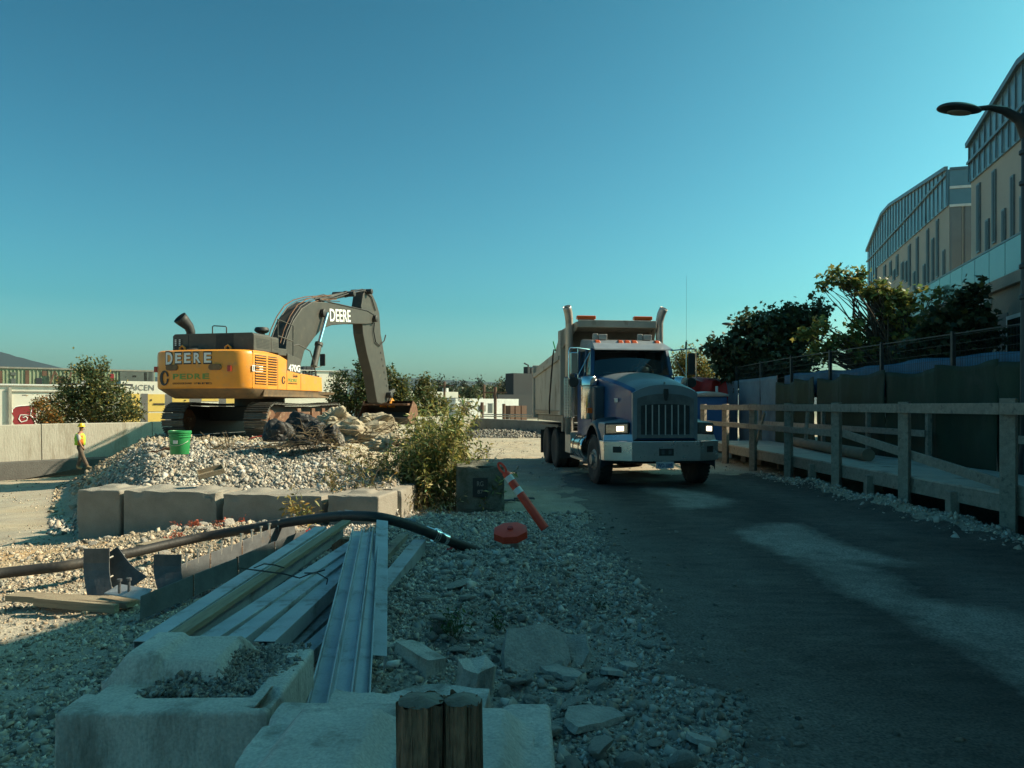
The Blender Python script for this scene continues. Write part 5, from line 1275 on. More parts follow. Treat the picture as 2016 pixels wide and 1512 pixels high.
# door glazing of the podium
d0 = fac(1986, 615, 0); d1 = fac(1986, 700, 0)
sd0 = d0[0]
m = MB(); fslab(m, [(sd0, 1.6), (sd0 - 3.0, 1.6), (sd0 - 3.0, 3.85), (sd0, 3.85)], 0, 0.004, 0.06); m.build('window_frame', M['white'], bl)
for k in range(3):
    m = MB(); a = sd0 - 0.12 - k * 0.97; fslab(m, [(a, 1.7), (a - 0.85, 1.7), (a - 0.85, 3.75), (a, 3.75)], 0, 0.062, 0.075); m.build('window', M['glass'], bl)
m = MB(); a = fac(1962, 640, 0)[0]; fslab(m, [(a, 0.5), (sd0 + 0.02, 0.5), (sd0 + 0.02, 3.95), (a, 3.95)], 0, 0.004, 0.03); m.build('podium_panel', M['metal_clad'], bl)
# wall lamp: white wedge
wl_ = fac(1947, 596, 0)
m = MB(); s0 = wl_[0]; z0 = wl_[1]
m.prism([fp(s0 - 0.22, z0 - 0.11, 0, 0.005), fp(s0 - 0.22, z0 + 0.11, 0, 0.005), fp(s0 - 0.22, z0 + 0.11, 0, 0.10), fp(s0 - 0.22, z0 - 0.11, 0, 0.30)], fd * 0.44)
m.build('wall_lamp', M['white'], bl, bevel=0.01)
# --- near block
sc = fac(1912, 400, NO)[0]
zt0 = fac(1912, 290, NO)[1]; zc0 = fac(1912, 361, NO)[1]
r2 = fac(2016, 125, NO); c2 = fac(1999, 284, NO)
RZ = [(-28, 10.2), (-11.5, 10.2), (-5.0, 9.45), (r2[0], r2[1]), (sc, zt0)]  # unseen roof beyond the frame: dip and rise shaped to place its shadow edge
roof = lambda s_: float(np.interp(s_, [p[0] for p in RZ], [p[1] for p in RZ]))
NS = -27
NZB = zb - 0.05
m = MB(); fslab(m, [(NS, NZB), (sc, NZB), (sc, zc0), (NS, c2[1])], NO, -9, 0); m.build('near_block_wall', M['facade'], bl)
rp = r2[0]
m = MB(); fslab(m, [(NS, c2[1] + 0.001), (sc, zc0 + 0.001), (sc, zt0), (rp, roof(rp)), (-5.0, roof(-5)), (-11.5, roof(-11.5)), (NS, roof(NS))], NO, -9, 0.06); m.build('near_block_glazing', M['curtain'], bl)
m = MB()
m.beam(fp(sc, zt0 + 0.05, NO, 0.1), fp(rp, roof(rp) + 0.05, NO, 0.1), 0.12, 0.14); m.build('roof_edge', M['mullion'], bl)
for q0_, q1_ in ((rp, -5.0), (-5.0, -11.5), (-11.5, NS)): m = MB(); m.beam(fp(q0_, roof(q0_) + 0.05, NO, 0.1), fp(q1_, roof(q1_) + 0.05, NO, 0.1), 0.12, 0.14); m.build('roof_edge', M['mullion'], bl)
m = MB(); m.beam(fp(sc, zc0 + (zt0 - zc0) * 0.55, NO, 0.1), fp(-10, c2[1] + 1.1, NO, 0.1), 0.06, 0.07); m.build('transom', M['mullion'], bl)
k = 0
while sc - 0.05 - k * 0.42 > -10:
    s_ = sc - 0.05 - k * 0.42; zc = zc0 + (c2[1] - zc0) * (s_ - sc) / (NS - sc)
    m = MB(); m.beam(fp(s_, zc + 0.02, NO, 0.085), fp(s_, roof(s_), NO, 0.075), 0.028, 0.03); m.build('mullion', M['mullion'], bl); k += 1
for (x_, y0, y1) in ((800, 645, 965), (843, 815, 975), (875, 580, 920), (922, 765, 930), (964, 605, 905), (1010, 700, 890)):
    a = fac(*z4(x_ - 7, y0), NO); b_ = fac(*z4(x_ + 9, y1), NO)
    zt_, zb_ = a[1], b_[1]; s0_, s1_ = a[0], b_[0]
    m = MB(); fslab(m, [(s0_, zb_), (s1_, zb_), (s1_, zt_), (s0_, zt_)], NO, 0.004, 0.05); wf = m.build('window', M['mullion'], bl)
    m = MB(); e = 0.05 * (1 if s1_ > s0_ else -1); fslab(m, [(s0_ + e, zb_ + .05), (s1_ - e, zb_ + .05), (s1_ - e, zt_ - .05), (s0_ + e, zt_ - .05)], NO, 0.052, 0.06); m.build('window_pane', M['slit'], wf)
# --- far block
g0 = [fac(*z4(x_, y_), FOF) for x_, y_ in ((655, 570), (380, 745), (340, 790), (268, 965))]
w0 = [fac(*z4(x_, y_), FOF) for x_, y_ in ((665, 735), (310, 1045))]
sr = g0[0][0]; sl_end = g0[3][0]; swl = w0[1][0]
m = MB(); fslab(m, [(sr, -0.5), (swl, -0.5), (swl, w0[1][1]), (sr, w0[0][1])], FOF, -9, 0); m.build('far_block_wall', M['facade'], bl)
gp = [(sr, w0[0][1] + 0.002), (swl, w0[1][1] + 0.002), (swl, -0.5), (sl_end, -0.5), g0[3], g0[2], g0[1], g0[0]]
m = MB(); fslab(m, gp, FOF, -9, 0.06); m.build('far_block_glazing', M['curtain'], bl)
for a, b_ in zip(g0[:-1], g0[1:]):
    m = MB(); m.beam(fp(a[0], a[1] + 0.05, FOF, 0.1), fp(b_[0], b_[1] + 0.05, FOF, 0.1), 0.12, 0.14); m.build('roof_edge', M['mullion'], bl)
def glz(s_):
    pts = sorted([(p[0], p[1]) for p in g0]); return float(np.interp(s_, [p[0] for p in pts], [p[1] for p in pts]))
wz = lambda s_: w0[0][1] + (w0[1][1] - w0[0][1]) * (s_ - sr) / (swl - sr) if s_ < swl else 3.3
s_ = sr + 0.05; k = 0
while s_ < sl_end:
    m = MB(); m.beam(fp(s_, wz(s_) + 0.02, FOF, 0.085), fp(s_, glz(s_), FOF, 0.075), 0.09 if k % 6 == 5 else 0.025, 0.03); m.build('mullion', M['mullion'], bl); s_ += 0.55; k += 1
m = MB(); m.beam(fp(sr, (glz(sr) * 0.6 + wz(sr) * 0.4) + .35, FOF, 0.1), fp(sl_end, glz(sl_end) * 0.985 - 0.4, FOF, 0.1), 0.06, 0.08); m.build('transom', M['mullion'], bl)
for (x_, y0, y1) in ((602, 815, 1085), (580, 905, 1125), (555, 860, 1115), (633, 960, 1095), (538, 1030, 1130), (505, 900, 1130), (490, 1065, 1150), (467, 935, 1130), (450, 1015, 1110), (432, 1020, 1100), (408, 985, 1080), (393, 1055, 1100), (376, 1015, 1080), (348, 1035, 1085)):
    a = fac(*z4(x_ - 5, y0), FOF); b_ = fac(*z4(x_ + 5, y1), FOF); zt_, zb_ = a[1], b_[1]; s0_, s1_ = a[0], b_[0]
    m = MB(); fslab(m, [(s0_, zb_), (s1_, zb_), (s1_, zt_), (s0_, zt_)], FOF, 0.004, 0.05); wf = m.build('window', M['mullion'], bl)
    m = MB(); e = 0.05 * (1 if s1_ > s0_ else -1); fslab(m, [(s0_ + e, zb_ + .05), (s1_ - e, zb_ + .05), (s1_ - e, zt_ - .05), (s0_ + e, zt_ - .05)], FOF, 0.052, 0.06); m.build('window_pane', M['slit'], wf)
# return face of the far block: corrugated metal cladding below a glazed corner
R0 = fp(sr, 0, FOF); RD = -fn
zcl = w0[0][1] - 0.05
m = MB()
for k in range(12):
    a = R0 - fd * 0.02 + RD * (0.02 + k * 0.45); m.prism([a + Vector((0, 0, NZB)), a + RD * 0.40 + Vector((0, 0, NZB)), a + RD * 0.36 - fd * 0.05 + Vector((0, 0, NZB)), a + RD * 0.04 - fd * 0.05 + Vector((0, 0, NZB))], (0, 0, zcl - NZB))
cl = m.build('metal_cladding', M['metal_clad'], bl); cl['kind'] = 'stuff'
m = MB(); a = R0 - fd * 0.03; m.prism([a + Vector((0, 0, zcl)), a + RD * 5 + Vector((0, 0, zcl)), a + RD * 5 + Vector((0, 0, g0[0][1])), a + Vector((0, 0, g0[0][1]))], -fd * 0.03); m.build('corner_glazing', M['curtain'], bl)
for zz in (zcl + 0.02, (zcl + g0[0][1]) / 2, g0[0][1]):
    m = MB(); a = R0 - fd * 0.08 + Vector((0, 0, zz)); m.beam(a, a + RD * 5, 0.05, 0.09); m.build('transom', M['white'] if zz < g0[0][1] - 0.1 else M['mullion'], bl)
# ------------------------------------------------------------------ boardwalk
BX0, BX1, DZ = 6.20, 8.10, 0.55
bw = thing('boardwalk', 'raised temporary timber walkway with rails running along the right side of the road', 'boardwalk', (BX0, 9.2, 0))
def bwb(m, *a, **k): return m
Y0 = 6.76; ys_ = [Y0 + 2.44 * i for i in range(8)]
o_ = Vector((BX0, 9.2, 0))
def wbeam(a, b_, w, h, nm, mt='wood_grey', par=None, bev=0.006):
    par = par or bw; m = MB(); pl = Vector(par.location)
    m.beam(Vector(a) - pl, Vector(b_) - pl, w, h); return m.build(nm, M[mt], par, bevel=bev)
for i, y in enumerate(ys_):
    zbot = -1.4 if y < 15 else -0.15
    j = R.uniform(-.01, .01)
    wbeam((BX0 - 0.02, y, zbot), (BX0 - 0.02 + j, y + j, 1.72 + (0.03 if i == 1 else 0)), 0.15 if i > 1 else 0.17, 0.15, 'post')
    if 1 <= i <= 3:
        wbeam((BX0 + 0.02, y + 1.25, -1.4), (BX0 + 0.02, y + 1.25, DZ - 0.1), 0.13, 0.13, 'post')
    wbeam((BX1, y + 0.3, 0.4), (BX1, y + 0.3, 1.66), 0.09, 0.09, 'post')
for i in range(len(ys_) - 1):
    a, b_ = ys_[i], ys_[i + 1]
    wbeam((BX0 - 0.12, a + 0.01, 1.62), (BX0 - 0.12, b_ - 0.01, 1.62), 0.045, 0.145, 'top_rail')
    wbeam((BX0 - 0.02, a + 0.01, 1.715 + .012), (BX0 - 0.02, b_ - 0.01, 1.715 + .012), 0.0, 0.0, 'x') if False else None
    if i >= 3: wbeam((BX0 - 0.12, a + 0.01, 1.14), (BX0 - 0.12, b_ - 0.01, 1.14), 0.04, 0.13, 'mid_rail')
    wbeam((BX1 - 0.07, a + 0.3, 1.60), (BX1 - 0.07, b_ + 0.29, 1.60), 0.04, 0.13, 'top_rail')
    if i != 2: wbeam((BX1 - 0.07, a + 0.3, 1.12), (BX1 - 0.07, b_ + 0.29, 1.12), 0.04, 0.13, 'mid_rail')
    wbeam((BX0 + 0.08, a + 0.005, DZ - 0.14), (BX0 + 0.08, b_ - 0.005, DZ - 0.14), 0.05, 0.22, 'fascia_board')
    for k in range(2):
        m = MB(); yy = a + k * 1.22; m.bb(BX0 + 0.05 - BX0, BX1 + 0.1 - BX0, yy + 0.006 - 9.2, yy + 1.214 - 9.2, DZ - 0.028, DZ + R.uniform(-.002, .003)); m.build('plywood_sheet', M['plywood'], bw, bevel=0.003)
        wbeam((BX0 + 0.12, yy + 0.6, DZ - 0.13), (BX1, yy + 0.6, DZ - 0.13), 0.05, 0.19, 'joist', bev=0)
wbeam((BX0 + 0.06, ys_[3] - 0.1, 1.14), (BX0 + 0.06, ys_[1] + 0.1, 0.64), 0.045, 0.14, 'brace')
wbeam((BX0 + 0.05, ys_[5], 1.14 - 0.5), (BX0 + 0.05, ys_[5] - 0.65, 1.5), 0.04, 0.09, 'brace')
wbeam((BX0 - 0.09, ys_[3] + 1.3, 0.95), (BX0 - 0.05, ys_[3] + 1.3, 1.55), 0.12, 0.04, 'rail_splice')
wbeam((BX0 + 0.07, ys_[0] + 2.44, DZ + 0.06), (BX0 + 0.07, ys_[0], DZ - 0.28), 0.05, 0.14, 'brace')
# pit lining: dark retaining boards below the deck
m = MB(); m.bb(8.12, 8.2, 4.5, 16.2, -1.5, 0.5); tag(m.build('retaining_wall', M['conc_dark']), 'dark retaining wall in the trench under the boardwalk', 'wall')
# packing blocks and pipe
for i, (px_, py_, w_) in enumerate([(1472, 905, 0.3), (1506, 912, 0.4), (1548, 920, 0.42), (1450, 898, 0.35)]):
    p = GP(px_, py_, 0.06); m = MB(); m.bb(-w_ / 2, w_ / 2, -0.15, 0.15, 0.0, 0.24); b_ = m.build('timber_block', M['wood_grey'], None, bevel=0.01)
    b_.location = (p.x, p.y, Hs(p.x, p.y) - 0.02 + (0.0)); b_.rotation_euler = (0, 0, R.uniform(-.2, .2))
    tag(b_, ['squat timber packing block under the far end of the boardwalk', 'wider timber packing block in the middle of the row under the deck', 'timber packing block nearest the camera under the walkway edge', 'farthest timber packing block beside the truck bumper'][i], 'timber block', 'packing blocks under the walkway')
m = MB(); m.lathe([(0.09, -2.9), (0.125, -2.9), (0.125, 2.9), (0.09, 2.9)], 24, axis='Y'); pp = m.build('cardboard_tube', M['cardboard'], None, True)
pp.location = (7.45, 17.6, DZ + 0.13); pp.rotation_euler = (0, 0, rad(-7)); tag(pp, 'long brown concrete-form tube lying on the walkway deck', 'tube')

# ------------------------------------------------------------------ fence with tarps along the walkway
FX = 8.5
fn_ = thing('mesh_fence', 'tall metal mesh fence standing behind the green tarps', 'fence', (FX, 12, 0))
def fz(y): return np.interp(y, [4, 12, 24, 30], [2.98, 3.02, 3.15, 3.1])
ys2 = np.arange(6.0, 31, 2.75)
for y in ys2:
    wbeam((FX, y, -0.1), (FX, y, float(fz(y)) + 0.05), 0.07, 0.07, 'fence_post', 'fence', fn_, 0)
for a, b_ in zip(ys2[:-1], ys2[1:]):
    wbeam((FX, a, float(fz(a))), (FX, b_, float(fz(b_))), 0.022, 0.022, 'top_rail', 'fence', fn_, 0)
    m = MB()
    y = a + 0.05
    while y < b_: m.tube([(0, y - 12, 1.9), (0, y - 12, float(fz(y)))], 0.0035, 3, cap=False); y += 0.075
    for z in np.arange(1.95, 3.05, 0.15): m.tube([(0, a - 12, z), (0, b_ - 12, z)], 0.0035, 3, cap=False)
    o = m.build('wire_mesh', M['fence'], fn_, fixn=False); o['kind'] = 'stuff'
GT = 'green tarps hung along the fence'
def tarp(y0, y1, z0, zf, mt, label, x=FX - 0.16, amp=0.05, group=None, cat='tarp', seed=0, ny=26, nz=20):
    rows = []
    for i in range(ny + 1):
        y = y0 + (y1 - y0) * i / ny; row = []
        t = i / ny
        ztop = zf(t)
        for j in range(nz + 1):
            v = j / nz; z = z0 + (ztop - z0) * v
            w = amp * (mnoise.noise(Vector((y * 1.6 + seed * 7, z * 0.7, seed))) * 1.1 + 0.6 * mnoise.noise(Vector((y * 5, z * 1.3, seed + 3))) + 0.35 * mnoise.noise(Vector((y * 2, z * 6, seed + 5))))
            w -= 0.05 * math.cos(2 * math.pi * t)
            row.append((x + w, y, z))
        rows.append(row)
    m = MB(); m.grid(rows); o = m.build('tarp', M[mt], None, True, fixn=False, solid=0.006)
    return tag(o, label, cat, group)
edges = [5.0, 7.6, 10.2, 12.6, 14.4, 16.4, 18.6, 20.2, 21.6, 23.2]
gl_ = ['green tarp panel nearest the camera at the right edge of the frame', 'wide dark green tarp panel behind the closest walkway post', 'green tarp panel with small ties along its top behind the diagonal brace',
       'creased green tarp panel left of the diagonal brace', 'green tarp panel above the far end of the sloping brace', 'green tarp panel with slanting folds in the middle of the fence',
       'green tarp panel right of the narrow blue gap', 'narrow green tarp panel left of the blue gap', 'leftmost green tarp panel next to the pale blue one']
for i in range(9):
    d_ = 0.03 if i != 6 else 0.03
    tarp(edges[i] - 0.02, edges[i + 1] + (0.04 if i != 6 else -0.1), 0.30, (lambda t, i=i: 2.39 + 0.04 * math.cos(2 * math.pi * t) + (0.03 if i % 2 else -0.02) - (0.10 * t if i < 1 else 0)), 'tarp_green', gl_[i], group=GT, seed=i, amp=0.045, x=FX - 0.16 - 0.035 * (i % 2))
tarp(5.0, 23.2, 1.9, lambda t: 2.62 - 0.02 * math.sin(t * 19) - 0.02 * math.sin(t * 51), 'tarp_blue', 'bright blue tarp strip showing above the green tarps', x=FX + 0.1, seed=22, ny=120, nz=6, amp=0.06)
tarp(23.3, 27.2, 0.2, lambda t: 2.62, 'tarp_pale', 'pale grey-blue sheet hung on the fence left of the green tarps', x=FX - 0.1, seed=31)
tarp(27.4, 29.6, 0.2, lambda t: 2.60, 'tarp_pale', 'farthest pale sheet at the end of the fence behind the walkway', x=FX - 0.1, seed=32)
# ties on the tarps
# portable toilets, red tarp
def toilet(x, y, label, rz):
    t = thing('portable_toilet', label, 'portable toilet', (x, y, 0), rz, 'portable toilets behind the walkway')
    m = MB(); m.bb(-0.55, 0.55, -0.55, 0.55, 0.05, 2.0); m.build('body', M['toilet'], t, bevel=0.04)
    m = MB(); m.bb(-0.42, 0.42, -0.58, -0.56, 0.15, 1.9); d = m.build('door', M['toilet'], t, bevel=0.01)
    m = MB(); m.bb(0.3, 0.38, -0.61, -0.58, 0.95, 1.1); m.build('handle', M['black'], d)
    rows = [[(x_, -0.6 + 0.0, 2.0), (x_, -0.6, 2.06 + 0.1 * (1 - (x_ / .6) ** 2)), (x_, 0.6, 2.1 + 0.1 * (1 - (x_ / .6) ** 2)), (x_, 0.6, 2.0)] for x_ in np.linspace(-0.6, 0.6, 9)]
    m = MB(); m.grid(rows); m.build('roof', M['toilet_roof'], t, True, solid=0.03)
    m = MB(); m.tube([(0.45, 0.45, 2.0), (0.45, 0.45, 2.4)], 0.05, 8); m.build('vent_pipe', M['toilet_roof'], t, True)
toilet(7.15, 27.0, 'blue portable toilet with pale roof just right of the truck cab', 0.0)
toilet(5.7, 27.6, 'blue portable toilet mostly hidden behind the truck hood', 0.05)
m = MB(); rows = []
for i in range(25):
    u = i / 24; row = []
    for j in range(17):
        v = j / 16
        x_ = 5.6 + 2.9 * u; y_ = 29 + 0.2 * mnoise.noise(Vector((u * 5, v * 4, 0)))
        if v < 0.6: z_ = 1.0 + 1.75 * v / 0.6; yy = y_ - 0.1
        else: z_ = 2.75 + 0.05 * math.sin(v * 9); yy = y_ + (v - 0.6) * 4
        z_ += 0.09 * mnoise.noise(Vector((u * 7, v * 5, 2))) - 0.18 * max(0, u - 0.8) * 5 * 0.4
        row.append((x_ + 0.08 * mnoise.noise(Vector((u * 4, v * 8, 6))), yy + 0.1 * mnoise.noise(Vector((u * 9, v * 3, 9))), z_))
    rows.append(row)
m.grid(rows); tag(m.build('tarp', M['tarp_red'], None, True, solid=0.01, fixn=False), 'red tarp draped over a load behind the blue toilets', 'tarp')
m = MB(); m.bb(5.65, 8.45, 29.15, 30.8, 0.1, 2.66); tag(m.build('skip_container', M['bldark'], None, bevel=0.03), 'dark container under the red tarp', 'container')

# ------------------------------------------------------------------ street lamps
def lamp(x, y, hz, L, sc_, label, sgn=-1, mt='lamp_grey'):
    t = thing('street_lamp', label, 'street lamp', (x, y, 0)); t.scale = (1, 1, 1)
    m = MB(); m.lathe([(0.13 * sc_, 0), (0.12 * sc_, 0.8), (0.085 * sc_, 1.0), (0.075 * sc_, hz * 0.5), (0.065 * sc_, hz - 0.2), (0.055 * sc_, hz + 0.05), (0, hz + 0.1)], 18); m.build('pole', M[mt], t, True)
    for zz in (hz - 1.25, hz - 0.75, hz - 0.15, hz - 2.6, hz - 3.1):
        m = MB(); m.lathe([(0.078 * sc_, zz), (0.10 * sc_, zz + 0.02), (0.10 * sc_, zz + 0.07), (0.078 * sc_, zz + 0.09)], 18); m.build('collar', M[mt], t, True)
    m = MB(); m.tube([(0, 0, hz - 0.45), (sgn * 0.10, 0, hz - 0.18), (sgn * 0.35, 0, hz - 0.03), (sgn * 0.75 * L, 0, hz + 0.02), (sgn * L, 0, hz + 0.0)], [0.09 * sc_, 0.085 * sc_, 0.065 * sc_, 0.045 * sc_, 0.04 * sc_], 12); m.build('arm', M[mt], t, True)
    bm = bmesh.new(); bmesh.ops.create_uvsphere(bm, u_segments=24, v_segments=14, radius=1)
    for v in bm.verts:
        v.co.x *= 0.36; v.co.y *= 0.17; v.co.z *= 0.10 if v.co.z > 0 else 0.055
        v.co.y *= 1 + 0.25 * (v.co.x * sgn / 0.36)
    me = bpy.data.meshes.new('lamp_head'); bm.to_mesh(me); bm.free(); me.materials.append(M[mt]); me.polygons.foreach_set('use_smooth', [True] * len(me.polygons))
    hd = link(bpy.data.objects.new('lamp_head', me), t); hd.location = (sgn * (L + 0.30), 0, hz - 0.015); hd.rotation_euler = (0, rad(5) * -sgn, 0)
    m = MB(); m.prism([(0.19 * math.cos(q), 0.10 * math.sin(q), -0.062) for q in np.linspace(0, 2 * math.pi, 17)[:-1]], (0, 0, 0.015)); m.build('lamp_lens', M['lamp_glass'], hd)
    return t
lamp(8.34, 12.0, 6.48, 0.78, 1.0, 'dark street lamp with an oval head at the right edge of the frame')
lamp(12.9, 40.0, 6.1, 0.9, 1.6, 'distant street lamp whose arm sticks out left of the dark tree')

# ------------------------------------------------------------------ long concrete wall and barriers at the left
wl = thing('concrete_wall', 'long weathered concrete wall crossing the site behind the excavator', 'wall', (0, 0, 0))
WA = Vector((-24.5, 17.2, 0)); WB = Vector((-2.45, 46.2, 0)); wd = (WB - WA).normalized(); wN = Vector((wd.y, -wd.x, 0)); L_ = (WB - WA).length
n = 9
for i in range(n):
    a = WA + wd * (L_ * i / n + 0.012); b_ = WA + wd * (L_ * (i + 1) / n - 0.012)
    zt_ = 0.98 + 0.10 * i / n
    m = MB(); m.prism([a - wN * 0.1 + Vector((0, 0, -1.8)), a + wN * 0.22 + Vector((0, 0, -1.8)), a + wN * 0.12 + Vector((0, 0, zt_ - 0.02)), a + wN * 0.08 + Vector((0, 0, zt_)), a - wN * 0.1 + Vector((0, 0, zt_))], b_ - a)
    m.build('wall_panel', M['conc_wall'], wl, bevel=0.01)
for i, (t0, t1, lab) in enumerate([(2.0, 9.0, 'low dark concrete barrier at the far left in front of the wall'), (9.1, 15.2, 'long low dark concrete barrier behind the walking worker')]):
    a = WA + wd * t0 + wN * 0.55; b_ = WA + wd * t1 + wN * 0.55
    za = Hs(a.x, a.y) - 0.3; zb2 = Hs(b_.x, b_.y) - 0.3; zt1 = -0.27; zt2 = -0.27
    m = MB(); m.hexa([a - wN * .2 + Vector((0, 0, za)), b_ - wN * .2 + Vector((0, 0, zb2)), b_ + wN * .25 + Vector((0, 0, zb2)), a + wN * .25 + Vector((0, 0, za)),
                      a - wN * .15 + Vector((0, 0, zt1)), b_ - wN * .15 + Vector((0, 0, zt2)), b_ + wN * .05 + Vector((0, 0, zt2)), a + wN * .05 + Vector((0, 0, zt1))])
    tag(m.build('road_barrier', M['conc_dark'], None, bevel=0.02), lab, 'barrier')
# ramp wall: shaded, running right
rw = thing('ramp_wall', 'shaded grey concrete ramp wall between the long wall and the truck', 'wall', (0, 0, 0))
q0 = WB; q1 = Vector((1.6, 41.6, 0)); 
m = MB(); d_ = (q1 - q0).normalized(); n_2 = Vector((d_.y, -d_.x, 0))
m.prism([q0 + Vector((0, 0, -0.5)), q1 + d_ * 3 + Vector((0, 0, -0.5)), q1 + d_ * 3 + Vector((0, 0, 0.78)), q0 + Vector((0, 0, 0.92))], -n_2 * 0.3); m.build('wall_panel', M['conc_dark'] if False else M['conc'], rw, bevel=0.01)
for k in range(9):
    p = q0 + d_ * (0.6 + k * 0.75) + n_2 * 0.005
    m = MB(); m.lathe([(0, 0), (0.04, 0), (0.04, 0.01), (0, 0.01)], 8, (p.x, p.y, 0.35), 'Y'); m.build('tie_hole', M['black'], rw)
gr_ = thing('guard_rail', 'thin metal guard rail above the ramp wall', 'guard rail', (0, 0, 0))
for zz in (1.12, 1.0):
    m = MB(); m.tube([(-1.9, 46.5, zz + .03), (5.0, 41.2, zz)], 0.035, 6); m.build('rail', M['stud'], gr_, True)
for k in range(5):
    p = Vector((-1.9, 46.5, 0)).lerp(Vector((5, 41.2, 0)), k / 4); m = MB(); m.tube([(p.x, p.y, 0.5), (p.x, p.y, 1.15)], 0.035, 6); m.build('rail_post', M['stud'], gr_)
# retaining kerb heap of grey gravel near the ramp: part of ground cover
x = RN.uniform(-4.2, 3.0, 5000); y = RN.uniform(38.5, 45, 5000); k = (x + 4.5) * 0.2 < 10; k &= (y < 45.8 - (x + 2.4) * 0.95)
gp_ = scatter('gravel_bank', x[k], y[k], lognorm(int(k.sum()), 0.09, 0.4, 0.04, 0.2), base=(0.2, 0.19, 0.165), zf=lambda a, b: H(a, b) + 0.25 * np.exp(-(((a + 1) / 3) ** 2 + ((b - 42) / 2) ** 2)))
tag(gp_, 'low bank of grey gravel at the foot of the ramp wall', 'gravel', kind='stuff')

# ------------------------------------------------------------------ buildings behind the wall
ANC = {42: 120, 41.9: 120, 58: 130, 57.9: 130, 46: 350, 52: 600, 51.9: 600, 54: 600, 60: 690, 90: 850, 89: 850, 91: 850, 75: 960, 100: 1030, 98: 1030, 103: 1050, 66: 1020}
PD = Vector((0.82, 0.572, 0)).normalized(); PN = Vector((PD.y, -PD.x, 0))
def PLN(px, py, Y):
    a = PX(ANC[Y], 800, Y); d = Vector(((px - CX) / F, 1, -(py - HY) / F)); a.z = 0
    t = a.dot(PN) / Vector((d.x, d.y, 0)).dot(PN); return Vector((0, 0, CH)) + d * t
def wallbox(nm, px0, px1, ytop, Y, mt, depth=8, par=None, zb_=-1.5, bev=0.0):
    zt = PLN((max(px0, 0) + px1) / 2, ytop, Y).z; a = PLN(px0, ytop, Y); b_ = PLN(px1, ytop, Y); m = MB()
    m.prism([(a.x, a.y, zb_), (b_.x, b_.y, zb_), (b_.x, b_.y, zt), (a.x, a.y, zt)], -PN * depth); return m.build(nm, M[mt], par, bevel=bev)
def plate(nm, px0, px1, y0, y1, Y, mt, par, t=0.04, out=0.0):
    a = PLN(px0, y0, Y); b_ = PLN(px1, y1, Y); m = MB(); q = PN * (out + 0.004)
    m.prism([(a.x + q.x, a.y + q.y, b_.z), (b_.x + q.x, b_.y + q.y, b_.z), (b_.x + q.x, b_.y + q.y, a.z), (a.x + q.x, a.y + q.y, a.z)], PN * t); return m.build(nm, M[mt], par)
B1 = thing('warehouse', 'low white rendered warehouse with a red graffiti behind the wall at the far left', 'building', (0, 0, 0))
wallbox('wall', -260, 238, 759, 42, 'wallwhite', 8, B1); wallbox('parapet', -262, 240, 757, 41.9, 'white', 8.2, B1, PLN(ANC[42], 760, 42).z)
plate('pilaster', 17, 23, 762, 850, 42, 'conc_wall', B1, 0.12); plate('pilaster', -140, -134, 762, 850, 42, 'conc_wall', B1, 0.12)
plate('cornice', 24, 120, 770, 772, 42, 'conc', B1, 0.06)
for (a, b_, c_, d_) in ((8, 14, 771, 772), (44, 52, 777, 779), (90, 96, 777, 780)): plate('stain', a, b_, c_, d_, 42, 'conc', B1, 0.006)
def blob(nm, pts, Y, mt, par, out):
    P = [PLN(a, b_, Y) for a, b_ in pts]; m = MB(); m.prism([p + PN * 0.003 for p in P], PN * out); return m.build(nm, M[mt], par)
g_ = blob('graffiti', [(23, 813), (24, 806), (30, 801), (40, 799), (60, 799), (70, 802), (71, 838), (30, 838), (25, 830), (28, 822)], 42, 'mural_red', B1, 0.008)
def stroke(pts, Y, par, r=0.035, mt='letter', nm='graffiti_line'):
    m = MB(); P = [PLN(a, b_, Y) for a, b_ in pts]; m.tube([p + PN * 0.012 for p in P], r, 5); return m.build(nm, M[mt], par)
stroke([(24, 812), (24, 806), (30, 801), (40, 799), (61, 798), (62, 808), (60, 818), (50, 817), (40, 817), (37, 825), (42, 831), (52, 828), (54, 823), (50, 820), (45, 822)], 42, g_, 0.03)
stroke([(60, 818), (66, 823), (69, 832), (68, 838)], 42, g_, 0.03)
B2 = thing('corrugated_building', 'long green corrugated metal building with panels behind the white warehouse', 'building', (0, 0, 0))
wallbox('wall', -260, 305, 727, 58, 'corr', 8, B2); wallbox('roof_edge', -262, 305, 725.5, 57.9, 'conc', 8.2, B2, PLN(ANC[58], 728, 58).z)
for k in range(74):
    xx = -250 + k * 7.5; a = PLN(xx, 728, 58); m = MB(); m.prism([(a.x, a.y, 2.5), (a.x + PD.x * .08, a.y + PD.y * .08, 2.5), (a.x + PD.x * .08, a.y + PD.y * .08, a.z), (a.x, a.y, a.z)], PN * 0.05); m.build('rib', M['corr'], B2)
for (a, b_, c_, d_, mt_) in ((-30, 4, 729, 757, 'brown'), (21, 31, 733, 739, 'corr2'), (22, 31, 745, 756, 'corr2'), (50, 57, 729, 757, 'brown'), (71, 83, 744, 757, 'bldark'), (83, 92, 730, 740, 'brown'), (112, 128, 741, 757, 'brown'), (160, 168, 741, 757, 'letter'), (217, 224, 736, 749, 'mural_red'), (205, 216, 735, 738, 'corr2'), (236, 300, 729, 757, 'corr2'), (260, 268, 739, 743, 'black'), (283, 289, 733, 750, 'black'), (292, 303, 729, 757, 'metal_clad')):
    plate('panel', a, b_, c_, d_, 58, mt_, B2, 0.09)
for (x0, y0, x1, y1) in ((98, 757, 107, 731), (107, 731, 123, 757), (132, 757, 140, 733)):
    m = MB(); m.beam(PLN(x0, y0, 58) + PN * .3, PLN(x1, y1, 58) + PN * .3, 0.12, 0.12); m.build('frame_strut', M['brown'], B2)
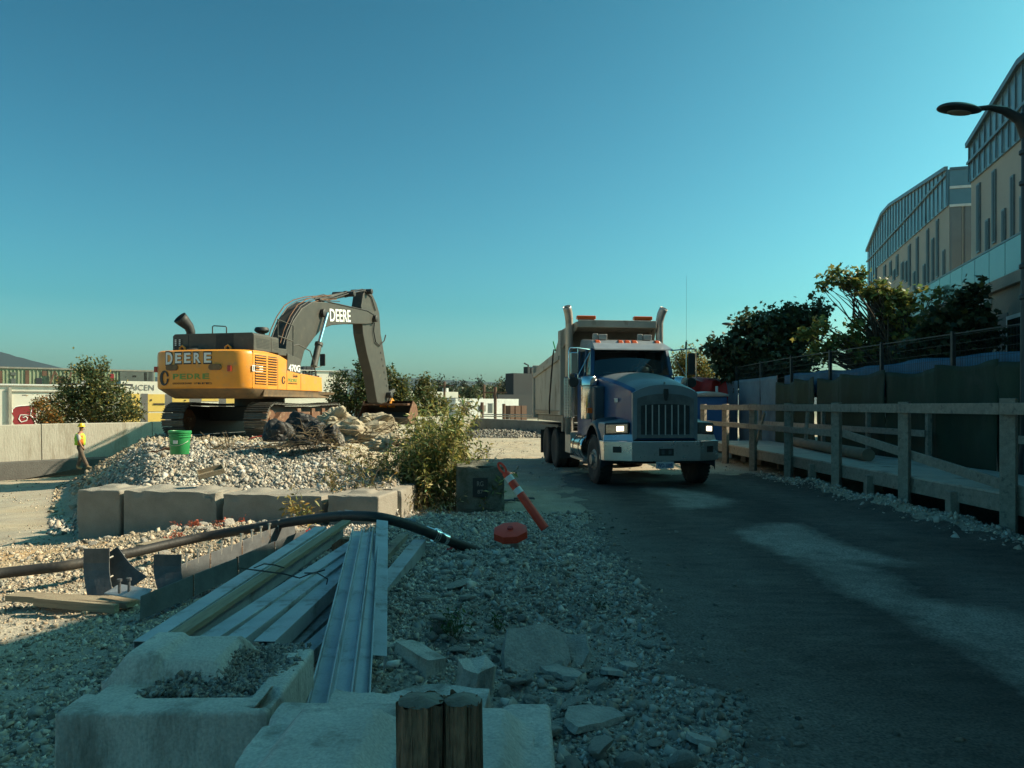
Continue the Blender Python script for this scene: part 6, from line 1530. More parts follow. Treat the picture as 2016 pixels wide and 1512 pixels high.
wallbox('low_roof', 120, 262, 755, 46, 'bldark', 6, B2, PLN(ANC[46], 761, 46).z)
B3 = thing('mural_building', 'white building painted with yellow and grey panels behind the excavator tracks', 'building', (0, 0, 0))
wallbox('wall', 238, 470, 752, 46, 'wallwhite', 8, B3)
for (a, b_, c_, d_, mt_) in ((240, 275, 775, 840, 'mural_yellow'), (278, 291, 775, 840, 'mural_grey'), (291, 324, 776, 810, 'mural_yellow'), (291, 324, 813, 840, 'mural_yellow'), (326, 338, 776, 840, 'mural_grey'), (339, 372, 776, 800, 'mural_yellow'), (374, 380, 775, 840, 'mural_grey'), (380, 396, 778, 840, 'mural_grey'), (397, 430, 778, 790, 'mural_yellow'), (432, 445, 778, 840, 'mural_grey'), (445, 466, 782, 794, 'mural_yellow')):
    plate('painted_panel', a, b_, c_, d_, 46, mt_, B3, 0.02)
for (a, b_, c_, d_) in ((296, 299, 786, 789), (302, 324, 794, 797), (363, 366, 787, 789)): plate('vent', a, b_, c_, d_, 46, 'black', B3, 0.05)
p = PLN(279, 763, 46) + PN * 0.015; text('AICEN', 1.35, 0.34, M['mural_grey'], B3, frame(p, PD, (0, 0, 1)))
B4 = thing('white_building', 'tall white building with black graffiti letters seen under the excavator boom', 'building', (0, 0, 0))
wallbox('wall', 440, 683, 728.5, 52, 'wallwhite', 9, B4); wallbox('parapet', 438, 684, 727, 51.9, 'white', 9.2, B4, PLN(ANC[52], 729.5, 52).z)
for (a, b_) in ((598, 603), (604, 612), (613, 621)): wallbox('rooftop_unit', a, b_, 721, 54, 'bldark', 0.8, B4, PLN(ANC[54], 728, 54).z)
p = PLN(608, 736, 52) + PN * 0.015; text('UMEL', 1.5, 0.42, M['letter_black'], B4, frame(p, PD, (0, 0, 1)), bold=0.04)
p = PLN(664, 737, 52) + PN * 0.015; text('ANTIFREE', 1.3, 0.42, M['letter_black'], B4, frame(p, PD, (0, 0, 1)))
wallbox('blue_annex', 684, 699, 727, 60, 'tarp_pale', 4, B4)
B5 = thing('low_building', 'pinkish flat-roofed building behind the bushes right of the excavator arm', 'building', (0, 0, 0))
wallbox('wall', 800, 902, 771, 90, 'wallwhite', 2, B5); wallbox('eave', 860, 902, 783, 89, 'bldark', 1.0, B5, PLN(ANC[89], 791, 89).z)
wallbox('roof_unit', 879, 883, 764, 91, 'white', 1, B5, PLN(ANC[91], 771, 91).z)
B6 = thing('low_building', 'white single-storey building with one dark window left of the dump truck', 'building', (0, 0, 0))
wallbox('wall', 897, 1021, 785, 75, 'white', 2, B6)
w = plate('window', 942, 951, 798, 810, 75, 'glass', B6, 0.05); plate('window_board', 952, 956, 798, 810, 75, 'conc', B6, 0.05)
plate('doorway', 1003, 1008, 800, 820, 75, 'brown', B6, 0.05)
B7 = thing('dark_building', 'tall dark grey building block rising behind the tail of the truck', 'building', (0, 0, 0))
wallbox('tower', 1011, 1075, 735.5, 100, 'bldark', 1.9, B7); wallbox('wing', 980, 1075, 777, 98, 'bldark', 1.2, B7); 
for (a, b_, t_, mt_) in ((1039, 1044, 722, 'bldark'), (1046, 1050, 724, 'bldark'), (1051, 1058, 722, 'white'), (1064, 1067, 722, 'bldark')): wallbox('rooftop_unit', a, b_, t_, 103, mt_, 1, B7, PLN(ANC[103], 735.5, 103).z)
p = PX(1040, 722, 103); m = MB(); m.tube([(p.x, 103, p.z - .9), (p.x, 103, p.z + 0.2), (p.x - 0.6, 103, p.z + 0.5)], 0.12, 6); m.build('vent_pipe', M['bldark'], B7)
for i, (a, b_) in enumerate(((1005, 1013), (1015, 1025), (1027, 1037))):
    o = wallbox('storage_crate', a, b_, 798.5, 66, 'brown', 1.0, None, -0.3)
    tag(o, ['leftmost brown storage box left of the truck tail', 'middle brown storage box left of the truck tail', 'brown storage box closest to the truck tail'][i], 'storage box', 'brown boxes near the white building')
def upole(px_, ytop, ybot, Y, lab, arms=1, box=False):
    a = PX(px_, ytop, Y); b_ = PX(px_, ybot, Y); t = thing('utility_pole', lab, 'utility pole', (a.x, Y, 0))
    m = MB(); m.tube([(0, 0, -1), (0, 0, a.z)], 0.14, 8); m.build('pole', M['brown'], t)
    for k in range(arms): m = MB(); m.beam((-1.1, 0, a.z - 0.5 - k), (1.1, 0, a.z - 0.5 - k), 0.12, 0.12); m.build('cross_arm', M['brown'], t)
    if box: m = MB(); m.lathe([(0, 0), (0.3, 0), (0.3, 0.9), (0, 0.9)], 12, (-0.4, -0.1, a.z - 2.4)); m.build('transformer', M['stud'], t)
upole(975, 762, 820, 68, 'utility pole with transformer standing before the white single-storey building', 1, True)
upole(953, 757, 795, 85, 'utility pole left of the pole with the transformer', 0, True)
upole(875, 751, 795, 88, 'utility pole with wide cross-arm above the bushes', 1)
for i, (a, t_, b_) in enumerate(((920, 790, 818), (949, 792, 818), (992, 795, 815))):
    upole(a, t_, b_, 62, ['thin post at the left end of the white single-storey building', 'thin post beside the dark window of the white building', 'thin post right of the dark window'][i], 0)
cr = thing('crane', 'thin distant crane mast poking above the dump box', 'crane', (0, 0, 0))
m = MB(); m.tube([PX(1100, 712, 150), PX(1089, 672, 150)], 0.12, 5); m.build('jib', M['green_plastic'], cr)
m = MB(); m.tube([PX(1106, 712, 150), PX(1106, 660, 150)], 0.12, 5); m.build('mast', M['green_plastic'], cr)
# hills
def ridge(nm, pts, Y, depth, mt, jag, label=None):
    rows = [[], [], [], []]; rr = random.Random(5)
    xs = np.linspace(pts[0][0], pts[-1][0], 260)
    for x_ in xs:
        y_ = np.interp(x_, [p[0] for p in pts], [p[1] for p in pts]) + jag * (float(vn(x_ * 0.35, 0, 5)) - 0.5) + jag * 0.6 * (float(vn(x_ * 1.1, 3, 5)) - 0.5)
        p = PX(x_, y_, Y); q = PX(x_, 806, Y - depth)
        rows[0].append((q.x, q.y, -3)); rows[1].append((p.x * 0.93, Y - depth * 0.4, p.z * 0.5)); rows[2].append((p.x, Y, p.z)); rows[3].append((p.x * 1.1, Y + depth, -3))
    m = MB(); m.grid(rows); o = m.build(nm, M[mt], None, True, fixn=False); tag(o, kind='structure')
ridge('hills', [(-900, 740), (-500, 660), (-250, 650), (-100, 678), (0, 692), (12, 695), (25, 700), (60, 709), (100, 719), (133, 727), (180, 735), (300, 742), (500, 747), (700, 745), (770, 741), (800, 744), (850, 746), (860, 748), (900, 749), (950, 752), (1050, 757), (1300, 765), (1900, 770), (2600, 760)], 3600, 900, 'hill', 1.6)

# air: closed box of thin haze round the whole scene
hz = bpy.data.materials.new('haze'); hz.use_nodes = True; hn = hz.node_tree; hn.nodes.clear()
ho_ = hn.nodes.new('ShaderNodeOutputMaterial'); hv = hn.nodes.new('ShaderNodeVolumePrincipled'); hv.inputs['Color'].default_value = (0.6, 0.85, 1.0, 1); hv.inputs['Density'].default_value = 0.00002; hv.inputs['Anisotropy'].default_value = 0.2
hn.links.new(hv.outputs[0], ho_.inputs['Volume'])
m = MB(); m.bb(-9000, 9000, -200, 9000, -5, 480); tag(m.build('haze', hz), kind='stuff')
# ------------------------------------------------------------------ vegetation
def leaves(C, size, name, mt, base, parent=None, var=0.25, shape='ovate', up=0.35, warm=None, narrow=0.5, lifts=None):
    n = len(C); q = RN.normal(size=(n, 3)); q[:, 2] = np.abs(q[:, 2]) + up; q /= np.linalg.norm(q, axis=1)[:, None]
    a = np.cross(q, RN.normal(size=(n, 3))); a /= np.linalg.norm(a, axis=1)[:, None]; b = np.cross(q, a)
    s = size * RN.uniform(0.6, 1.3, n)[:, None]
    if shape == 'maple':
        pts = []; angs = [0, 36, 72, 108, 144, 216, 252, 288, 324]; rr = [1.0, 0.45, 0.85, 0.4, 0.55, 0.55, 0.4, 0.85, 0.45]
        V = [C + q * 0.0]
        for an, r_ in zip(angs, rr):
            t = rad(an); V.append(C + s * r_ * (a * math.cos(t) + b * math.sin(t)) + q * s * (-0.15 * r_))
        V = np.stack(V, 1); k = 10
        tri = np.array([(0, i, i + 1) for i in range(1, 9)] + [(0, 9, 1)])
    else:
        w = narrow
        V = np.stack([C, C + s * (0.45 * a + 0.5 * w * b) + q * s * 0.08, C + s * a, C + s * (0.45 * a - 0.5 * w * b) + q * s * 0.08], 1); k = 4
        tri = np.array([(0, 1, 2), (0, 2, 3)])
    Fa = (tri[None] + (np.arange(n) * k)[:, None, None]).reshape(-1, 3)
    br = np.clip(RN.normal(1, var, n), 0.4, 1.9); wv = RN.normal(0, 0.16, n)
    c = np.stack([base[0] * br * (1 + wv * 1.3), base[1] * br, base[2] * br * (1 - wv)], -1)
    if warm is not None:
        mk = RN.random(n) < warm[1]; c[mk] = np.array(warm[0]) * br[mk][:, None]
    return np_mesh(name, V.reshape(-1, 3), Fa, mt, parent, np.repeat(c, k, 0))
def branches(root, tips, r0, seed=0):
    m = MB(); rr = random.Random(seed)
    for t in tips:
        t = Vector(t); root = Vector(root); P = []
        for k in range(6):
            u = k / 5; p = root.lerp(t, u); p.z += (t.z - root.z) * 0.15 * math.sin(math.pi * u); p += Vector((rr.gauss(0, 1), rr.gauss(0, 1), rr.gauss(0, 0.5))) * 0.04 * (t - root).length * math.sin(math.pi * u)
            P.append(p)
        m.tube(P, [max(0.004, r0 * (1 - u / 5.4)) for u in range(6)], 6)
    return m
def bush(name, label, cat, base, blobs, nl, ls, col, group=None, warm=None, shape='ovate', narrow=0.5, clump=0.12, r0=0.03, cl=14, fill=0.55, barkm='bark', up=0.35, trunk=True, var=0.25):
    b = Vector(base); t = thing(name, label, cat, b, 0, group)
    tot = sum(r[0] * r[2] for _, r in blobs); Cs = []; tips = []
    for (c, r) in blobs:
        k = max(2, int(nl / cl * r[0] * r[2] / tot))
        d = RN.normal(size=(k, 3)); d /= np.linalg.norm(d, axis=1)[:, None]
        rad_ = (fill + (1.08 - fill) * RN.random(k) ** 0.7)[:, None]
        cen = np.array(c) + d * rad_ * np.array(r)
        keep = vn(cen[:, 0] * 2.1 / max(r[0], .3) + cen[:, 2], cen[:, 2] * 2.3 / max(r[2], .3) + cen[:, 1], 5) > 0.28
        cen = cen[keep]; 
        for p in cen[::max(1, len(cen) // 8)]: tips.append(p)
        P = cen[:, None, :] + RN.normal(size=(len(cen), cl, 3)) * clump
        Cs.append(P.reshape(-1, 3))
    C = np.concatenate(Cs) - np.array(b)
    leaves(C, ls, 'crown', M['leaf'], col, t, var, shape, up, warm, narrow)
    if trunk:
        mid = Vector(np.mean([c for c, _ in blobs], axis=0)) - b
        m = branches((0, 0, -0.1), [Vector(p) - b for p in tips], r0, 3); m.build('stem' if r0 < 0.05 else 'trunk', M[barkm], t, True, fixn=False)
    return t
OL = (0.085, 0.105, 0.035)
def bp(px, py, Y, rx, rz, ry=None):
    p = PX(px, py, Y); return ((p.x, p.y, p.z), (rx * Y / F, (ry or rx) * Y / F, rz * Y / F))
bush('leafy_bush', 'tall bushy green shrub growing behind the wall at the left', 'bush', PX(190, 850, 33), [bp(165, 760, 33, 38, 42), bp(205, 720, 33, 14, 12) if False else bp(168, 728, 33, 12, 20), bp(200, 726, 33, 9, 18), bp(150, 800, 33, 55, 32), bp(215, 800, 33, 52, 38), bp(245, 815, 33, 28, 24), bp(205, 770, 33, 30, 30), bp(125, 815, 33, 30, 22)], 15000, 0.15, (0.10, 0.115, 0.04), warm=((0.28, 0.20, 0.03), 0.08), clump=0.14)
bush('autumn_bush', 'low orange and yellow autumn shrub beside the green shrub at the left', 'bush', PX(90, 850, 31), [bp(88, 808, 31, 20, 26), bp(75, 795, 31, 8, 10), bp(102, 828, 31, 18, 14)], 2600, 0.12, (0.26, 0.12, 0.02), warm=((0.09, 0.1, 0.03), 0.35))
gb_ = 'shrubs growing behind the long wall'
bush('leafy_bush', 'tall olive shrub left of the excavator arm', 'bush', PX(700, 850, 43), [bp(690, 770, 43, 42, 42), bp(722, 735, 43, 22, 26), bp(718, 715, 43, 8, 10), bp(672, 800, 43, 30, 26), bp(735, 785, 43, 30, 36)], 9000, 0.19, OL, gb_, clump=0.16)
bush('leafy_bush', 'tall olive shrub right behind the excavator arm with a pointed top', 'bush', PX(768, 850, 44), [bp(765, 750, 44, 14, 26), bp(775, 785, 44, 26, 34), bp(790, 758, 44, 12, 20), bp(795, 800, 44, 28, 28)], 6500, 0.19, OL, gb_, clump=0.16, warm=((0.2, 0.17, 0.04), 0.2))
bush('leafy_bush', 'round olive shrub farthest right behind the wall', 'bush', PX(840, 850, 46), [bp(836, 765, 46, 16, 22), bp(830, 790, 46, 30, 30), bp(858, 800, 46, 26, 24), bp(838, 745, 46, 8, 10)], 6500, 0.2, (0.11, 0.115, 0.035), gb_, clump=0.17)
bush('leafy_bush', 'pale sparse shrub before the white single-storey building', 'bush', PX(915, 840, 60), [bp(912, 803, 60, 10, 14)], 700, 0.22, (0.3, 0.28, 0.2), clump=0.2)
# willow-like weeds by the marked block
t = thing('willow_shrub', 'tall narrow-leaved green shrub growing between the mound and the marked concrete block', 'bush', (-1.25, 12.2, -0.1))
Cs = []; m = MB(); rr = random.Random(4)
for k in range(260):
    q = rr.random(); bx_ = rr.gauss(-0.12, 0.33); by_ = rr.uniform(-0.8, 1.6)
    hmax = np.interp(bx_, [-0.9, -0.3, 0.3, 0.55, 0.9], [0.9, 1.4, 2.0, 1.7, 0.8]); h_ = rr.uniform(0.5, 1.0) * hmax
    lean = (rr.gauss(0.02, 0.11), rr.gauss(0, 0.16)); P = []
    for i in range(6):
        u = i / 5; P.append((bx_ * (0.8 + 0.2 * u) + lean[0] * u * u * h_ * 1.4, by_ + lean[1] * u * u * h_, h_ * u))
    m.tube(P, [0.007, 0.006, 0.005, 0.004, 0.003, 0.002], 4)
    for i in range(int(52 * h_)):
        u = rr.uniform(0.18, 1.0); p = Vector(P[min(4, int(u * 5))]).lerp(Vector(P[min(5, int(u * 5) + 1)]), (u * 5) % 1)
        Cs.append((p.x + rr.gauss(0, 0.035), p.y + rr.gauss(0, 0.035), p.z + rr.gauss(0, .02)))
o = m.build('stem', M['branch'], t, fixn=False); o['kind'] = 'stuff'
Cs = np.array(Cs); leaves(Cs, 0.115, 'crown', M['leaf'], (0.21, 0.22, 0.06), t, 0.3, 'ovate', 0.2, ((0.45, 0.40, 0.17), 0.2), 0.28)
# dry weeds over the right slope of the mound
t = thing('dry_weeds', 'tangle of dry yellowish weeds on the right slope of the gravel mound', 'weeds', (-2.2, 12.5, 0.5)); Cs = []; m = MB()
for k in range(150):
    x_ = rr.gauss(-2.0, 0.55); y_ = rr.uniform(10.6, 15.5); z_ = Hs(x_, y_); h_ = rr.uniform(0.1, 0.5)
    a = Vector((x_ + 2.2, y_ - 12.5, z_ - 0.5)); b_ = a + Vector((rr.gauss(0.05, 0.2), rr.gauss(-.05, 0.2), h_)); m.tube([a, a.lerp(b_, 0.5) + Vector((0, 0, 0.04)), b_], [0.005, 0.004, 0.002], 3)
    for i in range(16): p = a.lerp(b_, rr.uniform(0.1, 1)); Cs.append((p.x + rr.gauss(0, .05), p.y + rr.gauss(0, .05), p.z + rr.gauss(0, .03)))
o = m.build('stem', M['branch'], t, fixn=False); o['kind'] = 'stuff'
leaves(np.array(Cs), 0.085, 'crown', M['leaf'], (0.19, 0.17, 0.06), t, 0.35, 'ovate', 0.2, ((0.38, 0.30, 0.16), 0.3), 0.3)
# small plants
def weed(x, y, h, n, lab, col, ls=0.05, cat='weed', dz=0.0, group=None):
    z_ = Hs(x, y) + dz; t = thing('weed', lab, cat, (x, y, z_), 0, group); m = MB(); Cs = []
    for k in range(n):
        a = Vector((R.gauss(0, .02), R.gauss(0, .02), 0)); b_ = a + Vector((R.gauss(0, .35 * h), R.gauss(0, .35 * h), h * R.uniform(0.5, 1))); m.tube([a, a.lerp(b_, 0.5) + Vector((0, 0, h * 0.12)), b_], [0.003, 0.0025, 0.0015], 3)
        for i in range(11): p = a.lerp(b_, R.uniform(0.25, 1)); Cs.append((p.x + R.gauss(0, .018), p.y + R.gauss(0, .018), p.z + R.gauss(0, .018) + h * .05))
    o = m.build('stem', M['branch'], t, fixn=False); o['kind'] = 'stuff'
    leaves(np.array(Cs), ls, 'leaf', M['leaf'], col, t, 0.3, 'ovate', 0.3, None, 0.4)['kind'] = 'stuff'
p = GP(893, 1268, 0.1); weed(p.x, p.y, 0.2, 12, 'small green weed growing through the grey rubble', (0.06, 0.12, 0.04), 0.04)
p = GP(985, 1245, 0.1); weed(p.x, p.y, 0.13, 8, 'tiny green weed left of the big stone slab', (0.06, 0.11, 0.04), 0.03)
p = GP(1175, 1222, 0.02); weed(p.x, p.y, 0.08, 7, 'tiny dark weed at the edge of the road', (0.05, 0.08, 0.035), 0.03)
p = GP(610, 1028, -0.1); weed(-2.75, 9.75, 0.42, 12, 'drooping yellow-green weed in front of the third concrete block', (0.30, 0.24, 0.07), 0.09, dz=-.02)
weed(-2.55, 10.55, 0.45, 14, 'dry weed growing on top of the concrete block row', (0.24, 0.2, 0.08), 0.06, dz=0.3)
RW = ['reddish weed just left of the middle of the rubble strip', 'reddish weed nearest the second concrete block', 'reddish weed beside the crack of the second block', 'reddish weed close to the joint before the third block', 'reddish weed right at the foot of the third block', 'rightmost reddish weed by the black hose', 'reddish weed high on the left of the rubble strip', 'leftmost and lowest reddish weed above the hose']
for i, (a, b_) in enumerate(((350, 1062), (375, 1048), (392, 1052), (432, 1055), (445, 1044), (490, 1033), (345, 1045), (330, 1066))):
    p = GP(a, b_, 0.0); y_ = min(p.y, float(blockline(p.x)) - 0.2)
    weed(p.x, y_, 0.09, 5, RW[i], (0.42, 0.10, 0.05), 0.04, group='reddish weeds in the rubble')
p = GP(945, 893, 0.5); weed(-0.4, 12.1, 0.35, 7, 'thin bare twiggy weed on top of the marked concrete block', (0.35, 0.3, 0.2), 0.025, dz=0.68)
# dark tree, maple, and more trees at the right
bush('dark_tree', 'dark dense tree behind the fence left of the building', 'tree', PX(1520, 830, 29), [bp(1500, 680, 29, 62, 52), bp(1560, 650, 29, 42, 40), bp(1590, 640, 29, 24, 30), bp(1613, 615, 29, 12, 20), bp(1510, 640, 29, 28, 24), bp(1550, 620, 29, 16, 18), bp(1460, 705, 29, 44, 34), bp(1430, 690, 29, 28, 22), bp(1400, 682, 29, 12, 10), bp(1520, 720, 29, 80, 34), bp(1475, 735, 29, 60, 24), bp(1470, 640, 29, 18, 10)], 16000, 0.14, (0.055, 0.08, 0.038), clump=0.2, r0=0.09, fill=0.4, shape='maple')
MP = []
for (px_, py_, rx, rz) in ((1650, 540, 22, 16), (1680, 560, 22, 16), (1625, 562, 14, 6), (1700, 548, 14, 14), (1712, 580, 20, 14), (1745, 590, 24, 18), (1770, 575, 16, 12), (1752, 620, 24, 24), (1785, 600, 20, 20), (1800, 640, 22, 22), (1770, 660, 30, 24), (1820, 572, 18, 10), (1850, 578, 18, 9), (1885, 575, 14, 8), (1735, 560, 12, 10), (1660, 668, 26, 14), (1630, 690, 24, 16), (1600, 690, 18, 14), (1585, 655, 18, 12), (1615, 640, 20, 12), (1690, 675, 24, 18), (1720, 690, 26, 20), (1790, 690, 40, 20), (1690, 640, 16, 14), (1830, 665, 20, 16), (1690, 700, 30, 14)):
    MP.append(bp(px_, py_, 23, rx, rz))
bush('maple_tree', 'open-crowned maple tree with sunlit yellow-green leaves before the building', 'tree', PX(1790, 830, 23), MP, 5600, 0.115, (0.175, 0.21, 0.06), clump=0.10, r0=0.05, fill=0.1, shape='maple', warm=((0.26, 0.23, 0.06), 0.12), cl=12)
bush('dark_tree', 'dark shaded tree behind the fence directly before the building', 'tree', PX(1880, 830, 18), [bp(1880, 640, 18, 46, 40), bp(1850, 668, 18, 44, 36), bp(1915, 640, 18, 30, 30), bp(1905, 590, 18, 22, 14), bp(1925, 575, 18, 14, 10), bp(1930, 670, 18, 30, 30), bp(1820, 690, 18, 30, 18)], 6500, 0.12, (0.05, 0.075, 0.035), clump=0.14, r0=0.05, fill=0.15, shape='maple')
bush('autumn_tree', 'yellow-green sunlit tree seen behind the truck mirror', 'tree', PX(1375, 830, 42), [bp(1365, 725, 42, 34, 36), bp(1345, 712, 42, 18, 22), bp(1395, 745, 42, 22, 24), bp(1360, 760, 42, 40, 20)], 9000, 0.17, (0.19, 0.18, 0.05), clump=0.22, r0=0.12, warm=((0.32, 0.2, 0.05), 0.2), fill=0.3)
# distant tree line
rr = random.Random(9)
def far_tree(px_, top, w, Y, kind, col, lab, grp):
    base = PX(px_, 792, Y); tp = PX(px_, top, Y); h = tp.z - base.z; bl = []
    if kind == 'conifer':
        for k in range(6):
            u = k / 5; bl.append(((base.x, Y, base.z + h * (0.25 + 0.7 * u)), ((w * Y / F) * (1.0 - u * 0.85), (w * Y / F) * (1 - u * .85), h * 0.10)))
    else:
        for k in range(5): bl.append(((base.x + rr.gauss(0, w * 0.4 * Y / F), Y + rr.gauss(0, 2), base.z + h * rr.uniform(0.4, 0.85)), (w * Y / F * 0.7, w * Y / F * 0.7, h * 0.2)))
    return bush('conifer_tree' if kind == 'conifer' else 'broadleaf_tree', lab, 'tree', base, bl, 1100, 0.9, col, grp, clump=0.7, r0=0.3, fill=0.1, cl=10)
for i, (a, t_, w, k_, c_, lab) in enumerate([(866, 746, 10, 'conifer', (0.05, 0.065, 0.04), 'distant dark conifer with ragged top above the pinkish building'), (883, 757, 12, 'b', (0.06, 0.08, 0.045), 'distant dark round tree right of the ragged conifer'),
        (895, 752, 7, 'conifer', (0.045, 0.06, 0.04), 'distant narrow conifer in the middle of the tree line'), (912, 750, 8, 'conifer', (0.045, 0.06, 0.04), 'distant small conifer pair in the tree line'),
        (930, 760, 16, 'b', (0.09, 0.10, 0.045), 'distant olive broad tree behind the white building'), (944, 746, 6, 'conifer', (0.035, 0.05, 0.035), 'distant sharp pointed conifer, tallest in the tree line'),
        (960, 762, 14, 'b', (0.075, 0.09, 0.04), 'distant green tree right of the sharp conifer'), (978, 750, 15, 'b', (0.13, 0.12, 0.04), 'distant yellowish round tree left of the dark building'),
        (996, 748, 6, 'conifer', (0.04, 0.055, 0.035), 'distant slim conifer next to the dark building'), (1003, 758, 12, 'b', (0.08, 0.085, 0.04), 'distant olive tree touching the dark building'),
        (905, 768, 18, 'b', (0.075, 0.085, 0.04), 'distant low broad tree above the white building roof'), (855, 762, 14, 'b', (0.07, 0.075, 0.04), 'distant brownish tree left of the ragged conifer'),
        (990, 770, 16, 'b', (0.10, 0.10, 0.04), 'distant low olive tree in front of the yellowish one'), (948, 774, 18, 'b', (0.10, 0.115, 0.045), 'distant light green low tree before the sharp conifer')]):
    far_tree(a, t_, w, 230 + (i % 4) * 14, k_, c_, lab, 'trees on the distant skyline')
hb = MB(); rows = [[], []]
x = RN.uniform(-60, 14, 26000); y = RN.uniform(262, 300, 26000)
z = 1.65 + (1.2 + 7.5 * fbm(x * 0.09, y * 0.05, 12)) * RN.random(26000) ** 0.6 + (x + 60) * 0.02
fo = leaves(np.stack([x, y, z], -1), 1.2, 'woodland', M['leaf'], (0.07, 0.085, 0.045), None, 0.35)
tag(fo, 'dense far woodland band on the hillside behind the site', 'woodland', kind='stuff')

# ------------------------------------------------------------------ steel scrap pile
def P3(px, py, z): return GP(px, py, z)
def steel(kind, a, b_, w, h, label, nm='steel_beam', mt='galv', group='galvanised steel beams in the scrap pile', cat='steel beam', roll=0.0, th=0.006, holes=False):
    a = Vector(a); b_ = Vector(b_); t = b_ - a; L = t.length; t.normalize(); side = t.cross(Vector((0, 0, 1))).normalized(); up = side.cross(t)
    m = MB()
    def pl(sx0, sx1, z0, z1):
        P = [(x_, 0, z_) for x_, z_ in ((sx0, z0), (sx1, z0), (sx1, z1), (sx0, z1))]
        m.prism([Vector((x_, -L / 2, z_)) for x_, _, z_ in P], (0, L, 0))
    w2, h2 = w / 2, h / 2
    if kind == 'box':
        for k in range(4):
            ring = [(-w2, -h2), (w2, -h2), (w2, h2), (-w2, h2)]
        O = [(-w2, -h2), (w2, -h2), (w2, h2), (-w2, h2)]; I = [(x_ * (1 - 2 * th / w), z_ * (1 - 2 * th / h)) for x_, z_ in O]
        V = [(x_, -L / 2, z_) for x_, z_ in O] + [(x_, L / 2, z_) for x_, z_ in O] + [(x_, -L / 2, z_) for x_, z_ in I] + [(x_, L / 2, z_) for x_, z_ in I]
        F_ = []
        for k in range(4):
            j = (k + 1) % 4; F_ += [(k, j, 4 + j, 4 + k), (8 + k, 12 + k, 12 + j, 8 + j), (k, 8 + k, 8 + j, j), (4 + k, 4 + j, 12 + j, 12 + k)]
        m.add(V, F_)
    elif kind == 'channel':
        O = [(-w2, h2), (-w2, -h2), (w2, -h2), (w2, h2), (w2 - th, h2), (w2 - th, -h2 + th), (-w2 + th, -h2 + th), (-w2 + th, h2)]
        m.prism([(x_, -L / 2, z_) for x_, z_ in O], (0, L, 0))
    elif kind == 'angle':
        O = [(-w2, h2), (-w2, h2 - th), (w2 - th, h2 - th), (w2 - th, -h2), (w2, -h2), (w2, h2)]
        m.prism([(x_, -L / 2, z_) for x_, z_ in O], (0, L, 0))
    elif kind == 'hat':
        O = [(-w2, h2), (w2, h2), (w2, -h2), (w2 - th, -h2), (w2 - th, h2 - th), (-w2 + th, h2 - th), (-w2 + th, -h2), (-w2, -h2)]
        m.prism([(x_, -L / 2, z_) for x_, z_ in O], (0, L, 0))
    else:
        m.bb(-w2, w2, -L / 2, L / 2, -h2, h2)
    # slight sag/bend
    o = m.build(nm, M[mt], None, bevel=0.0025)
    R_ = Matrix((side, t, up)).transposed() @ Matrix.Rotation(roll, 3, 'Y')
    mm = R_.to_4x4(); mm.translation = (a + b_) / 2 - up * h2; o.matrix_world = mm
    return tag(o, label, cat, group)
nearY = 1262
bl2 = [(282, 632, 0.36, 0.46, 'hat', 'leftmost long steel beam of the pile, its open end near the big concrete block'),
       (330, 664, 0.355, 0.46, 'box', 'long steel beam lying directly under the wooden plank'),
       (398, 704, 0.36, 0.46, 'hat', 'third long steel beam from the left, right of the wooden plank'),
       (455, 722, 0.35, 0.44, 'hat', 'fourth long steel beam from the left in the pile'),
       (520, 742, 0.33, 0.42, 'box', 'front long steel beam with the wire tie, its side in deep shade')]
for (a, b_, z0, z1, k, lab) in bl2:
    yb = 1036 if b_ < 700 else 1062
    steel(k, P3(a, nearY, z0), P3(b_, yb, z1), 0.115 if k == 'hat' else 0.125, 0.10, lab)
# second layer below
for (a, ya, b_, yb, z0, z1, lab) in [(300, 1278, 640, 1055, 0.22, 0.33, 'steel beam of the lower layer at the left of the pile'), (430, 1275, 700, 1080, 0.21, 0.32, 'steel beam of the lower layer under the middle of the pile'), (560, 1275, 735, 1120, 0.2, 0.3, 'dark steel beam of the lower layer under the front beam')]:
    steel('box', P3(a, ya, z0), P3(b_, yb, z1), 0.14, 0.11, lab, mt='galv')
steel('plank', P3(342, 1250, 0.40), P3(682, 1024, 0.53), 0.09, 0.035, 'long pale wooden plank lying on top of the steel beams', 'wooden_plank', 'wood', None, 'plank')
steel('box', P3(590, 1290, 0.22), P3(690, 1200, 0.24), 0.10, 0.08, 'short steel beam stub poking out left of the channels')
for (a, ya, b_, yb, z0, z1, w, h, k, lab) in [(625, 1400, 706, 1036, 0.44, 0.60, 0.105, 0.05, 'channel', 'leftmost of the steel channels fanned over the beams'),
        (666, 1392, 724, 1038, 0.475, 0.63, 0.10, 0.05, 'channel', 'second steel channel from the left in the fan'),
        (706, 1380, 736, 1040, 0.45, 0.60, 0.085, 0.05, 'channel', 'third and bent steel channel in the fan')]:
    steel(k, P3(a, ya, z0), P3(b_, yb, z1), w, h, lab, 'steel_channel', 'galv', 'steel channels fanned over the beams', 'steel channel', th=0.008, roll={625: 0.10, 666: -0.08, 706: 0.22}[a])
steel('angle', P3(741, 1290, 0.30), P3(751, 1024, 0.66), 0.10, 0.10, 'single steel angle right of the fanned channels', 'steel_angle', 'galv', None, 'steel angle', roll=0.15)
steel('box', P3(700, 1215, 0.22), P3(826, 1062, 0.28), 0.13, 0.12, 'right-hand steel beam sticking out beyond the steel angle')
steel('angle', P3(720, 1225, 0.14), P3(828, 1078, 0.20), 0.07, 0.07, 'thin steel angle beneath the right-hand beam', 'steel_angle', 'galv', None, 'steel angle')
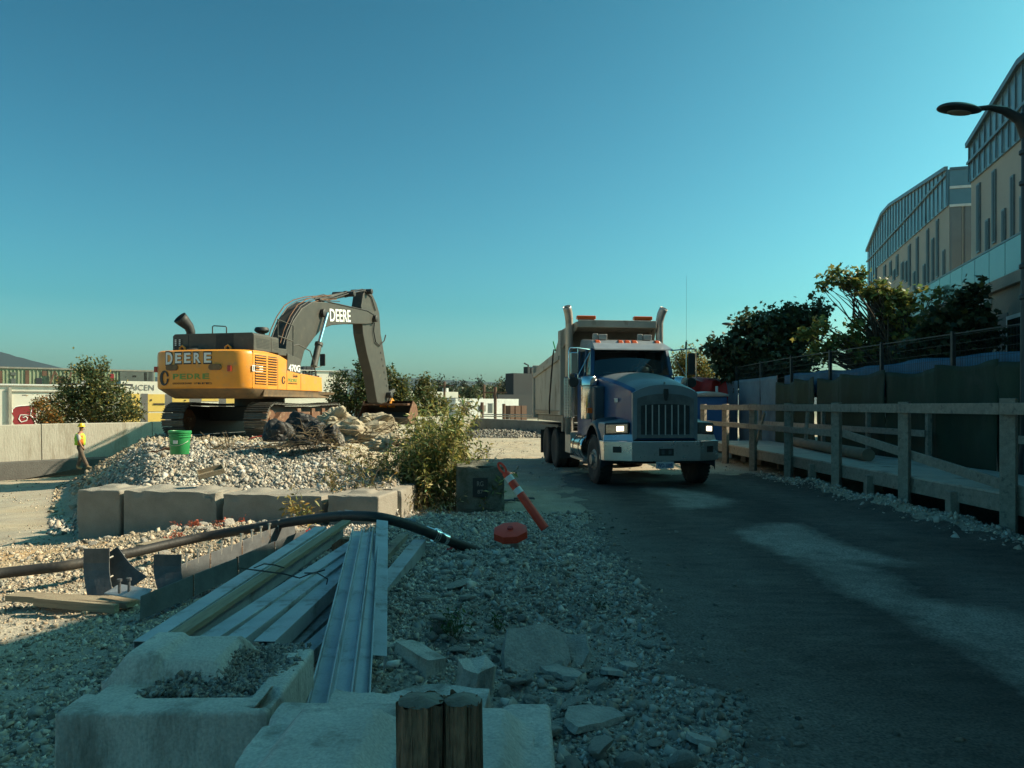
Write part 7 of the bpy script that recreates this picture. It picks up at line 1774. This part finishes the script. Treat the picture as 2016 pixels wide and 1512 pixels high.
steel('plank', P3(690, 1160, 0.22), P3(795, 1050, 0.26), 0.09, 0.06, 'grey timber batten under the right side of the pile', 'wooden_batten', 'wood_grey', None, 'timber')
steel('plank', P3(752, 1198, 0.14), P3(868, 1202, 0.13), 0.09, 0.09, 'short timber lying crosswise right of the steel angle', 'wooden_batten', 'wood_grey', None, 'timber')
steel('plank', P3(735, 1225, 0.10), P3(805, 1216, 0.11), 0.10, 0.07, 'short broken board below the crosswise timber', 'wooden_batten', 'wood', None, 'timber')
steel('plank', P3(594, 1290, 0.10), P3(612, 1180, 0.15), 0.09, 0.03, 'narrow board seen in the dark gap under the beams', 'wooden_batten', 'wood_grey', None, 'timber')
steel('plank', P3(585, 1310, 0.10), P3(740, 1280, 0.12), 0.12, 0.10, 'dark timber sleeper under the near end of the beams', 'timber_sleeper', 'timber_old', None, 'timber')
steel('plank', P3(300, 1300, 0.12), P3(560, 1296, 0.14), 0.12, 0.12, 'dark timber sleeper hidden below the left beams', 'timber_sleeper', 'timber_old', None, 'timber')
steel('plank', P3(560, 1055, 0.18), P3(760, 1062, 0.18), 0.14, 0.16, 'dark timber sleeper under the far end of the beams', 'timber_sleeper', 'timber_old', None, 'timber')
# perforated cross piece behind the hose
cp = steel('channel', P3(672, 1004, 0.50), P3(812, 1024, 0.50), 0.10, 0.05, 'perforated steel strut lying across behind the black hose', 'steel_strut', 'galv', None, 'steel strut')
for k in range(5):
    p = P3(700 + k * 26, 1002 + k * 4, 0.5); m = MB(); m.lathe([(0, 0), (0.014, 0), (0.014, 0.003), (0, 0.003)], 10, (0, 0, 0)); o = m.build('strut_hole', M['black'], cp)
    o.matrix_world = Matrix.Translation(p + Vector((0, -0.02, 0.002))); o.parent = cp; o.matrix_parent_inverse = cp.matrix_world.inverted()
# tie wire
TWL = ['long black tie wire crossing all the steel beams', 'black wire loop with loose end over the front beam', 'short black wire twist beside the wooden plank']
for (pts) in ([(470, 1118, 0.5), (500, 1122, 0.47), (560, 1130, 0.47), (590, 1138, 0.45), (610, 1130, 0.47), (640, 1122, 0.5)], [(600, 1128, 0.47), (625, 1128, 0.50), (645, 1140, 0.46), (643, 1150, 0.4)], [(500, 1118, 0.5), (520, 1110, 0.51), (540, 1112, 0.49), (560, 1118, 0.47)]):
    m = MB(); m.tube([P3(*q) for q in pts], 0.005, 5); tag(m.build('tie_wire', M['black'], None, True), TWL.pop(0), 'wire', 'black wires around the beams')
# curved and flat steel form plates with studs
def jplate(px, pt, pbm, Y, w, lab, roty, seed=0, tiltx=0.0):
    t = thing('steel_plate', lab, 'steel plate', (0, 0, 0)); top = PX(px, pt, Y); bot = PX(px, pbm, Y); h = top.z - bot.z
    m = MB(); rows = []
    for k in range(7):
        u = k / 6; bend = 0.55 * h * max(0, u - 0.35) ** 1.6; fw = -0.45 * h * max(0, u - 0.3) ** 1.5
        rows.append([(-w / 2 + bend, fw, h * (1 - u)), (-w * 0.1 + bend, fw - 0.004, h * (1 - u)), (w / 2 + bend, fw + 0.004, h * (1 - u) + 0.004)])
    m.grid(rows); m.build('sheet', M['steel_dark'], t, False, solid=0.010, fixn=False)
    for sx in (-0.25, 0.2):
        for sz in (0.3, 0.75):
            m = MB(); m.tube([(sx * w + 0.1 * h, 0.0, h * sz), (sx * w + .1 * h, 0.10, h * sz + 0.01)], 0.008, 6); m.build('stud', M['stud'], t, True)
    t.location = bot; t.rotation_euler = (tiltx, roty, R.uniform(-.15, .15)); return t
jplate(190, 1080, 1166, 6.6, 0.24, 'leftmost curved dark steel plate standing beside the wooden boards', rad(0))
jplate(255, 1078, 1160, 6.75, 0.26, 'second curved steel plate, tilted to the right', rad(-34))
jplate(328, 1092, 1160, 6.5, 0.24, 'third curved steel plate upright in the scrap row', rad(2))
def fplate(a, b_, z0a, z1a, z0b, z1b, lab, n=4, thick=0.012, studs=True):
    # upright long plate from pixel a (near bottom) to b (far bottom), in n pieces
    A0 = P3(a[0], a[1], z0a); B0 = P3(b_[0], b_[1], z0b); A1 = A0 + Vector((-0.02, 0.05, z1a - z0a)); B1_ = B0 + Vector((-0.02, 0.05, z1b - z0b))
    t = thing('form_plate', lab, 'steel plate', A0, 0, 'rows of steel form plates'); o0 = A0.copy()
    for k in range(n):
        u0 = k / n + 0.006; u1 = (k + 1) / n - 0.006
        pts = [A0.lerp(B0, u0) - o0, A0.lerp(B0, u1) - o0, A1.lerp(B1_, u1) - o0, A1.lerp(B1_, u0) - o0]
        pts[2].z += R.uniform(-.01, .01); m = MB(); m.prism(pts, (0.01, 0.012, 0)); m.build('plate_section', M['steel_dark'], t, bevel=0.003)
        if studs:
            for q in range(3):
                c_ = A1.lerp(B1_, u0 + (u1 - u0) * (q + 0.5) / 3) - o0 + Vector((0.02, 0.06, -0.06))
                m = MB(); m.tube([c_, c_ + Vector((0.0, 0.03, 0.13))], 0.010, 6); m.tube([c_ + Vector((0, 0.03, 0.125)), c_ + Vector((0, 0.033, 0.14))], 0.017, 6); m.build('stud', M['stud'], t, True)
        if k: 
            p = A0.lerp(B0, k / n) - o0; p2 = A1.lerp(B1_, k / n) - o0; m = MB(); m.beam(p + Vector((0, -.012, 0)), p2 + Vector((0, -.012, 0)), 0.02, 0.012); m.build('seam_flange', M['rust'], t)
    return t
fplate((272, 1222), (602, 1075), 0.03, 0.20, 0.10, 0.28, 'front row of flat dark steel form plates left of the beams', 4, studs=False)
fplate((340, 1162), (580, 1062), 0.05, 0.24, 0.12, 0.33, 'back row of steel form plates with short studs along the top', 4)
m = MB(); a = P3(205, 1170, 0.06); b_ = P3(278, 1182, 0.05); c_ = P3(300, 1162, 0.12); d_ = P3(235, 1152, 0.12)
m.prism([a, b_, c_, d_], (0, 0, 0.012)); t = m.build('steel_plate', M['galv'], None, bevel=0.003); tag(t, 'flat pale steel plate with studs lying in front of the curved plates', 'steel plate')
for q in ((235, 1168), (254, 1166)):
    p = P3(q[0], q[1], 0.09); m = MB(); m.tube([p, p + Vector((0, 0, 0.11))], 0.012, 8); m.tube([p + Vector((0, 0, .1)), p + Vector((0, 0, 0.12))], 0.022, 8); m.build('stud', M['steel_dark'], t, True)
# boards at the left
steel('plank', P3(25, 1168, 0.02), P3(262, 1182, 0.02), 0.16, 0.05, 'weathered wooden board lying flat at the left of the curved plates', 'wooden_board', 'wood', 'boards left of the plates', 'board')
steel('plank', P3(70, 1176, 0.04), P3(230, 1190, 0.04), 0.05, 0.07, 'shorter board nailed along the front of the weathered board', 'wooden_board', 'wood', 'boards left of the plates', 'board')
steel('plank', P3(120, 1330, -0.12), P3(165, 1314, -0.12), 0.06, 0.03, 'short broken stick lying on the shaded gravel at the left', 'wood_scrap', 'wood_grey', None, 'wood scrap')
m = MB(); m.tube([P3(98, 1292, -0.08), P3(150, 1312, -0.07), P3(215, 1335, -0.07)], [0.012, 0.018, 0.02], 8); tag(m.build('rusty_bar', M['rust'], None, True), 'dark rusty bar on the shaded gravel left of the front block', 'bar')
steel('plank', P3(275, 1072, 0.10), P3(330, 1060, 0.10), 0.12, 0.03, 'broken pale board behind the curved plates', 'wood_scrap', 'wood', None, 'wood scrap')
# hose
hp = [(-60, 1140, 0.02), (0, 1129, 0.03), (60, 1122, 0.04), (130, 1114, 0.06), (200, 1100, 0.08), (260, 1088, 0.10), (330, 1072, 0.13), (400, 1057, 0.17), (470, 1045, 0.24), (550, 1031, 0.34), (620, 1021, 0.44), (680, 1016, 0.52), (740, 1018, 0.55), (790, 1029, 0.48), (835, 1045, 0.38), (880, 1063, 0.26), (925, 1080, 0.12), (948, 1090, 0.02)]
hs = thing('rubber_hose', 'thick black rubber hose with a metal coupling arching over the scrap pile', 'hose', (0, 0, 0))
from mathutils import geometry as mgeo
HP = [P3(a, b_, z) for a, b_, z in hp]; S_ = []
for k in range(len(HP) - 1):
    p0 = HP[max(0, k - 1)]; p1 = HP[k]; p2 = HP[k + 1]; p3 = HP[min(len(HP) - 1, k + 2)]
    for i in range(5):
        u = i / 5; S_.append(0.5 * ((2 * p1) + (-p0 + p2) * u + (2 * p0 - 5 * p1 + 4 * p2 - p3) * u * u + (-p0 + 3 * p1 - 3 * p2 + p3) * u ** 3))
m = MB(); m.tube(S_, 0.052, 18); m.build('hose', M['hose'], hs, True)
ca = P3(838, 1046, 0.37); cb = P3(881, 1063, 0.26); t_ = (cb - ca).normalized()
m = MB(); m.tube([ca, ca.lerp(cb, 0.38)], 0.058, 20); m.tube([ca.lerp(cb, 0.38), ca.lerp(cb, 0.55)], 0.065, 20); m.tube([ca.lerp(cb, 0.55), cb], 0.056, 20)
for u in (0.38, 0.46, 0.55): m.tube([ca.lerp(cb, u), ca.lerp(cb, u + 0.03)], 0.072, 20)
m.build('coupling', M['chrome'], hs, True)
# red cloth bits
for (px_, py_, z, lab, mt_) in ((600, 1046, 0.2, 'bright red scrap of plastic behind the steel beams', 'safety'), (893, 1078, 0.15, 'scrap of red netting by the end of the hose', 'tarp_red'), (880, 1083, 0.12, 'second scrap of red netting below the hose end', 'tarp_red')):
    p = P3(px_, py_, z); m = MB(); rows = [[(p.x + 0.022 * i + R.gauss(0, .005), p.y + 0.02 * j, max(p.z, Hs(p.x, p.y) + 0.05) + R.gauss(0, .015)) for i in range(7)] for j in range(4)]
    m.grid(rows); tag(m.build('plastic_scrap', M[mt_], None, solid=0.004, fixn=False), lab, 'scrap')
# ------------------------------------------------------------------ delineator and its base
A0 = P3(1068, 1034, 0.22); A1 = PX(982, 912, A0.y + 0.25)
t = thing('traffic_delineator', 'leaning orange traffic delineator tube with two white bands', 'delineator', A0)
ax = (A1 - A0); L_ = ax.length; q_ = ax.to_track_quat('Z', 'Y'); t.rotation_mode = 'QUATERNION'; t.rotation_quaternion = q_
def ring(r0_, r1_, z0, z1, nm, mt_): m = MB(); m.lathe([(r0_, z0), (r1_, z1)], 20); return m.build(nm, M[mt_], t, True, solid=0.006)
s0 = L_ - 0.0
ring(0.052, 0.050, -0.05, L_ * 0.50, 'tube', 'safety'); ring(0.050, 0.0495, L_ * 0.50, L_ * 0.585, 'white_band', 'reflect'); ring(0.0495, 0.049, L_ * 0.585, L_ * 0.70, 'tube', 'safety'); ring(0.049, 0.0485, L_ * 0.70, L_ * 0.78, 'white_band', 'reflect')
ring(0.048, 0.044, L_ * 0.78, L_ * 0.84, 'tube', 'safety')
m = MB(); m.tube([(0.0, 0.034 * math.cos(q), L_ * 0.92 + 0.075 * math.sin(q)) for q in np.linspace(0, 2 * math.pi, 21)], 0.016, 8, cap=False); m.build('handle_loop', M['safety'], t, True)
p = P3(1005, 1046, 0.30)
t = thing('delineator_base', 'orange-red round base plate lying tilted on the rubble beside the delineator', 'traffic base', p); t.rotation_euler = (rad(14), rad(-10), rad(20))
m = MB(); m.lathe([(0, 0.03), (0.15, 0.028), (0.19, 0.02), (0.195, -0.055), (0.18, -0.06), (0, -0.05)], 8); m.build('body', M['safety'], t, True)
m = MB(); m.lathe([(0, 0.03), (0.035, 0.03), (0.03, 0.05), (0, 0.05)], 14); m.build('socket', M['tarp_red'], t, True)
for (px_, py_, s_, lab_) in ((1032, 985, 0.2, 'larger flattened piece of black rubber right of the delineator'), (1000, 990, 0.14, 'smaller flattened piece of black rubber left of the delineator')):
    p = GP(px_, py_, 0.02); m = MB(); rows = [[(p.x + s_ * (i / 6 - .5) * 1.8, p.y + s_ * (j / 4 - .5) + 0.04 * math.sin(i * 1.7), 0.03 + Hs(p.x, p.y) + 0.02 * R.random()) for i in range(7)] for j in range(5)]
    m.grid(rows); tag(m.build('rubber_scrap', M['bag'], None, True, solid=0.01, fixn=False), lab_, 'scrap', 'black rubber pieces near the delineator')
# ------------------------------------------------------------------ things on the mound
by_ = 11.75; bx_ = (354 - CX) / F * by_; bz_ = CH - (894 - HY) / F * by_
pl = thing('plastic_bucket', 'green lidded plastic bucket standing on the gravel mound', 'bucket', (bx_, by_, bz_))
m = MB(); m.lathe([(0, 0), (0.135, 0), (0.14, 0.01), (0.155, 0.27), (0.165, 0.27), (0.165, 0.285), (0.157, 0.29), (0.158, 0.31), (0.168, 0.31), (0.168, 0.325), (0.16, 0.33)], 32); m.build('body', M['green_plastic'], pl, True)
m = MB(); m.lathe([(0.172, 0.335), (0.174, 0.35), (0.172, 0.372), (0.16, 0.374), (0.155, 0.362), (0, 0.362)], 32); m.build('lid', M['green_plastic'], pl, True)
m = MB(); m.tube([(0.162 * math.sin(a) , -0.162 * math.cos(a) - 0.006, 0.28 - 0.14 * math.cos(a * 0.5 / 0.8) ** 2) for a in np.linspace(-1.3, 1.3, 15)], 0.004, 5); m.build('bail_handle', M['stud'], pl, True)
m = MB(); m.bb(-0.035, 0.035, -0.160, -0.157, 0.17, 0.225); lb = m.build('label', M['white'], pl)
def on(px_, py_, Y): return PX(px_, py_, Y)
p = on(416, 936, 10.95); bxo = thing('wooden_box', 'small open wooden tray lying on the gravel mound', 'box', (p.x, p.y, p.z + 0.02)); bxo.rotation_euler = (rad(14), rad(-14), rad(25))
m = MB(); m.bb(-.17, .17, -.11, .11, 0, .015); m.build('bottom', M['wood'], bxo)
for q in ((-.17, .17, -.12, -.105), (-.17, .17, .105, .12), (-.185, -.17, -.12, .12), (.17, .185, -.12, .12)):
    m = MB(); m.bb(*q, 0, .075); m.build('side', M['wood'], bxo, bevel=0.002)
p = on(322, 893, 12.2); m = MB(); m.grid([[(p.x - 0.22 + 0.075 * i, p.y - 0.1 + 0.06 * j, p.z + 0.02 + 0.12 * (i / 6) * (1 - abs(j - 2) * .12) + 0.02 * math.sin(i * 2 + j)) for i in range(7)] for j in range(6)]); tag(m.build('rusty_sheet', M['rust'], None, True, solid=0.006, fixn=False), 'crumpled rusty sheet beside the green bucket', 'metal sheet')
def lump(nm, lab, px_, py_, Y, sx, sy, sz, mt_, seed, fold=0.18, cat='rubbish', group=None, fq=1.5):
    bm = bmesh.new(); bmesh.ops.create_icosphere(bm, subdivisions=5, radius=1)
    for v in bm.verts:
        q = v.co * fq + Vector((seed * 5, seed, 0)); n1 = mnoise.noise(q); n2 = abs(mnoise.noise(q * 2.3)); n3 = abs(mnoise.noise(q * 5))
        v.co *= 1 + fold * n1 * 1.8 - fold * n2 * 1.1 - fold * 0.1 * n3
        if v.co.z < -0.3: v.co.z = -0.3 - 0.1 * (v.co.z + 0.3) * -1
        v.co.x *= sx; v.co.y *= sy; v.co.z *= sz
    me = bpy.data.meshes.new(nm); bm.to_mesh(me); bm.free(); me.materials.append(M[mt_]); me.polygons.foreach_set('use_smooth', [True] * len(me.polygons)); me.set_sharp_from_angle(angle=rad(32))
    o = link(bpy.data.objects.new(nm, me)); p = PX(px_, py_, Y); o.location = p; return tag(o, lab, cat, group)
gR = 'black sacks in the rubbish heap'
lump('rubbish_bag', 'black sack at the left end of the rubbish heap', 548, 858, 13.6, 0.30, 0.25, 0.30, 'bag', 1, group=gR, cat='sack')
lump('rubbish_bag', 'topmost black sack in the middle of the rubbish heap', 592, 845, 14.2, 0.34, 0.25, 0.30, 'bag', 2, group=gR, cat='sack')
lump('rubbish_bag', 'dark grey sack in the centre of the rubbish heap', 622, 856, 13.5, 0.22, 0.2, 0.25, 'bag', 3, group=gR, cat='sack')
lump('rubbish_bag', 'black sack at the right end of the rubbish heap', 652, 862, 13.6, 0.2, 0.2, 0.24, 'bag', 4, group=gR, cat='sack')
lump('rubbish_bag', 'low black sack below the twigs of the heap', 595, 872, 13.3, 0.3, 0.2, 0.12, 'bag', 5, group=gR, cat='sack')
lump('beige_tarp', 'crumpled beige sheeting heaped right of the black sacks', 700, 860, 14.6, 0.66, 0.5, 0.32, 'cloth', 6, 0.3, 'sheeting', fq=2.0)
lump('beige_tarp', 'pale folded sheeting at the top of the rubbish heap', 662, 832, 15.2, 0.36, 0.25, 0.28, 'cloth', 7, 0.34, 'sheeting', fq=2.0)
lump('beige_tarp', 'stretched pale sheeting under the excavator bucket', 735, 838, 16.0, 0.55, 0.3, 0.26, 'cloth', 8, 0.32, 'sheeting', fq=2.0)
lump('beige_tarp', 'small heap of cream sheeting trailing down the right of the mound', 770, 880, 13.4, 0.45, 0.35, 0.22, 'cloth', 10, 0.34, 'sheeting', fq=2.2)
lump('grey_sack', 'small grey sack standing left of the beige sheeting', 668, 872, 13.6, 0.11, 0.1, 0.17, 'boxdark', 9, 0.2, 'sack')
tw = thing('brushwood', 'tangle of brown twigs and branches over the rubbish heap', 'brushwood', (0, 0, 0)); m = MB()
def twig(px0, py0, px1, py1, Y, r_=0.007, bow=0.06):
    a = PX(px0, py0, Y); b_ = PX(px1, py1, Y + R.uniform(-.4, .4)); c_ = a.lerp(b_, 0.5) + Vector((0, 0, R.gauss(0.03, bow))); m.tube([a, a.lerp(c_, .6) + Vector((R.gauss(0, .02), 0, 0)), c_, b_], [r_, r_ * .8, r_ * .6, r_ * .3], 5)
for k in range(70): x0 = R.gauss(610, 28); y0 = R.gauss(866, 9); twig(x0, y0, x0 + R.gauss(0, 38), y0 + R.gauss(-2, 12), 13.2, R.uniform(.004, .009))
for k in range(55): x0 = R.uniform(400, 560); twig(x0, 884 - (x0 - 400) * .02, x0 + R.uniform(20, 70), 880 + R.gauss(-3, 4), 12.8 + R.uniform(-.5, .8), R.uniform(.003, .007), 0.03)
for k in range(40): x0 = R.uniform(690, 800); y0 = 855 + R.gauss(0, 14); twig(x0, y0, x0 + R.gauss(10, 30), y0 + R.gauss(5, 16), 14, R.uniform(.006, .012))
for (a, b_, c_, d_) in ((450, 882, 438, 850), (452, 880, 444, 848), (440, 884, 418, 860), (446, 884, 430, 862), (458, 880, 466, 862), (420, 880, 394, 850), (410, 884, 392, 862), (620, 866, 655, 812), (650, 840, 690, 822), (640, 838, 600, 845)): twig(a, b_, c_, d_, 12.9, 0.012, 0.02)
o = m.build('twigs', M['branch'], tw, fixn=False); o['kind'] = 'stuff'
p = PX(508, 860, 14); m = MB(); m.grid([[(p.x - 0.2 + 0.08 * i, p.y + 0.05 * j, p.z - 0.04 + .03 * i * .5 + R.gauss(0, .012)) for i in range(6)] for j in range(4)]); tag(m.build('orange_rag', M['safety'], None, True, solid=0.005, fixn=False), 'strip of orange plastic left of the black sacks', 'rag')

# ------------------------------------------------------------------ people
def skin_body(name, verts, edges, radii, mt, parent, root=0, sub=2):
    me = bpy.data.meshes.new(name); me.from_pydata([tuple(v) for v in verts], edges, []); o = bpy.data.objects.new(name, me); link(o, parent)
    md = o.modifiers.new('skin', 'SKIN'); md.use_smooth_shade = True
    sv = me.skin_vertices[0].data
    for i, r_ in enumerate(radii): sv[i].radius = r_ if isinstance(r_, tuple) else (r_, r_); sv[i].use_root = (i == root)
    s_ = o.modifiers.new('sub', 'SUBSURF'); s_.levels = sub; s_.render_levels = sub
    me.materials.append(mt); return o
WY = 25.6; wx = (158 - CX) / F * WY; wz = Hs(wx, WY); wsc = 1.0
zf_ = CH - (924 - HY) / F * WY; print('worker ground', wz, zf_)
pe = thing('person', 'worker in a yellow hard hat and hi-vis vest walking along the wall', 'person', (wx, WY, zf_), rad(12))
# faces to the right (+x), walking
V = [(0, 0, 0.92), (0.0, 0, 1.08), (-0.02, 0, 1.28), (0.0, 0, 1.44), (0.02, 0, 1.52), (0.035, 0, 1.58), (0.045, 0, 1.66), (0.04, 0, 1.74),
     (0.0, -0.09, 0.88), (0.13, -0.10, 0.50), (0.30, -0.10, 0.12), (0.42, -0.10, 0.07),
     (0.0, 0.09, 0.88), (-0.02, 0.10, 0.48), (-0.12, 0.10, 0.10), (0.0, 0.10, 0.03),
     (0.0, -0.19, 1.40), (0.04, -0.26, 1.14), (0.14, -0.24, 0.92), (0.19, -0.23, 0.86),
     (0.0, 0.19, 1.40), (-0.14, 0.26, 1.16), (-0.18, 0.24, 0.93), (-0.17, 0.23, 0.86)]
E = [(0, 1), (1, 2), (2, 3), (3, 4), (4, 5), (5, 6), (6, 7), (0, 8), (8, 9), (9, 10), (10, 11), (0, 12), (12, 13), (13, 14), (14, 15), (3, 16), (16, 17), (17, 18), (18, 19), (3, 20), (20, 21), (21, 22), (22, 23)]
RD_ = [0.14, 0.135, 0.15, 0.12, 0.06, 0.06, 0.095, 0.085, 0.095, 0.065, 0.05, 0.045, 0.095, 0.065, 0.05, 0.045, 0.06, 0.045, 0.035, 0.035, 0.06, 0.045, 0.035, 0.035]
skin_body('body', V, E, RD_, M['skin'], pe)
def shell(nm, idx, edges, rr_, mt_): skin_body(nm, [V[i] for i in idx], edges, rr_, mt_, pe)
shell('trousers', [0, 1, 8, 9, 10, 12, 13, 14], [(0, 1), (0, 2), (2, 3), (3, 4), (0, 5), (5, 6), (6, 7)], [0.155, 0.14, 0.115, 0.085, 0.075, 0.115, 0.085, 0.075], M['pants'])
shell('shirt', [1, 2, 3, 16, 17, 20, 21], [(0, 1), (1, 2), (2, 3), (3, 4), (2, 5), (5, 6)], [0.15, 0.165, 0.13, 0.08, 0.06, 0.08, 0.06], M['shirt'])
m = MB()
for a0, a1, mm_ in ((0, 1, 0),):
    rows = []
    for z_, rx, ry in ((0.98, 0.19, 0.22), (1.1, 0.185, 0.215), (1.25, 0.195, 0.225), (1.38, 0.17, 0.2), (1.45, 0.11, 0.14)):
        rows.append([(rx * math.cos(q) - 0.01, ry * math.sin(q), z_) for q in np.linspace(0, 2 * math.pi, 25)])
    m.grid(rows)
m.build('vest', M['vest'], pe, True, solid=0.01, fixn=False)
m = MB(); m.grid([[((0.192 if z_ < 1.3 else .175) * math.cos(q) + .004, (0.222 if z_ < 1.3 else .2) * math.sin(q), z_) for q in np.linspace(-1.7, -0.6, 8)] for z_ in (1.0, 1.15, 1.3, 1.38)]); m.build('vest_panel', M['vest_orange'], pe, True, solid=0.018, fixn=False)
for (ix, jx) in ((10, 11), (14, 15)):
    a = Vector(V[ix]); b_ = Vector(V[jx]); m = MB(); m.tube([a + Vector((0, 0, 0.06)), a + Vector((0, 0, -0.02)), b_ + Vector((0.03, 0, -0.01))], [0.062, 0.066, 0.05], 10); m.build('boot', M['boot'], pe, True)
m = MB(); m.lathe([(0.155, 1.71), (0.16, 1.72), (0.125, 1.735), (0.118, 1.79), (0.085, 1.845), (0, 1.865)], 22, (0.04, 0, 0)); m.build('hard_hat', M['hardhat'], pe, True)
m = MB(); m.tube([(0.135, 0, 1.63), (0.155, 0, 1.615), (0.14, 0, 1.60)], 0.014, 6); m.build('nose', M['skin'], pe, True)
for sy in (-1, 1):
    m = MB(); m.lathe([(0, -.01), (.02, -.008), (.022, .006), (0, .01)], 8, (0.03, sy * 0.098, 1.64), 'Y'); m.build('ear', M['skin'], pe, True)
    hx, hy, hz = V[19] if sy < 0 else V[23]
    for k in range(5):
        m = MB(); off = (k - 2) * 0.017; m.tube([(hx + off, hy, hz - 0.01), (hx + off * 1.1 + 0.01, hy, hz - 0.06 + (0.03 if k in (0, 4) else 0)), (hx + off + 0.02, hy + 0.01, hz - 0.085 + (0.03 if k in (0, 4) else 0))], [0.011, 0.01, 0.008], 6); m.build('finger', M['skin'], pe, True)
pe.scale = (0.86, 0.86, 0.86)
# driver behind the windshield, placed in world space
Mt = Matrix.Translation((3.06, 14.66, 0)) @ Matrix.Rotation(PSI, 4, 'Z')
dr = thing('person', 'driver in a grey jacket barely visible behind the truck windshield', 'person', Mt @ Vector((0.42, 3.1, 2.2)), PSI)
Vd = [(0, 0, 0), (0, 0.02, 0.25), (0, 0, 0.42), (0, -0.02, 0.50), (0, -0.03, 0.62), (-0.2, 0, 0.38), (-0.27, -0.15, 0.18), (-0.16, -0.38, 0.2), (0.2, 0, 0.38), (0.27, -0.15, 0.18), (0.16, -0.38, 0.2)]
skin_body('body', Vd, [(0, 1), (1, 2), (2, 3), (3, 4), (2, 5), (5, 6), (6, 7), (2, 8), (8, 9), (9, 10)], [0.16, 0.17, 0.13, 0.06, 0.10, 0.07, 0.05, 0.035, 0.07, 0.05, 0.035], M['skin'], dr)
m = MB(); m.grid([[(rx * math.cos(q), ry * math.sin(q), z_) for q in np.linspace(0, 2 * math.pi, 21)] for z_, rx, ry in ((0, .2, .17), (.2, .21, .18), (.36, .22, .15), (.44, .12, .1))]); m.build('jacket', M['cabgrey'], dr, True, solid=0.01, fixn=False)
m = MB(); m.lathe([(.11, .63), (.12, .66), (.1, .72), (.05, .76), (0, .765)], 18, (0, -.02, 0)); m.build('hair', M['black'], dr, True)
sw = MB(); sw.tube([(0.22 * math.cos(q), 0.08 * math.sin(q), 0.2 * math.sin(q)) for q in np.linspace(0, 2 * math.pi, 25)], 0.014, 6, cap=False)
so_ = sw.build('steering_wheel', M['black'], tk, True); so_.location = (0.42, 2.72, 2.42)
